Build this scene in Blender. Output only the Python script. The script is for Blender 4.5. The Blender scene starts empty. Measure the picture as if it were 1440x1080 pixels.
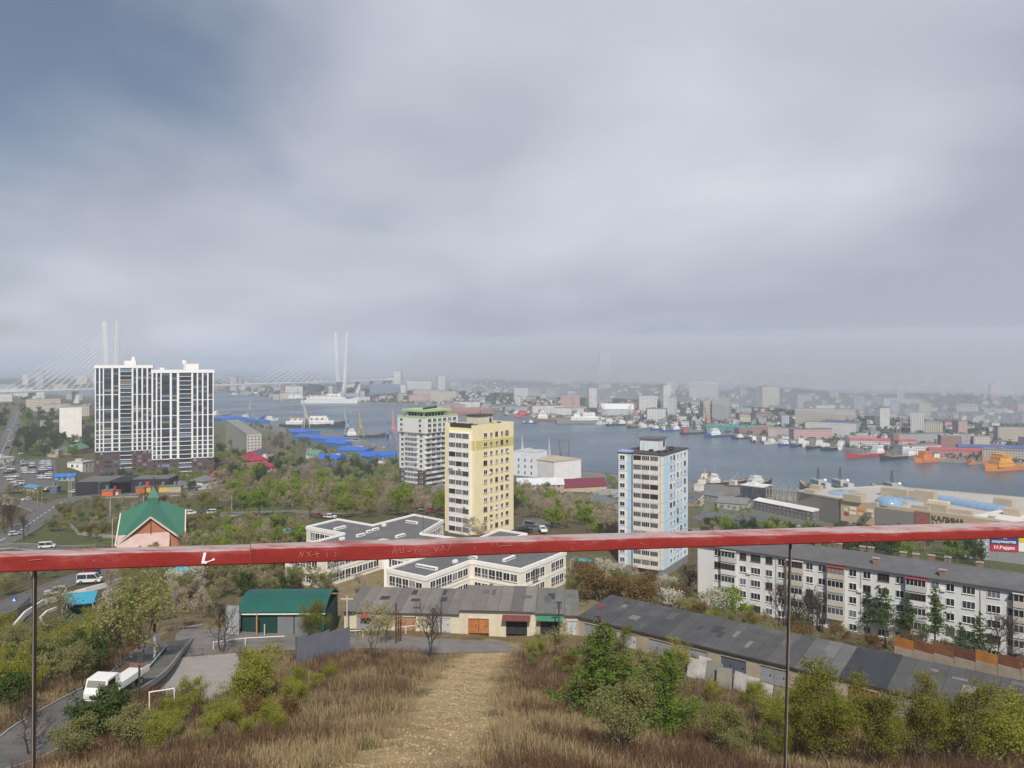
import bpy, bmesh, math, random
import numpy as np
from mathutils import Vector, Matrix
from mathutils.bvhtree import BVHTree

R = math.radians
SC = bpy.context.scene
COL = SC.collection

# ------------------------------------------------------------------ camera, sky, sun, exposure
F = 1081.0          # focal length in photo pixels (1440 wide)
CH = 130.0          # eye height above the sea, metres
HY = 510.0          # photo row of the horizon
cam_d = bpy.data.cameras.new('camera')
cam = bpy.data.objects.new('camera', cam_d)
COL.objects.link(cam)
cam.location = (0, 0, CH)
cam.rotation_euler = (R(90), 0, 0)
cam_d.sensor_width = 36.0
cam_d.lens = F / 1440.0 * 36.0
cam_d.shift_y = -(540.0 - HY) / 1440.0
cam_d.clip_start = 0.1
cam_d.clip_end = 60000.0
SC.camera = cam

SUN_DIR = Vector((0.10, -0.72, 0.74)).normalized()      # towards the sun: behind the viewer
sd = bpy.data.lights.new('sun', 'SUN')
sd.energy = 5.0
sd.angle = R(1.2)
sd.color = (1.0, 0.95, 0.87)
sun = bpy.data.objects.new('sun', sd)
COL.objects.link(sun)
sun.rotation_euler = SUN_DIR.to_track_quat('Z', 'Y').to_euler()

world = bpy.data.worlds.new('World')
SC.world = world
world.use_nodes = True
def build_world():
    nt = world.node_tree
    nt.nodes.clear()
    N = nt.nodes.new; L = nt.links.new
    out = N('ShaderNodeOutputWorld')
    sky = N('ShaderNodeTexSky'); sky.sky_type = 'NISHITA'; sky.sun_disc = False
    sky.sun_elevation = math.asin(SUN_DIR.z)
    sky.sun_rotation = math.atan2(SUN_DIR.x, SUN_DIR.y)
    sky.air_density = 1.0; sky.dust_density = 1.5
    b1 = N('ShaderNodeBackground'); b1.inputs[1].default_value = 0.085
    L(sky.outputs[0], b1.inputs[0])
    tc = N('ShaderNodeTexCoord')
    sp = N('ShaderNodeSeparateXYZ'); L(tc.outputs['Generated'], sp.inputs[0])
    def math_(op, a, b=None, clamp=False):
        m = N('ShaderNodeMath'); m.operation = op; m.use_clamp = clamp
        for i, v in enumerate((a, b)):
            if v is None: continue
            if isinstance(v, (int, float)): m.inputs[i].default_value = v
            else: L(v, m.inputs[i])
        return m.outputs[0]
    zz = math_('MAXIMUM', sp.outputs[2], 0.0)
    den = math_('ADD', zz, 0.34)
    cx = math_('DIVIDE', sp.outputs[0], den)
    cy = math_('DIVIDE', sp.outputs[1], den)
    cb = N('ShaderNodeCombineXYZ'); L(cx, cb.inputs[0]); L(cy, cb.inputs[1])
    n1 = N('ShaderNodeTexNoise'); n1.inputs['Scale'].default_value = 1.25
    n1.inputs['Detail'].default_value = 5.0; n1.inputs['Roughness'].default_value = 0.42
    n1.inputs['Distortion'].default_value = 0.25
    L(cb.outputs[0], n1.inputs['Vector'])
    n2 = N('ShaderNodeTexNoise'); n2.inputs['Scale'].default_value = 1.15
    n2.inputs['Detail'].default_value = 5.0; n2.inputs['Roughness'].default_value = 0.42
    n2.inputs['Distortion'].default_value = 0.3
    mp = N('ShaderNodeMapping'); mp.inputs['Location'].default_value = (3.1, 7.7, 0.4)
    L(cb.outputs[0], mp.inputs[0]); L(mp.outputs[0], n2.inputs['Vector'])
    # the cloud cover opens towards the side of the clear air
    b = math_('MULTIPLY', sp.outputs[0], 0.55)
    c = math_('ADD', math_('MULTIPLY', n1.outputs['Fac'], 1.5), b)
    c2 = math_('SUBTRACT', c, math_('MULTIPLY', zz, 0.62))
    mr = N('ShaderNodeMapRange'); mr.interpolation_type = 'SMOOTHSTEP'
    mr.inputs['From Min'].default_value = 0.10; mr.inputs['From Max'].default_value = 0.52
    mr.inputs['To Min'].default_value = 0.10; mr.inputs['To Max'].default_value = 1.0
    L(c2, mr.inputs['Value'])
    cr = N('ShaderNodeValToRGB')
    cr.color_ramp.elements[0].position = 0.30; cr.color_ramp.elements[0].color = (0.48, 0.51, 0.61, 1)
    cr.color_ramp.elements[1].position = 0.68; cr.color_ramp.elements[1].color = (0.82, 0.85, 0.95, 1)
    dk = math_('MULTIPLY', math_('MAXIMUM', math_('SUBTRACT', sp.outputs[0], 0.08), 0.0), 0.42)
    L(math_('SUBTRACT', n2.outputs['Fac'], dk), cr.inputs[0])
    b2 = N('ShaderNodeBackground'); b2.inputs[1].default_value = 1.0
    L(cr.outputs[0], b2.inputs[0])
    mx = N('ShaderNodeMixShader')
    L(mr.outputs[0], mx.inputs[0]); L(b1.outputs[0], mx.inputs[1]); L(b2.outputs[0], mx.inputs[2])
    L(mx.outputs[0], out.inputs['Surface'])
build_world()

SC.view_settings.view_transform = 'Standard'
SC.view_settings.look = 'None'
SC.view_settings.exposure = -0.22
SC.view_settings.gamma = 1.0
SC.view_settings.use_curve_mapping = False
SC.cycles.use_denoising = True
SC.cycles.max_bounces = 6
SC.cycles.diffuse_bounces = 2
SC.cycles.glossy_bounces = 2
SC.cycles.transmission_bounces = 3
SC.cycles.transparent_max_bounces = 6
SC.cycles.volume_bounces = 1

# ------------------------------------------------------------------ helpers
def W(px, py, Y):
    """point that shows at photo pixel (px, py) when it stands Y metres away"""
    return Vector(((px - 720.0) * Y / F, Y, CH - (py - HY) * Y / F))
def WZ(px, py, z):
    """point at height z that shows at photo pixel (px, py)"""
    Y = (CH - z) * F / (py - HY)
    return Vector(((px - 720.0) * Y / F, Y, z))

MATS = {}
def M(name, col, rough=0.85, var=0.14, scale=0.6, bump=0.0, metal=0.0, stain=0.0, stain_col=(0.12, 0.10, 0.08),
      spec=0.3, objcol=False, bscale=None, coord='pos', streak=False):
    if name in MATS: return MATS[name]
    m = bpy.data.materials.new(name); m.use_nodes = True
    nt = m.node_tree; N = nt.nodes.new; L = nt.links.new
    bs = nt.nodes['Principled BSDF']
    bs.inputs['Roughness'].default_value = rough
    bs.inputs['Metallic'].default_value = metal
    bs.inputs['Specular IOR Level'].default_value = spec
    if coord == 'pos':
        g = N('ShaderNodeNewGeometry'); vec = g.outputs['Position']
    else:
        g = N('ShaderNodeTexCoord'); vec = g.outputs['Object']
    n = N('ShaderNodeTexNoise'); n.inputs['Scale'].default_value = scale; n.inputs['Detail'].default_value = 6
    n.inputs['Roughness'].default_value = 0.65
    L(vec, n.inputs['Vector'])
    mr = N('ShaderNodeMapRange')
    mr.inputs['From Min'].default_value = 0.25; mr.inputs['From Max'].default_value = 0.75
    mr.inputs['To Min'].default_value = 1 - var; mr.inputs['To Max'].default_value = 1 + var
    L(n.outputs['Fac'], mr.inputs['Value'])
    if objcol:
        oi = N('ShaderNodeObjectInfo'); csrc = oi.outputs['Color']
    else:
        rg = N('ShaderNodeRGB'); rg.outputs[0].default_value = (*col, 1); csrc = rg.outputs[0]
    vm = N('ShaderNodeVectorMath'); vm.operation = 'SCALE'
    L(csrc, vm.inputs[0]); L(mr.outputs[0], vm.inputs['Scale'])
    last = vm.outputs[0]
    if stain > 0:
        n2 = N('ShaderNodeTexNoise'); n2.inputs['Scale'].default_value = scale * 0.45; n2.inputs['Detail'].default_value = 8
        n2.inputs['Roughness'].default_value = 0.72
        if streak:
            mp = N('ShaderNodeMapping'); mp.inputs['Scale'].default_value = (3.2, 3.2, 0.35)
            L(vec, mp.inputs[0]); L(mp.outputs[0], n2.inputs['Vector'])
        else:
            L(vec, n2.inputs['Vector'])
        mr2 = N('ShaderNodeMapRange'); mr2.interpolation_type = 'SMOOTHSTEP'
        mr2.inputs['From Min'].default_value = 0.5; mr2.inputs['From Max'].default_value = 0.72
        mr2.inputs['To Max'].default_value = stain
        L(n2.outputs['Fac'], mr2.inputs['Value'])
        mx = N('ShaderNodeMix'); mx.data_type = 'RGBA'
        L(mr2.outputs[0], mx.inputs['Factor']); L(last, mx.inputs['A']); mx.inputs['B'].default_value = (*stain_col, 1)
        last = mx.outputs['Result']
    L(last, bs.inputs['Base Color'])
    if bump > 0:
        nb = N('ShaderNodeTexNoise'); nb.inputs['Scale'].default_value = bscale or scale * 6; nb.inputs['Detail'].default_value = 4
        L(vec, nb.inputs['Vector'])
        bp = N('ShaderNodeBump'); bp.inputs['Strength'].default_value = bump; bp.inputs['Distance'].default_value = 0.1
        L(nb.outputs['Fac'], bp.inputs['Height']); L(bp.outputs[0], bs.inputs['Normal'])
    MATS[name] = m
    return m

def leafmat(name, c1, c2, transl=0.25, rough=0.75):
    """foliage: colour differs from plant to plant and from leaf to leaf"""
    if name in MATS: return MATS[name]
    m = bpy.data.materials.new(name); m.use_nodes = True
    nt = m.node_tree; N = nt.nodes.new; L = nt.links.new
    nt.nodes.clear()
    out = N('ShaderNodeOutputMaterial')
    oi = N('ShaderNodeObjectInfo')
    at = N('ShaderNodeAttribute'); at.attribute_name = 'tint'
    ad = N('ShaderNodeMath'); ad.operation = 'MULTIPLY_ADD'; ad.inputs[1].default_value = 0.6
    L(oi.outputs['Random'], ad.inputs[0])
    mu = N('ShaderNodeMath'); mu.operation = 'MULTIPLY'; mu.inputs[1].default_value = 0.4
    L(at.outputs['Fac'], mu.inputs[0]); L(mu.outputs[0], ad.inputs[2])
    mx = N('ShaderNodeMix'); mx.data_type = 'RGBA'
    mx.inputs['A'].default_value = (*c1, 1); mx.inputs['B'].default_value = (*c2, 1)
    L(ad.outputs[0], mx.inputs['Factor'])
    d = N('ShaderNodeBsdfDiffuse'); t = N('ShaderNodeBsdfTranslucent')
    L(mx.outputs['Result'], d.inputs[0]); L(mx.outputs['Result'], t.inputs[0])
    ms = N('ShaderNodeMixShader'); ms.inputs[0].default_value = transl
    L(d.outputs[0], ms.inputs[1]); L(t.outputs[0], ms.inputs[2]); L(ms.outputs[0], out.inputs[0])
    MATS[name] = m
    return m

def glassmat(name, col=(0.03, 0.035, 0.045), rough=0.12, var=0.5, spec=0.6):
    """window panes: dark rooms behind, differing from window to window"""
    if name in MATS: return MATS[name]
    m = bpy.data.materials.new(name); m.use_nodes = True
    nt = m.node_tree; N = nt.nodes.new; L = nt.links.new
    bs = nt.nodes['Principled BSDF']
    bs.inputs['Roughness'].default_value = rough
    bs.inputs['Specular IOR Level'].default_value = spec
    oi = N('ShaderNodeObjectInfo')
    cr = N('ShaderNodeValToRGB')
    cr.color_ramp.interpolation = 'CONSTANT'
    cr.color_ramp.elements[0].color = (*[c * (1 - var) for c in col], 1)
    cr.color_ramp.elements[1].color = (.24, .225, .20, 1); cr.color_ramp.elements[1].position = .93
    for q, k in ((.35, 1.0), (.6, 1 + 1.2 * var), (.76, 1 + 3.5 * var), (.86, 1 + 7 * var)): e = cr.color_ramp.elements.new(q); e.color = (*[min(1, c * k) for c in col], 1)
    L(oi.outputs['Random'], cr.inputs[0]); L(cr.outputs[0], bs.inputs['Base Color'])
    MATS[name] = m
    return m

class MB:
    """collects boxes, prisms, tubes ... into one mesh"""
    def __init__(s): s.v = []; s.f = []; s.m = []
    def add(s, vs, fs, mi=0):
        o = len(s.v); s.v += [tuple(p) for p in vs]
        s.f += [tuple(i + o for i in f) for f in fs]; s.m += [mi] * len(fs)
        return s
    def box(s, x0, x1, y0, y1, z0, z1, mi=0):
        return s.add([(x0, y0, z0), (x1, y0, z0), (x1, y1, z0), (x0, y1, z0), (x0, y0, z1), (x1, y0, z1), (x1, y1, z1), (x0, y1, z1)],
              [(3, 2, 1, 0), (4, 5, 6, 7), (0, 1, 5, 4), (1, 2, 6, 5), (2, 3, 7, 6), (3, 0, 4, 7)], mi)
    def prism(s, poly, z0, z1, mi=0, mtop=None):
        """poly counter-clockwise (x, y)"""
        n = len(poly)
        s.add([(p[0], p[1], z0) for p in poly] + [(p[0], p[1], z1) for p in poly],
              [(i, (i + 1) % n, n + (i + 1) % n, n + i) for i in range(n)] + [tuple(range(n - 1, -1, -1))], mi)
        return s.add([(p[0], p[1], z1) for p in poly], [tuple(range(n))], mi if mtop is None else mtop)
    def ext(s, prof, axis, a0, a1, mi=0):
        """extrude a closed 2-D profile along x ('x': profile is (y,z)) or y ('y': profile is (x,z))"""
        n = len(prof)
        if axis == 'x': A = [(a0, p[0], p[1]) for p in prof]; B = [(a1, p[0], p[1]) for p in prof]
        else: A = [(p[0], a0, p[1]) for p in prof]; B = [(p[0], a1, p[1]) for p in prof]
        return s.add(A + B, [(i, (i + 1) % n, n + (i + 1) % n, n + i) for i in range(n)] + [tuple(range(n - 1, -1, -1)), tuple(range(n, 2 * n))], mi)
    def tube(s, p0, p1, r0, r1=None, n=8, mi=0, caps=True):
        r1 = r0 if r1 is None else r1
        p0 = Vector(p0); p1 = Vector(p1); d = (p1 - p0)
        if d.length < 1e-6: return s
        d.normalize()
        a = d.orthogonal().normalized(); b = d.cross(a)
        ring = [(math.cos(2 * math.pi * i / n), math.sin(2 * math.pi * i / n)) for i in range(n)]
        vs = [p0 + (a * c + b * q) * r0 for c, q in ring] + [p1 + (a * c + b * q) * r1 for c, q in ring]
        fs = [(i, (i + 1) % n, n + (i + 1) % n, n + i) for i in range(n)]
        if caps: fs += [tuple(range(n - 1, -1, -1)), tuple(range(n, 2 * n))]
        return s.add(vs, fs, mi)
    def bar(s, p0, p1, w, h, mi=0, up=(0, 0, 1)):
        """square bar from p0 to p1"""
        p0 = Vector(p0); p1 = Vector(p1); d = (p1 - p0).normalized(); up = Vector(up)
        if abs(d.dot(up)) > 0.95: up = Vector((0, 1, 0))
        a = d.cross(up).normalized() * w / 2; b = a.cross(d).normalized() * h / 2
        vs = [p0 - a - b, p0 + a - b, p0 + a + b, p0 - a + b, p1 - a - b, p1 + a - b, p1 + a + b, p1 - a + b]
        return s.add(vs, [(0, 1, 2, 3), (7, 6, 5, 4), (0, 4, 5, 1), (1, 5, 6, 2), (2, 6, 7, 3), (3, 7, 4, 0)], mi)
    def lathe(s, prof, n=16, c=(0, 0), mi=0, sy=1.0):
        k = len(prof); vs = []
        for r, z in prof:
            vs += [(c[0] + r * math.cos(2 * math.pi * i / n), c[1] + sy * r * math.sin(2 * math.pi * i / n), z) for i in range(n)]
        fs = [(j * n + i, j * n + (i + 1) % n, (j + 1) * n + (i + 1) % n, (j + 1) * n + i) for j in range(k - 1) for i in range(n)]
        return s.add(vs, fs, mi)
    def mesh(s, name, mats):
        me = bpy.data.meshes.new(name)
        me.from_pydata(s.v, [], s.f)
        for m in (mats if isinstance(mats, (list, tuple)) else [mats]): me.materials.append(m)
        if any(s.m): me.polygons.foreach_set('material_index', s.m)
        bm = bmesh.new(); bm.from_mesh(me)
        bmesh.ops.recalc_face_normals(bm, faces=bm.faces)
        bm.to_mesh(me); bm.free()
        me.update()
        return me
    def build(s, name, mats, parent=None, loc=(0, 0, 0), rz=0.0, smooth=False):
        me = s.mesh(name, mats)
        if smooth: me.polygons.foreach_set('use_smooth', [True] * len(me.polygons))
        return put(name, me, parent, loc, rz)

def put(name, me, parent=None, loc=(0, 0, 0), rz=0.0, sc=None):
    o = bpy.data.objects.new(name, me); COL.objects.link(o)
    if parent is not None: o.parent = parent
    o.location = loc
    if rz: o.rotation_euler = (0, 0, rz)
    if sc is not None: o.scale = sc if hasattr(sc, '__len__') else (sc, sc, sc)
    return o
def tag(o, label, cat, group=None):
    o['label'] = label; o['category'] = cat
    if group: o['group'] = group
    return o
def thing(name, label, cat, loc=(0, 0, 0), rz=0.0, group=None):
    o = bpy.data.objects.new(name, None); COL.objects.link(o)
    o.empty_display_size = 0.5
    o.location = loc; o.rotation_euler = (0, 0, rz)
    return tag(o, label, cat, group)
def structure(o): o['kind'] = 'structure'; return o
def stuff(o): o['kind'] = 'stuff'; return o
def copy_tree(o, parent=None):
    c = o.copy(); COL.objects.link(c); c.parent = parent
    for ch in list(o.children): copy_tree(ch, c)
    return c
def npmesh(name, V, Fq, mats, tint=None, n=4):
    """mesh straight from arrays: V (k,3), Fq (m,n)"""
    me = bpy.data.meshes.new(name)
    V = np.asarray(V, np.float32); Fq = np.asarray(Fq, np.int32); m = len(Fq)
    me.vertices.add(len(V)); me.vertices.foreach_set('co', V.ravel())
    me.loops.add(m * n); me.loops.foreach_set('vertex_index', Fq.ravel())
    me.polygons.add(m)
    me.polygons.foreach_set('loop_start', np.arange(0, m * n, n, dtype=np.int32))
    me.update(calc_edges=True); me.shade_flat()
    for x in (mats if isinstance(mats, (list, tuple)) else [mats]): me.materials.append(x)
    if tint is not None:
        a = me.attributes.new('tint', 'FLOAT', 'POINT'); a.data.foreach_set('value', np.asarray(tint, np.float32))
    return me
# ------------------------------------------------------------------ terrain
rng = np.random.default_rng(7)
random.seed(7)
A0 = 60.0
CPS = [(600,1080,32),(720,1080,32),(640,985,58),(660,945,82),(690,912,103),(350,1060,38),(200,1055,46),(880,1078,38),(1050,1078,42),
 (1300,1080,47),(1440,1080,51),(420,960,72),(500,930,86),(340,990,66),(300,950,80),(850,985,62),(850,930,92),(1000,1000,68),(1000,960,88),
 (1200,1040,62),(1200,1000,80),(720,887,110),(490,885,111),(330,900,104),(1100,965,91.6),(1440,1055,76.6),
 (600,840,150),(665,752,231),(820,800,192),(850,780,230),(700,740,250),(760,735,270),(925,812,228),
 (215,772,237),(65,772,247),(20,758,271),(60,705,378),(0,700,399),(40,660,572),(10,620,733),(100,620,846),(215,672,551),
 (110,815,169),(0,865,134),(100,905,101),(60,955,80),(20,960,80),(250,850,134),(330,800,172),(400,765,210),(300,720,302),(300,745,265),
 (450,700,360),(560,720,300),(350,650,671),(450,655,720),(520,650,850),(600,700,432),(750,690,497),(720,700,420),(800,715,400),
 (780,672,840),(820,692,620),(750,692,600),(870,722,470),(950,740,380),(1000,705,690),(1050,740,540),(1180,740,600),
 (1440,790,300),(1400,765,400),(1300,770,330),(1100,760,330),(340,640,760),(430,630,1150),(540,645,1000),(60,585,1200),(0,580,1400),
 (60,562,1966),(130,565,2000),(30,1055,54),(75,1020,58),(130,985,65),(190,950,75),(225,915,89),(250,895,100)]
CPX = [(-140,100,92),(-300,250,72),(-600,500,58),(-1100,900,45),(-1900,1500,40),(-2500,2400,30),(160,100,72),(250,200,55),(450,400,25),(800,700,4),
 (0,2,127.6),(0,-45,129),(-40,0,126),(40,0,124),(0,14,120),(-60,35,108),(60,35,103),(-30,25,113),(30,25,112),
 (30,112,89),(60,96,87),(45,179,73.5),(94,142,73.5),(125,118,73.5),(75,150,75),(100,170,72),(-1300,2500,8),(-1000,2200,4)]
_pts = np.array([tuple(W(*c)) for c in CPS] + CPX)
def warp(X, Y):
    return np.stack([2.5 * X / (Y + A0), np.log(Y + A0)], -1)
_Q = warp(_pts[:, 0], _pts[:, 1])
def _phi(r2): return 0.5 * r2 * np.log(r2 + 1e-12)
def _solve():
    n = len(_Q)
    K = _phi(((_Q[:, None] - _Q[None]) ** 2).sum(-1)) + np.eye(n) * 0.004
    P = np.concatenate([np.ones((n, 1)), _Q], 1)
    A = np.zeros((n + 3, n + 3)); A[:n, :n] = K; A[:n, n:] = P; A[n:, :n] = P.T
    return np.linalg.solve(A, np.concatenate([_pts[:, 2], np.zeros(3)]))
_w = _solve()
def tps(X, Y):
    q = warp(X, Y); out = np.empty(len(q))
    for i in range(0, len(q), 20000):
        s = q[i:i + 20000]
        out[i:i + 20000] = _phi(((s[:, None] - _Q[None]) ** 2).sum(-1)) @ _w[:-3] + _w[-3] + s @ _w[-2:]
    return out

NEAR_C = [(-900,553),(-200,554),(0,555),(110,557),(200,566),(300,584),(335,590),(400,603),(470,611),(500,616),(545,632),(600,645),(700,655),(800,662),(850,667),
 (900,672),(980,680),(1060,690),(1150,699),(1300,705),(1440,713),(1700,725),(2600,745)]
FAR_C = [(-900,544),(0,546),(130,547),(300,549.5),(340,556),(400,563),(480,566),(620,571),(640,577),(760,590),(870,597),(940,604),(1020,612),
 (1100,620),(1200,635),(1300,648),(1440,657),(1700,680),(2600,715)]
def _coast(C):
    p = np.array([tuple(WZ(a, b, 0.0)) for a, b in C])
    return p[:, 0] / (p[:, 1] + A0), p[:, 1]
_nu, _ny = _coast(NEAR_C); _fu, _fy = _coast(FAR_C)
def Yn(u): return np.interp(u, _nu, _ny)
def Yf(u): return np.interp(u, _fu, _fy)

PADS = []     # (polygon xy, plane a,b,c, falloff)
def pad(poly, z, fall=6.0):
    """poly: list of (x,y); z: height, or list of heights fitted to a plane"""
    P = np.array(poly, float)
    if hasattr(z, '__len__'):
        A = np.c_[P, np.ones(len(P))]; c = np.linalg.lstsq(A, np.array(z), rcond=None)[0]
    else: c = np.array([0, 0, z])
    PADS.append((P, c, fall)); return c
def rect(cx, cy, hw, hd, rz):
    c, s = math.cos(rz), math.sin(rz)
    return [(cx + c * a - s * b, cy + s * a + c * b) for a, b in ((-hw, -hd), (hw, -hd), (hw, hd), (-hw, hd))]
ROADS = []    # (points xyz, width, margin)
def road(pix, width):
    P = [W(*p) for p in pix]
    Q = []
    for i in range(len(P) - 1):       # Catmull-Rom
        p0 = P[max(i - 1, 0)]; p1 = P[i]; p2 = P[i + 1]; p3 = P[min(i + 2, len(P) - 1)]
        n = max(4, int((p2 - p1).length / 4))
        for k in range(n):
            t = k / n
            Q.append(0.5 * ((2 * p1) + (p2 - p0) * t + (2 * p0 - 5 * p1 + 4 * p2 - p3) * t * t + (3 * p1 - p0 - 3 * p2 + p3) * t ** 3))
    Q.append(P[-1])
    ROADS.append((np.array([tuple(q) for q in Q]), width)); return ROADS[-1]

def seg_dist(X, Y, a, b):
    d = b[:2] - a[:2]; L2 = (d ** 2).sum() + 1e-9
    t = np.clip(((X - a[0]) * d[0] + (Y - a[1]) * d[1]) / L2, 0, 1)
    return np.hypot(X - a[0] - t * d[0], Y - a[1] - t * d[1]), t
def smooth(t): t = np.clip(t, 0, 1); return t * t * (3 - 2 * t)
def poly_sd(X, Y, P):
    ins = np.zeros(len(X), bool); dist = np.full(len(X), 1e9)
    for i in range(len(P)):
        a, b = P[i], P[(i + 1) % len(P)]
        d, _ = seg_dist(X, Y, a, b); dist = np.minimum(dist, d)
        c = ((a[1] > Y) != (b[1] > Y))
        with np.errstate(divide='ignore', invalid='ignore'):
            ins ^= c & (X < (b[0] - a[0]) * (Y - a[1]) / (b[1] - a[1] + 1e-12) + a[0])
    return np.where(ins, 0.0, dist)

def far_hill(u, t):
    """height of the land beyond the bay, t metres behind its shore"""
    k = u * 1.0
    right = smooth((k + 0.12) / 0.16)                       # hills only towards the right of the bridge
    z = 3 + right * (70 * smooth((t - 120) / 900) + 95 * smooth((t - 700) / 1500))
    z = z + (1 - right) * (26 * smooth((t - 60) / 350) * smooth((1500 - t) / 500) - 12 * smooth((t - 1500) / 500))
    z = z + right * (9 * np.sin(k * 31 + t * .004) + 7 * np.sin(k * 17 - t * .006 + 1)) * smooth((t - 150) / 500)
    return z

def height(X, Y):
    X = np.atleast_1d(np.asarray(X, float)); Y = np.atleast_1d(np.asarray(Y, float))
    u = X / (Y + A0)
    yn = Yn(u); yf = Yf(u)
    z = np.empty(len(X))
    nr = Y <= yn + 0.5
    if nr.any():
        x, y = X[nr], Y[nr]
        t = tps(x, y)
        k = smooth((yn[nr] - y) / 160.0)
        t = np.maximum(t * k + 2.4 * (1 - k), 2.4)
        for P, c, fall in PADS:
            g = fall
            b = (x > P[:, 0].min() - g) & (x < P[:, 0].max() + g) & (y > P[:, 1].min() - g) & (y < P[:, 1].max() + g)
            if b.any():
                s = poly_sd(x[b], y[b], P); mrg = np.minimum(0.6 + y[b] * 0.008, 5)
                w = 1 - smooth((s - mrg) / (fall - mrg * 0.5))
                t[b] = t[b] * (1 - w) + (c[0] * x[b] + c[1] * y[b] + c[2]) * w
        for Q, wd in ROADS:
            g = wd + 12
            b = (x > Q[:, 0].min() - g) & (x < Q[:, 0].max() + g) & (y > Q[:, 1].min() - g) & (y < Q[:, 1].max() + g)
            if b.any():
                xb, yb = x[b], y[b]; best = np.full(len(xb), 1e9); bz = np.zeros(len(xb))
                for i in range(len(Q) - 1):
                    d, tt = seg_dist(xb, yb, Q[i], Q[i + 1]); zz = Q[i, 2] + tt * (Q[i + 1, 2] - Q[i, 2])
                    m = d < best; best = np.where(m, d, best); bz = np.where(m, zz, bz)
                mrg = np.minimum(0.8 + yb * 0.01, 6)
                w = 1 - smooth((best - wd / 2 - mrg) / 7.0)
                t[b] = t[b] * (1 - w) + bz * w
        for P, c, fall in PADS:
            if fall == 5:                              # yards beside the ramp stay level
                b = poly_sd(x, y, P) < 3.0
                if b.any():
                    w = 1 - smooth((poly_sd(x[b], y[b], P) - .4) / 2.0)
                    t[b] = t[b] * (1 - w) + (c[0] * x[b] + c[1] * y[b] + c[2]) * w
        z[nr] = t
    wt = (~nr) & (Y < yf - 0.5); z[wt] = -4.0
    fr = (~nr) & (~wt)
    if fr.any(): z[fr] = far_hill(u[fr], Y[fr] - yf[fr])
    return z

# levelled ground for what stands on it
GZ = 91.5
GA0 = W(482, 885, 111); GA1 = Vector((9.5, 108.5, GZ)); GB1 = Vector((69.0, 63.5, GZ))
pad([(GA0.x - 1, 106), (9, 103), (66, 58), (76, 68), (16, 120), (GA0.x - 1, 122)], GZ, 7)
pad([(-52, 138), (18, 138), (18, 214), (-52, 214)], 83.0, 14)
pad(rect(-6.0, 240, 14, 14, 0.5), 78.0, 10)
pad(rect(44, 236, 14, 14, 0.3), 66.0, 14)
FB0 = Vector((43.0, 178.0, 73.5)); FB1 = Vector((118.0, 123.5, 73.5))
_fd = (FB1 - FB0).normalized(); _fn = Vector((-_fd.y, _fd.x, 0))
pad([tuple((FB0 - _fd * 2 - _fn * 3).xy), tuple((FB1 + _fd * 2 - _fn * 3).xy), tuple((FB1 + _fn * 15).xy), tuple((FB0 - _fd * 2 + _fn * 15).xy)], 73.5, 9)
pad(rect(-111, 240, 15, 13, 0.1), 72.4, 10)
pad(rect(-258, 560, 50, 22, 0.42), 47.4, 20)
pad(rect(-53, 440, 14, 14, 0.5), 53.5, 14)
pad([(190, 655), (250, 560), (330, 440), (520, 420), (520, 560), (330, 680)], 3.0, 40)
_lp = [W(0, 648, 625), W(78, 648, 625), W(84, 690, 428), W(0, 696, 415)]
pad([tuple(p.xy) for p in _lp], [p.z for p in _lp], 20)
_cp = [W(193, 992, 69), W(236, 926, 86), W(332, 920, 90), W(345, 955, 79), W(300, 985, 70)]
CPL = pad([tuple(p.xy) for p in _cp], [p.z for p in _cp], 5)
_lot = [W(236, 924, 86), W(250, 884, 102), W(345, 876, 106), (-23, 106.2), (-1, 106.8), (1.5, 101.5), (-9, 97.5), (-18, 98), W(335, 918, 92)]
LOT = [tuple(p.xy) if isinstance(p, Vector) else p for p in _lot]
LPL = pad(LOT, [p.z if isinstance(p, Vector) else (91.6 if p[1] > 104 else 92.6) for p in _lot], 5)
_yp = [W(724, 756, 236), W(768, 756, 238), W(778, 733, 282), W(738, 729, 290)]
YPL = pad([tuple(p.xy) for p in _yp], [p.z for p in _yp], 10)

RD_TRUCK = road([(-160, 1110, 44), (-60, 1085, 49), (30, 1055, 54), (75, 1020, 58), (130, 985, 65), (190, 950, 75), (225, 915, 89), (250, 896, 100), (290, 888, 103)], 5.2)
RD_YARD = road([(-120, 905, 108), (0, 858, 137), (50, 838, 151), (110, 814, 171), (170, 796, 190)], 6.5)
RD_LOW = road([(-150, 800, 225), (0, 770, 250), (65, 772, 248), (125, 771, 247), (150, 766, 252)], 6.0)
RD_MAIN = road([(-60, 790, 250), (20, 752, 275), (62, 724, 330), (98, 704, 376), (160, 698, 398), (232, 696, 408), (330, 690, 420), (430, 683, 440)], 11.0)
RD_CAR = road([(225, 738, 285), (262, 727, 300), (330, 724, 305), (420, 722, 308), (480, 726, 300)], 6.0)
RD_AVE = road([(-60, 668, 530), (-8, 650, 590), (6, 630, 660), (15, 608, 790), (22, 590, 980), (26, 578, 1200)], 11.0)
road([(62, 718, 350), (35, 709, 372), (0, 702, 395), (-60, 690, 430)], 9.0)
RD_SHORE = road([(960, 745, 372), (1010, 746, 420), (1060, 742, 500), (1130, 741, 560), (1180, 745, 560), (1260, 760, 470), (1400, 778, 400), (1600, 800, 370)], 9.0)

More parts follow.
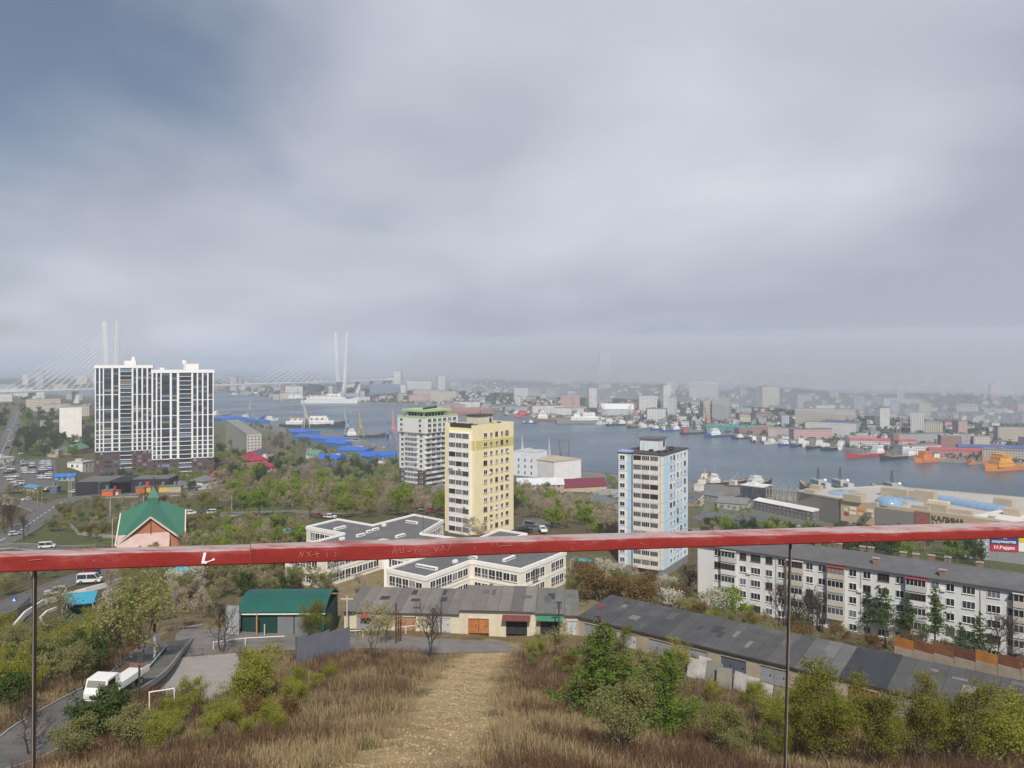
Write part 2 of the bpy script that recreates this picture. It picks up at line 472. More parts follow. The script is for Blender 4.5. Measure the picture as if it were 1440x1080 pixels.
def build_terrain():
    nu = 420
    us = np.linspace(-1.3, 1.3, nu)
    U = us[None, :]
    near = np.concatenate([np.linspace(0, 0.06, 14)[:-1], np.linspace(0.06, 1, 330)])
    # near rows: geometric from -56 to the coast
    yn = Yn(us)[None, :]; yf = Yf(us)[None, :]
    lo = math.log(A0 - 56.0)
    Yr = [np.exp(lo + (np.log(yn + A0) - lo) * t) - A0 for t in near]
    Yr += [yn + 1.0, yn + (yf - yn) * 0.5, yf - 1.0]
    for t in np.concatenate([np.linspace(0, 60, 3), np.linspace(60, 2600, 70)[1:], [3200, 4200, 6000]]):
        Yr.append(yf + t)
    Yg = np.concatenate([np.broadcast_to(r, (1, nu)) for r in Yr], 0)
    Xg = U * (Yg + A0)
    Z = height(Xg.ravel(), Yg.ravel())
    # small unevenness
    x = Xg.ravel(); y = Yg.ravel()
    nr, ncol = Yg.shape
    near_ = (y < 104) & (y > 20)
    flat = np.zeros(len(x), bool)
    for P, c, fall in PADS:
        b = near_ & (poly_sd(x, y, P) < 3) if fall in (5, 7) else flat
        flat |= b
    for Q, wd in ROADS[:1]: flat |= near_ & (np.min(np.hypot(x[:, None] - Q[None, ::2, 0], y[:, None] - Q[None, ::2, 1]), 1) < wd)
    k = near_ & ~flat
    Z[k] += .13 * np.sin(x[k] * 1.1 + 2 * np.sin(y[k] * .6)) * np.sin(y[k] * .9 + 1.5 * np.sin(x[k] * .8)) + .07 * np.sin(x[k] * 2.3 + y[k] * 1.7)
    V = np.stack([x, y, Z], -1)
    idx = np.arange(nr * ncol).reshape(nr, ncol)
    Fq = np.stack([idx[:-1, :-1], idx[:-1, 1:], idx[1:, 1:], idx[1:, :-1]], -1).reshape(-1, 4)
    return V, Fq, x, y
_V, _Fq, _x, _y = build_terrain()
BVH = BVHTree.FromPolygons([tuple(v) for v in _V], [tuple(f) for f in _Fq.tolist()])
def gz(x, y):
    h = BVH.ray_cast(Vector((x, y, 400)), Vector((0, 0, -1)))
    return h[0].z if h[0] is not None else 0.0
def ray(px, py):
    d = Vector(((px - 720) / F, 1, -(py - HY) / F)).normalized()
    h = BVH.ray_cast(Vector((0, 0, CH)), d)
    return h[0]

PATH = np.array([(-7.0, 26), (-4.5, 32), (-3.6, 45), (-4.2, 58), (-4.6, 70), (-4.6, 82), (-3.8, 92), (-2.8, 100), (-2.6, 104)], float)
def path_dist(X, Y):
    best = np.full(len(X), 1e9)
    for i in range(len(PATH) - 1):
        d, _ = seg_dist(X, Y, PATH[i], PATH[i + 1]); best = np.minimum(best, d)
    return best
def ground_material():
    m = bpy.data.materials.new('ground'); m.use_nodes = True
    nt = m.node_tree; N = nt.nodes.new; L = nt.links.new
    bs = nt.nodes['Principled BSDF']; bs.inputs['Roughness'].default_value = 0.95; bs.inputs['Specular IOR Level'].default_value = 0.1
    at = N('ShaderNodeAttribute'); at.attribute_name = 'cover'
    g = N('ShaderNodeNewGeometry')
    n1 = N('ShaderNodeTexNoise'); n1.inputs['Scale'].default_value = 0.35; n1.inputs['Detail'].default_value = 10; n1.inputs['Roughness'].default_value = 0.75
    L(g.outputs['Position'], n1.inputs['Vector'])
    n2 = N('ShaderNodeTexNoise'); n2.inputs['Scale'].default_value = 2.6; n2.inputs['Detail'].default_value = 6; n2.inputs['Roughness'].default_value = 0.8
    L(g.outputs['Position'], n2.inputs['Vector'])
    ad = N('ShaderNodeMath'); ad.operation = 'ADD'; L(n1.outputs['Fac'], ad.inputs[0]); L(n2.outputs['Fac'], ad.inputs[1])
    n3 = N('ShaderNodeTexNoise'); n3.inputs['Scale'].default_value = 9.0; n3.inputs['Detail'].default_value = 5; n3.inputs['Roughness'].default_value = 0.85
    L(g.outputs['Position'], n3.inputs['Vector'])
    a3 = N('ShaderNodeMath'); a3.operation = 'MULTIPLY_ADD'; a3.inputs[1].default_value = 0.9; L(n3.outputs['Fac'], a3.inputs[0]); L(ad.outputs[0], a3.inputs[2]); ad = a3
    mr = N('ShaderNodeMapRange'); mr.inputs['From Min'].default_value = 1.1; mr.inputs['From Max'].default_value = 1.8
    mr.inputs['To Min'].default_value = 0.42; mr.inputs['To Max'].default_value = 1.5
    L(ad.outputs[0], mr.inputs['Value'])
    vm = N('ShaderNodeVectorMath'); vm.operation = 'SCALE'; L(at.outputs['Color'], vm.inputs[0]); L(mr.outputs[0], vm.inputs['Scale'])
    L(vm.outputs[0], bs.inputs['Base Color'])
    bp = N('ShaderNodeBump'); bp.inputs['Strength'].default_value = 0.9; bp.inputs['Distance'].default_value = 0.3
    L(n2.outputs['Fac'], bp.inputs['Height']); L(bp.outputs[0], bs.inputs['Normal'])
    return m
def cover_colors(X, Y):
    u = X / (Y + A0); n = len(X)
    C = np.tile(np.array([0.125, 0.105, 0.06]), (n, 1))                # dry leaf litter and thin grass under the trees
    def blend(c, w): C[:] = C * (1 - w[:, None]) + np.array(c) * w[:, None]
    w = smooth((np.sin(X * .021 + 1) * np.sin(Y * .017) + .35)) * smooth((Y - 120) / 60)
    blend((0.10, 0.12, 0.045), w * 0.8)                                 # fresh grass patches
    fg = smooth((126 - Y) / 20.0)
    blend((0.24, 0.175, 0.10), fg * (0.75 + 0.25 * np.sin(X * .4) * np.sin(Y * .31)))   # dry grass slope
    blend((0.27, 0.215, 0.12), smooth((Y - 112) / 8) * smooth((196 - Y) / 30) * smooth((X + 60) / 15) * smooth((52 - X) / 12) * .85)   # worn yards behind the garages
    pd = path_dist(X, Y)
    wob = 0.7 * np.sin(Y * .55 + 1.3) + 0.5 * np.sin(Y * 1.3) + 0.4 * np.sin(X * 1.9)
    blend((0.50, 0.365, 0.195), smooth((4.0 + wob - pd) / 1.6) * smooth((112 - Y) / 4))
    coast = smooth((Yn(u) - Y) / -260 + 1.0) * (Y <= Yn(u) + 1)
    blend((0.20, 0.19, 0.175), coast * 0.9)                             # quays and yards
    far = (Y > Yf(u) - 2).astype(float)
    t = Y - Yf(u)
    blend((0.085, 0.095, 0.06), far * smooth((t - 30) / 120))
    blend((0.19, 0.18, 0.165), far * smooth((130 - t) / 60))
    return C
def make_terrain():
    me = npmesh('ground', _V, _Fq, ground_material())
    a = me.color_attributes.new('cover', 'FLOAT_COLOR', 'POINT')
    C = cover_colors(_x, _y)
    a.data.foreach_set('color', np.c_[C, np.ones(len(C))].astype(np.float32).ravel())
    me.polygons.foreach_set('use_smooth', np.ones(len(me.polygons), bool))
    structure(put('ground', me))
make_terrain()

def make_water():
    m = bpy.data.materials.new('bay_water'); m.use_nodes = True
    nt = m.node_tree; N = nt.nodes.new; L = nt.links.new
    bs = nt.nodes['Principled BSDF']
    bs.inputs['Base Color'].default_value = (0.03, 0.07, 0.105, 1); bs.inputs['Roughness'].default_value = 0.2
    bs.inputs['Specular IOR Level'].default_value = 0.5
    g = N('ShaderNodeNewGeometry')
    mp = N('ShaderNodeMapping'); mp.inputs['Scale'].default_value = (0.05, 0.12, 1); mp.inputs['Rotation'].default_value = (0, 0, 0.3)
    L(g.outputs['Position'], mp.inputs[0])
    n = N('ShaderNodeTexNoise'); n.inputs['Scale'].default_value = 1.0; n.inputs['Detail'].default_value = 8; n.inputs['Roughness'].default_value = 0.6
    L(mp.outputs[0], n.inputs['Vector'])
    bp = N('ShaderNodeBump'); bp.inputs['Strength'].default_value = 0.5; bp.inputs['Distance'].default_value = 1.5
    L(n.outputs['Fac'], bp.inputs['Height']); L(bp.outputs[0], bs.inputs['Normal'])
    n2 = N('ShaderNodeTexNoise'); n2.inputs['Scale'].default_value = 0.006; n2.inputs['Detail'].default_value = 5
    L(g.outputs['Position'], n2.inputs['Vector'])
    mr = N('ShaderNodeMapRange'); mr.inputs['From Min'].default_value = .35; mr.inputs['From Max'].default_value = .65
    mr.inputs['To Min'].default_value = .22; mr.inputs['To Max'].default_value = .38
    L(n2.outputs['Fac'], mr.inputs['Value']); L(mr.outputs[0], bs.inputs['Roughness'])
    b = MB(); b.add([(-30000, 300, 0), (30000, 300, 0), (30000, 40000, 0), (-30000, 40000, 0)], [(0, 1, 2, 3)])
    structure(b.build('water', m))
make_water()

ASPH = M('asphalt', (0.125, 0.12, 0.115), 0.9, 0.28, 0.35, stain=0.6, stain_col=(0.19, 0.17, 0.145), bump=.15)
CONC = M('concrete', (0.33, 0.305, 0.27), 0.9, 0.12, 0.5, stain=0.4, stain_col=(0.22, 0.19, 0.16), bump=0.2)
KERB = M('kerb_stone', (0.30, 0.285, 0.26), 0.9, 0.1, 1.5)
PAINTW = M('white_paint', (0.78, 0.77, 0.74), 0.7, 0.08, 1.0)
def strip(Q, o0, o1, dz0, dz1=None):
    """ribbon along the road, from offset o0 to o1 (metres to the side)"""
    dz1 = dz0 if dz1 is None else dz1
    b = MB(); n = len(Q)
    vs = []
    for i in range(n):
        a = Q[max(i - 1, 0)]; c = Q[min(i + 1, n - 1)]
        d = c[:2] - a[:2]; d = d / (np.hypot(*d) + 1e-9); nx, ny = d[1], -d[0]
        lift = 0.04 + Q[i][1] * 0.0012
        vs.append((Q[i][0] + nx * o0, Q[i][1] + ny * o0, Q[i][2] + lift + dz0)); vs.append((Q[i][0] + nx * o1, Q[i][1] + ny * o1, Q[i][2] + lift + dz1))
    b.add(vs, [(2 * i, 2 * i + 1, 2 * i + 3, 2 * i + 2) for i in range(n - 1)])
    return b
def solid_strip(Q, o0, o1, h):
    n = len(Q); b = MB(); vs = []
    for i in range(n):
        a = Q[max(i - 1, 0)]; c = Q[min(i + 1, n - 1)]
        d = c[:2] - a[:2]; d = d / (np.hypot(*d) + 1e-9); nx, ny = d[1], -d[0]
        z = Q[i][2]
        for o, zz in ((o0, z - 0.3), (o0, z + h), (o1, z + h), (o1, z - 0.3)):
            vs.append((Q[i][0] + nx * o, Q[i][1] + ny * o, zz))
    fs = []
    for i in range(n - 1):
        for k in range(4): fs.append((4 * i + k, 4 * i + (k + 1) % 4, 4 * i + 4 + (k + 1) % 4, 4 * i + 4 + k))
    fs += [(0, 1, 2, 3), tuple(4 * (n - 1) + k for k in (3, 2, 1, 0))]
    return b.add(vs, fs)
for Q, wd in ROADS:
    r = structure(strip(Q, -wd / 2, wd / 2, 0.0).build('road', ASPH))
    for s in (-1, 1):
        solid_strip(Q, s * wd / 2, s * (wd / 2 + 0.15), 0.15 + Q[:, 1].mean() * 0.0012).build('kerb', KERB, r)
# centre dashes on the main road and the avenue
for Q, wd in (RD_MAIN, RD_AVE):
    acc = 0
    for i in range(0, len(Q) - 1, 2):
        structure(strip(Q[i:i + 2], -0.16, 0.16, 0.12).build('road_marking', PAINTW))
def slab(name, poly, c, dz, mat):
    b = MB(); b.add([(p[0], p[1], c[0] * p[0] + c[1] * p[1] + c[2] + dz) for p in poly], [tuple(range(len(poly)))])
    return structure(b.build(name, mat))
slab('concrete_pad', [tuple(p.xy) for p in _cp], CPL, 0.10, CONC)
slab('yard', LOT, LPL, 0.06, M('worn_asphalt', (0.20, 0.185, 0.17), 0.92, 0.2, 0.4, stain=0.5, stain_col=(0.09, 0.085, 0.085)))
slab('parking_lot', [tuple(p.xy) for p in _yp], YPL, 0.35, ASPH)
_A = np.array([[*p.xy, 1] for p in _lp]); _c = np.linalg.lstsq(_A, np.array([p.z for p in _lp]), rcond=None)[0]
slab('parking_lot', [tuple(p.xy) for p in _lp], _c, 0.8, ASPH)

# haze: one even volume round the place
def make_haze():
    m = bpy.data.materials.new('haze'); m.use_nodes = True
    nt = m.node_tree; nt.nodes.clear()
    out = nt.nodes.new('ShaderNodeOutputMaterial'); pv = nt.nodes.new('ShaderNodeVolumePrincipled')
    pv.inputs['Color'].default_value = (0.80, 0.88, 1.0, 1)
    pv.inputs['Density'].default_value = 0.00017
    pv.inputs['Density Attribute'].default_value = ''
    pv.inputs['Color Attribute'].default_value = ''
    pv.inputs['Anisotropy'].default_value = 0.0
    nt.links.new(pv.outputs[0], out.inputs['Volume'])
    b = MB().box(-30500, 30500, -400, 40500, -6, 245)
    stuff(b.build('haze', m))
make_haze()
def make_fog(dens, dt, dz, label):
    # low cloud lying on the hills beyond the bay
    m = bpy.data.materials.new('fog'); m.use_nodes = True
    nt = m.node_tree; nt.nodes.clear()
    out = nt.nodes.new('ShaderNodeOutputMaterial'); pv = nt.nodes.new('ShaderNodeVolumePrincipled')
    pv.inputs['Color'].default_value = (0.80, 0.85, 0.93, 1); pv.inputs['Density'].default_value = dens
    pv.inputs['Density Attribute'].default_value = ''; pv.inputs['Color Attribute'].default_value = ''
    nt.links.new(pv.outputs[0], out.inputs['Volume'])
    rg = np.random.default_rng(3)
    pxs = np.linspace(430, 2300, 60); rows = []
    for px in pxs:
        s = (px - 720) / F; Y = 1500.0
        for _ in range(8): Y = float(Yf(s * Y / (Y + A0)))
        k = float(smooth((px - 430) / 220)); r = float(smooth((px - 700) / 600))
        j = 55 * math.sin(px * .021) + 40 * math.sin(px * .047 + 1)
        zf = 88 - 4 * r; zb = 56 - 12 * r + 4 * math.sin(px * .03); zt = 108 + 130 * k
        ring = []
        for t, lo, hi in ((320 + j * .6 - 60 * r, zf - .5, zf + .5), (640, zb + (zf - zb) * .40, zf + (zt - zf) * .3), (1150, zb, zt), (2700, zb, zt)):
            mid = (lo + hi) / 2; lo, hi = mid - (mid - lo) * max(k, .01), mid + (hi - mid) * max(k, .01)
            t = max(t + dt, 20); lo, hi = max(lo + dz, 6), hi + dz
            ring.append(((s * (Y + t), Y + t, lo), (s * (Y + t), Y + t, hi)))
        rows.append([a for a, b in ring] + [b for a, b in reversed(ring)])
    n = 8; b = MB(); b.add([v for r_ in rows for v in r_], [(i * n + j, i * n + (j + 1) % n, (i + 1) * n + (j + 1) % n, (i + 1) * n + j) for i in range(len(rows) - 1) for j in range(n)] + [tuple(range(n)), tuple((len(rows) - 1) * n + j for j in range(n - 1, -1, -1))])
    o = stuff(b.build('fog_bank', m)); o['label'] = label; o['category'] = 'fog'
make_fog(.0024, 0, 0, 'bank of low fog lying over the far hillside')
make_fog(.0014, -230, -34, 'thin mist hanging below the fog over the far town')
# ------------------------------------------------------------------ windows and building kit
GL = glassmat('window_glass')
GLB = glassmat('blue_glass', (0.05, 0.075, 0.11), 0.1, 0.4)
FRW = M('window_frame_white', (0.72, 0.71, 0.69), 0.6, 0.06, 2.0)
FRD = M('dark_frame', (0.07, 0.065, 0.065), 0.6, 0.1, 2.0)
FRB = M('brown_frame', (0.16, 0.10, 0.07), 0.7, 0.1, 2.0)
ROOFD = M('roofing_felt', (0.075, 0.073, 0.075), 0.95, 0.25, 0.35, stain=0.5, stain_col=(0.15, 0.135, 0.12), bump=0.2)
ROOFG = M('grey_roofing', (0.135, 0.135, 0.14), 0.95, 0.18, 0.3, stain=0.45, stain_col=(0.22, 0.20, 0.185))
WHITE = M('white_plaster', (0.80, 0.785, 0.745), 0.9, 0.06, 0.5, stain=0.25, stain_col=(0.50, 0.45, 0.39), streak=True)
CREAMW = M('cream_plaster', (0.74, 0.69, 0.60), 0.9, 0.08, 0.5, stain=0.45, stain_col=(0.42, 0.37, 0.30), streak=True)
METAL = M('grey_metal', (0.30, 0.30, 0.31), 0.5, 0.15, 1.0, metal=0.4)
DARKM = M('dark_metal', (0.05, 0.047, 0.045), 0.6, 0.2, 1.0)
_WC = {}
def win_mesh(w, h, n, fr, gl, t=0.07, bars=0.0, sill=True):
    k = (round(w, 2), round(h, 2), n, fr.name, gl.name, bars, sill)
    if k in _WC: return _WC[k]
    f = MB()
    f.box(-w / 2, w / 2, -0.10, 0.02, 0, t); f.box(-w / 2, w / 2, -0.10, 0.02, h - t, h)
    for i in range(n + 1):
        x = -w / 2 + (w - t) * i / n
        f.box(x, x + t, -0.098, 0.02, t, h - t)
    if bars: f.box(-w / 2 + t, w / 2 - t, -0.095, 0.02, h * bars, h * bars + t)
    if sill: f.box(-w / 2 - 0.06, w / 2 + 0.06, -0.2, 0.02, -0.07, -0.004)
    g = MB().box(-w / 2 + t * .5, w / 2 - t * .5, -0.05, 0.02, t * .5, h - t * .5)
    _WC[k] = (f.mesh('window', fr), g.mesh('pane', gl)); return _WC[k]
def window(parent, x, y, z, rz, w, h, n=2, fr=None, gl=None, bars=0.0, sill=True, t=0.07):
    a, b = win_mesh(w, h, n, fr or FRW, gl or GL, t, bars, sill)
    o = put('window', a, parent, (x, y, z), rz); put('pane', b, o)
    return o
_BX = {}
def ubox(mat, name='box'):
    """unit box mesh (x -.5..5, y 0..1 outward -y, z 0..1) shared and scaled"""
    if (mat.name, name) not in _BX: _BX[(mat.name, name)] = MB().box(-.5, .5, -1, 0, 0, 1).mesh(name, mat)
    return _BX[(mat.name, name)]
def sbox(name, mat, parent, x, y, z, rz, w, d, h, col=None):
    o = put(name, ubox(mat, name), parent, (x, y, z), rz, (w, d, h))
    if col: o.color = (*col, 1)
    return o
OBJP = M('painted_panel', (1, 1, 1), 0.9, 0.1, 0.7, stain=0.35, stain_col=(0.42, 0.40, 0.37), objcol=True, streak=True)

# ------------------------------------------------------------------ pale yellow tower block
def yellow_tower():
    c = W(668, 601.5, 231); rz = math.atan2(1.35, 1.0)
    t = thing('apartment_tower', 'pale yellow concrete apartment tower with white balconies and an olive band', 'apartment tower', (c.x, c.y, 78.0), rz)
    Lr, Ll, H = 19.5, 11.6, 32.2
    YEL = M('pale_yellow_paint', (0.80, 0.70, 0.44), 0.9, 0.05, 0.4, stain=0.22, stain_col=(0.55, 0.46, 0.30), streak=True)
    OLV = M('olive_paint', (0.60, 0.51, 0.18), 0.9, 0.06, 0.4)
    w = MB(); w.box(0, Lr, 0, Ll, -1.5, H)
    w.box(0.0, 0.45, -0.0, Ll, H, H + 0.9); w.box(Lr - .4, Lr, 0, Ll, H, H + 0.9); w.box(0.45, Lr - .4, 0, 0.4, H, H + 0.9); w.box(0.45, Lr - .4, Ll - .4, Ll, H, H + 0.9)
    w.box(-0.35, 0.0, Ll - 1.7, Ll + 0.15, -1.5, H + 1.2)
    w.build('wall', YEL, t)
    MB().box(0.45, Lr - 0.4, 0.4, Ll - 0.4, H + 0.004, H + 0.12).build('roof', ROOFD, t)
    ob = MB(); ob.box(0.5, Lr + .03, -0.03, 0.0, H - 6.6, H - 3.8); ob.box(-0.03, 0, -0.03, 1.5, H - 6.6, H - 3.8); ob.build('paint_band', OLV, t)
    MB().box(-0.05, 0.4, 1.4, Ll - 1.75, H + 0.05, H + 1.35).build('parapet', DARKM, t)
    pt = MB(); pt.box(6.2, 13.2, 3.6, 8.4, H + .12, H + 3.3); po = pt.build('lift_room', M('lift_room_paint', (0.62, 0.57, 0.44), .9, .12, .6, stain=.6, stain_col=(.3, .27, .22)), t)
    MB().box(5.8, 13.6, 3.2, 8.8, H + 3.3, H + 3.55).build('roof_slab', ROOFD, po)
    window(po, 12.0, 3.6, H + 1.2, 0, 0.9, 1.2, 1, FRD)
    MB().tube((10, 6, H + 3.5), (10, 6, H + 7.2), 0.06).build('antenna', DARKM, t)
    vm = ubox(DARKM, 'roof_vent')
    for x, y in ((2.4, 2.2), (3.6, 8.5), (4.2, 5.4), (15.2, 3.0), (16.8, 7.6), (14.4, 9.2)):
        put('roof_vent', vm, t, (x, y, H + .12), 0, (1.2, 0.8, 0.9))
    put('roof_vent', ubox(M('red_paint', (0.5, 0.06, 0.04)), 'roof_vent'), t, (1.6, 4.4, H + .12), 0, (1.3, 0.9, 0.9))
    for i in range(11):
        z = H - 3.0 - 2.83 * i
        for x, ww, n in ((4.9, 1.7, 2), (7.8, 1.25, 2), (10.5, 1.25, 2), (13.2, 1.25, 2), (15.9, 1.7, 2)):
            window(t, x, -0.03, z, 0, ww, 1.35, n, FRW if (i * 7 + int(x)) % 5 else FRB)
        if i < 11:                                   # glazed balcony row with a white front
            b = sbox('balcony', WHITE, t, 0, 5.55, z - 1.35, R(-90), 8.2, 1.1, 1.15)
            MB().box(-4.1, 4.1, -1.16, 0, 2.68, 2.83).build('balcony_slab', WHITE, b).matrix_parent_inverse = Matrix.Diagonal((8.2, 1.1, 1.15, 1)).inverted()
            for k in range(3):
                o = window(t, -1.02, 2.95 + 2.62 * k, z - 0.2, R(-90), 2.4, 1.5, 4, FRW if (i + k) % 4 else FRB, sill=False)
                sbox('balcony_pier', WHITE, t, 0, 1.5 + 2.62 * k if k else 1.53, z - 0.2, R(-90), 0.2, 1.08, 1.5)
            sbox('balcony_pier', WHITE, t, 0, 9.56, z - 0.2, R(-90), 0.2, 1.08, 1.5)
    # air conditioners
    ac = MB().box(-.45, .45, -.38, 0, 0, .65).mesh('air_conditioner', M('ac_white', (.7, .7, .68), .6, .05))
    for x, i in ((5.9, 4), (15.0, 5), (15.0, 2), (9, 8), (6.4, 9)):
        put('air_conditioner', ac, t, (x + 1.3, -0.02, H - 3.0 - 2.83 * i - .1), 0)
    for y, i in ((9.0, 3), (8.0, 3), (5, 3), (3, 7)):
        put('air_conditioner', ac, t, (-1.12, y, H - 4.0 - 2.83 * i), R(-90))
yellow_tower()

# ------------------------------------------------------------------ pale blue panel tower
def blue_tower():
    c = W(933, 641, 228); rz = math.atan2(1.63, 1.0)
    zb = 66.0; H = c.z - zb
    t = thing('apartment_tower', 'pale blue panel apartment tower with stained white balconies by the bay', 'apartment tower', (c.x, c.y, zb), rz)
    Lr, Ll = 22.0, 14.5
    core = MB(); core.box(0.06, Lr - .06, 0.06, Ll - .06, -1.5, H); core.build('wall', M('joint_grey', (0.20, 0.21, 0.22), .9, .1, .6), t)
    MB().box(-0.25, Lr + .2, -0.2, Ll + .2, H, H + 0.35).build('roof', ROOFD, t)
    fl = 2.83; nf = int(H // fl)
    blues = [(0.50, 0.64, 0.74), (0.60, 0.70, 0.77), (0.66, 0.73, 0.77), (0.44, 0.60, 0.73), (0.70, 0.74, 0.76), (0.55, 0.68, 0.76)]
    rr = random.Random(3)
    for i in range(nf):
        z = H - fl * (i + 1)
        xs = [0, 4.6, 10.4, 16.2, Lr]
        for k in range(4):
            a, b = xs[k] + .03, xs[k + 1] - .03
            col = (0.50, 0.655, 0.76) if k == 0 else rr.choice(blues)
            sbox('wall_panel', OBJP, t, (a + b) / 2, 0.06, z + .03, 0, b - a, 0.10, fl - .06, col)
        for x, ww in ((6.2, 1.7), (9.0, 1.3), (12.3, 1.3), (15.3, 1.3), (18.9, 1.7)):
            window(t, x, -0.04, z + 0.85, 0, ww, 1.35, 2, FRW if rr.random() < .8 else FRB)
        # left section with one window column and a blue strip
        sbox('wall_panel', OBJP, t, 0.06, 12.9, z + .03, R(-90), 3.0, 0.10, fl - .06, rr.choice([(.70, .72, .72), (.74, .75, .74), (.6, .68, .73)]))
        sbox('wall_panel', OBJP, t, 0.06, 10.35, z + .03, R(-90), 2.0, 0.10, fl - .06, (0.42, 0.60, 0.74))
        sbox('wall_panel', OBJP, t, 0.06, 0.5, z + .03, R(-90), 0.95, 0.10, fl - .06, (.62, .60, .55))
        window(t, -0.04, 13.1, z + 0.85, R(-90), 1.6, 1.35, 2, FRW)
        sbox('balcony', M('balcony_stained', (0.70, 0.67, 0.62), .9, .1, .5, stain=.6, stain_col=(.34, .29, .24), streak=True), t, 0, 5.2, z + 0.02, R(-90), 8.2, 1.1, 1.1)
        for k in range(3):
            window(t, -1.0, 2.5 + 2.7 * k, z + 1.15, R(-90), 2.45, 1.45, 4, FRW if rr.random() < .72 else FRB, sill=False)
            sbox('balcony_pier', CREAMW, t, 0, 1.22 + 2.7 * k, z + 1.12, R(-90), 0.16, 1.06, 1.5)
        sbox('balcony_pier', CREAMW, t, 0, 9.26, z + 1.12, R(-90), 0.16, 1.06, 1.5)
        sbox('balcony_slab', CREAMW, t, 0, 5.2, z + fl - .2, R(-90), 8.2, 1.14, 0.16)
    MB().box(-1.1, 0, 1.0, 9.4, H - .05, H + .5).build('balcony_roof', ROOFD, t)
    po = MB().box(7.5, 14.0, 4.5, 10.5, H + .35, H + 4.0).build('lift_room', M('pale_blue_plaster', (.62, .67, .70), .9, .1, .6, stain=.6, stain_col=(.35, .35, .34), streak=True), t)
    MB().box(7.0, 14.6, 4.0, 11.0, H + 4.0, H + 4.3).build('roof_slab', ROOFG, po)
    window(po, 12.4, 4.5, H + 1.6, 0, 1.4, 1.6, 2, FRD)
    MB().box(-0.1, 3.0, 10.6, 14.6, H + .355, H + .8).build('parapet', M('blue_sheet', (.32, .42, .68), .6, .1), t)
    vm = ubox(DARKM, 'roof_vent')
    for x, y in ((3.5, 3.2), (5.5, 6.5), (5.2, 1.8), (16.5, 4.0), (18.5, 8.0), (16, 11), (10, 1.8), (12.4, 2.4)):
        put('roof_vent', vm, t, (x, y, H + .35), 0, (1.5, 1.0, 0.7))
    a = MB()
    for x, y in ((4, 8), (17, 6), (11, 12)): a.tube((x, y, H + .35), (x, y, H + 3.2), .05, n=5)
    a.build('antenna', DARKM, t)
blue_tower()

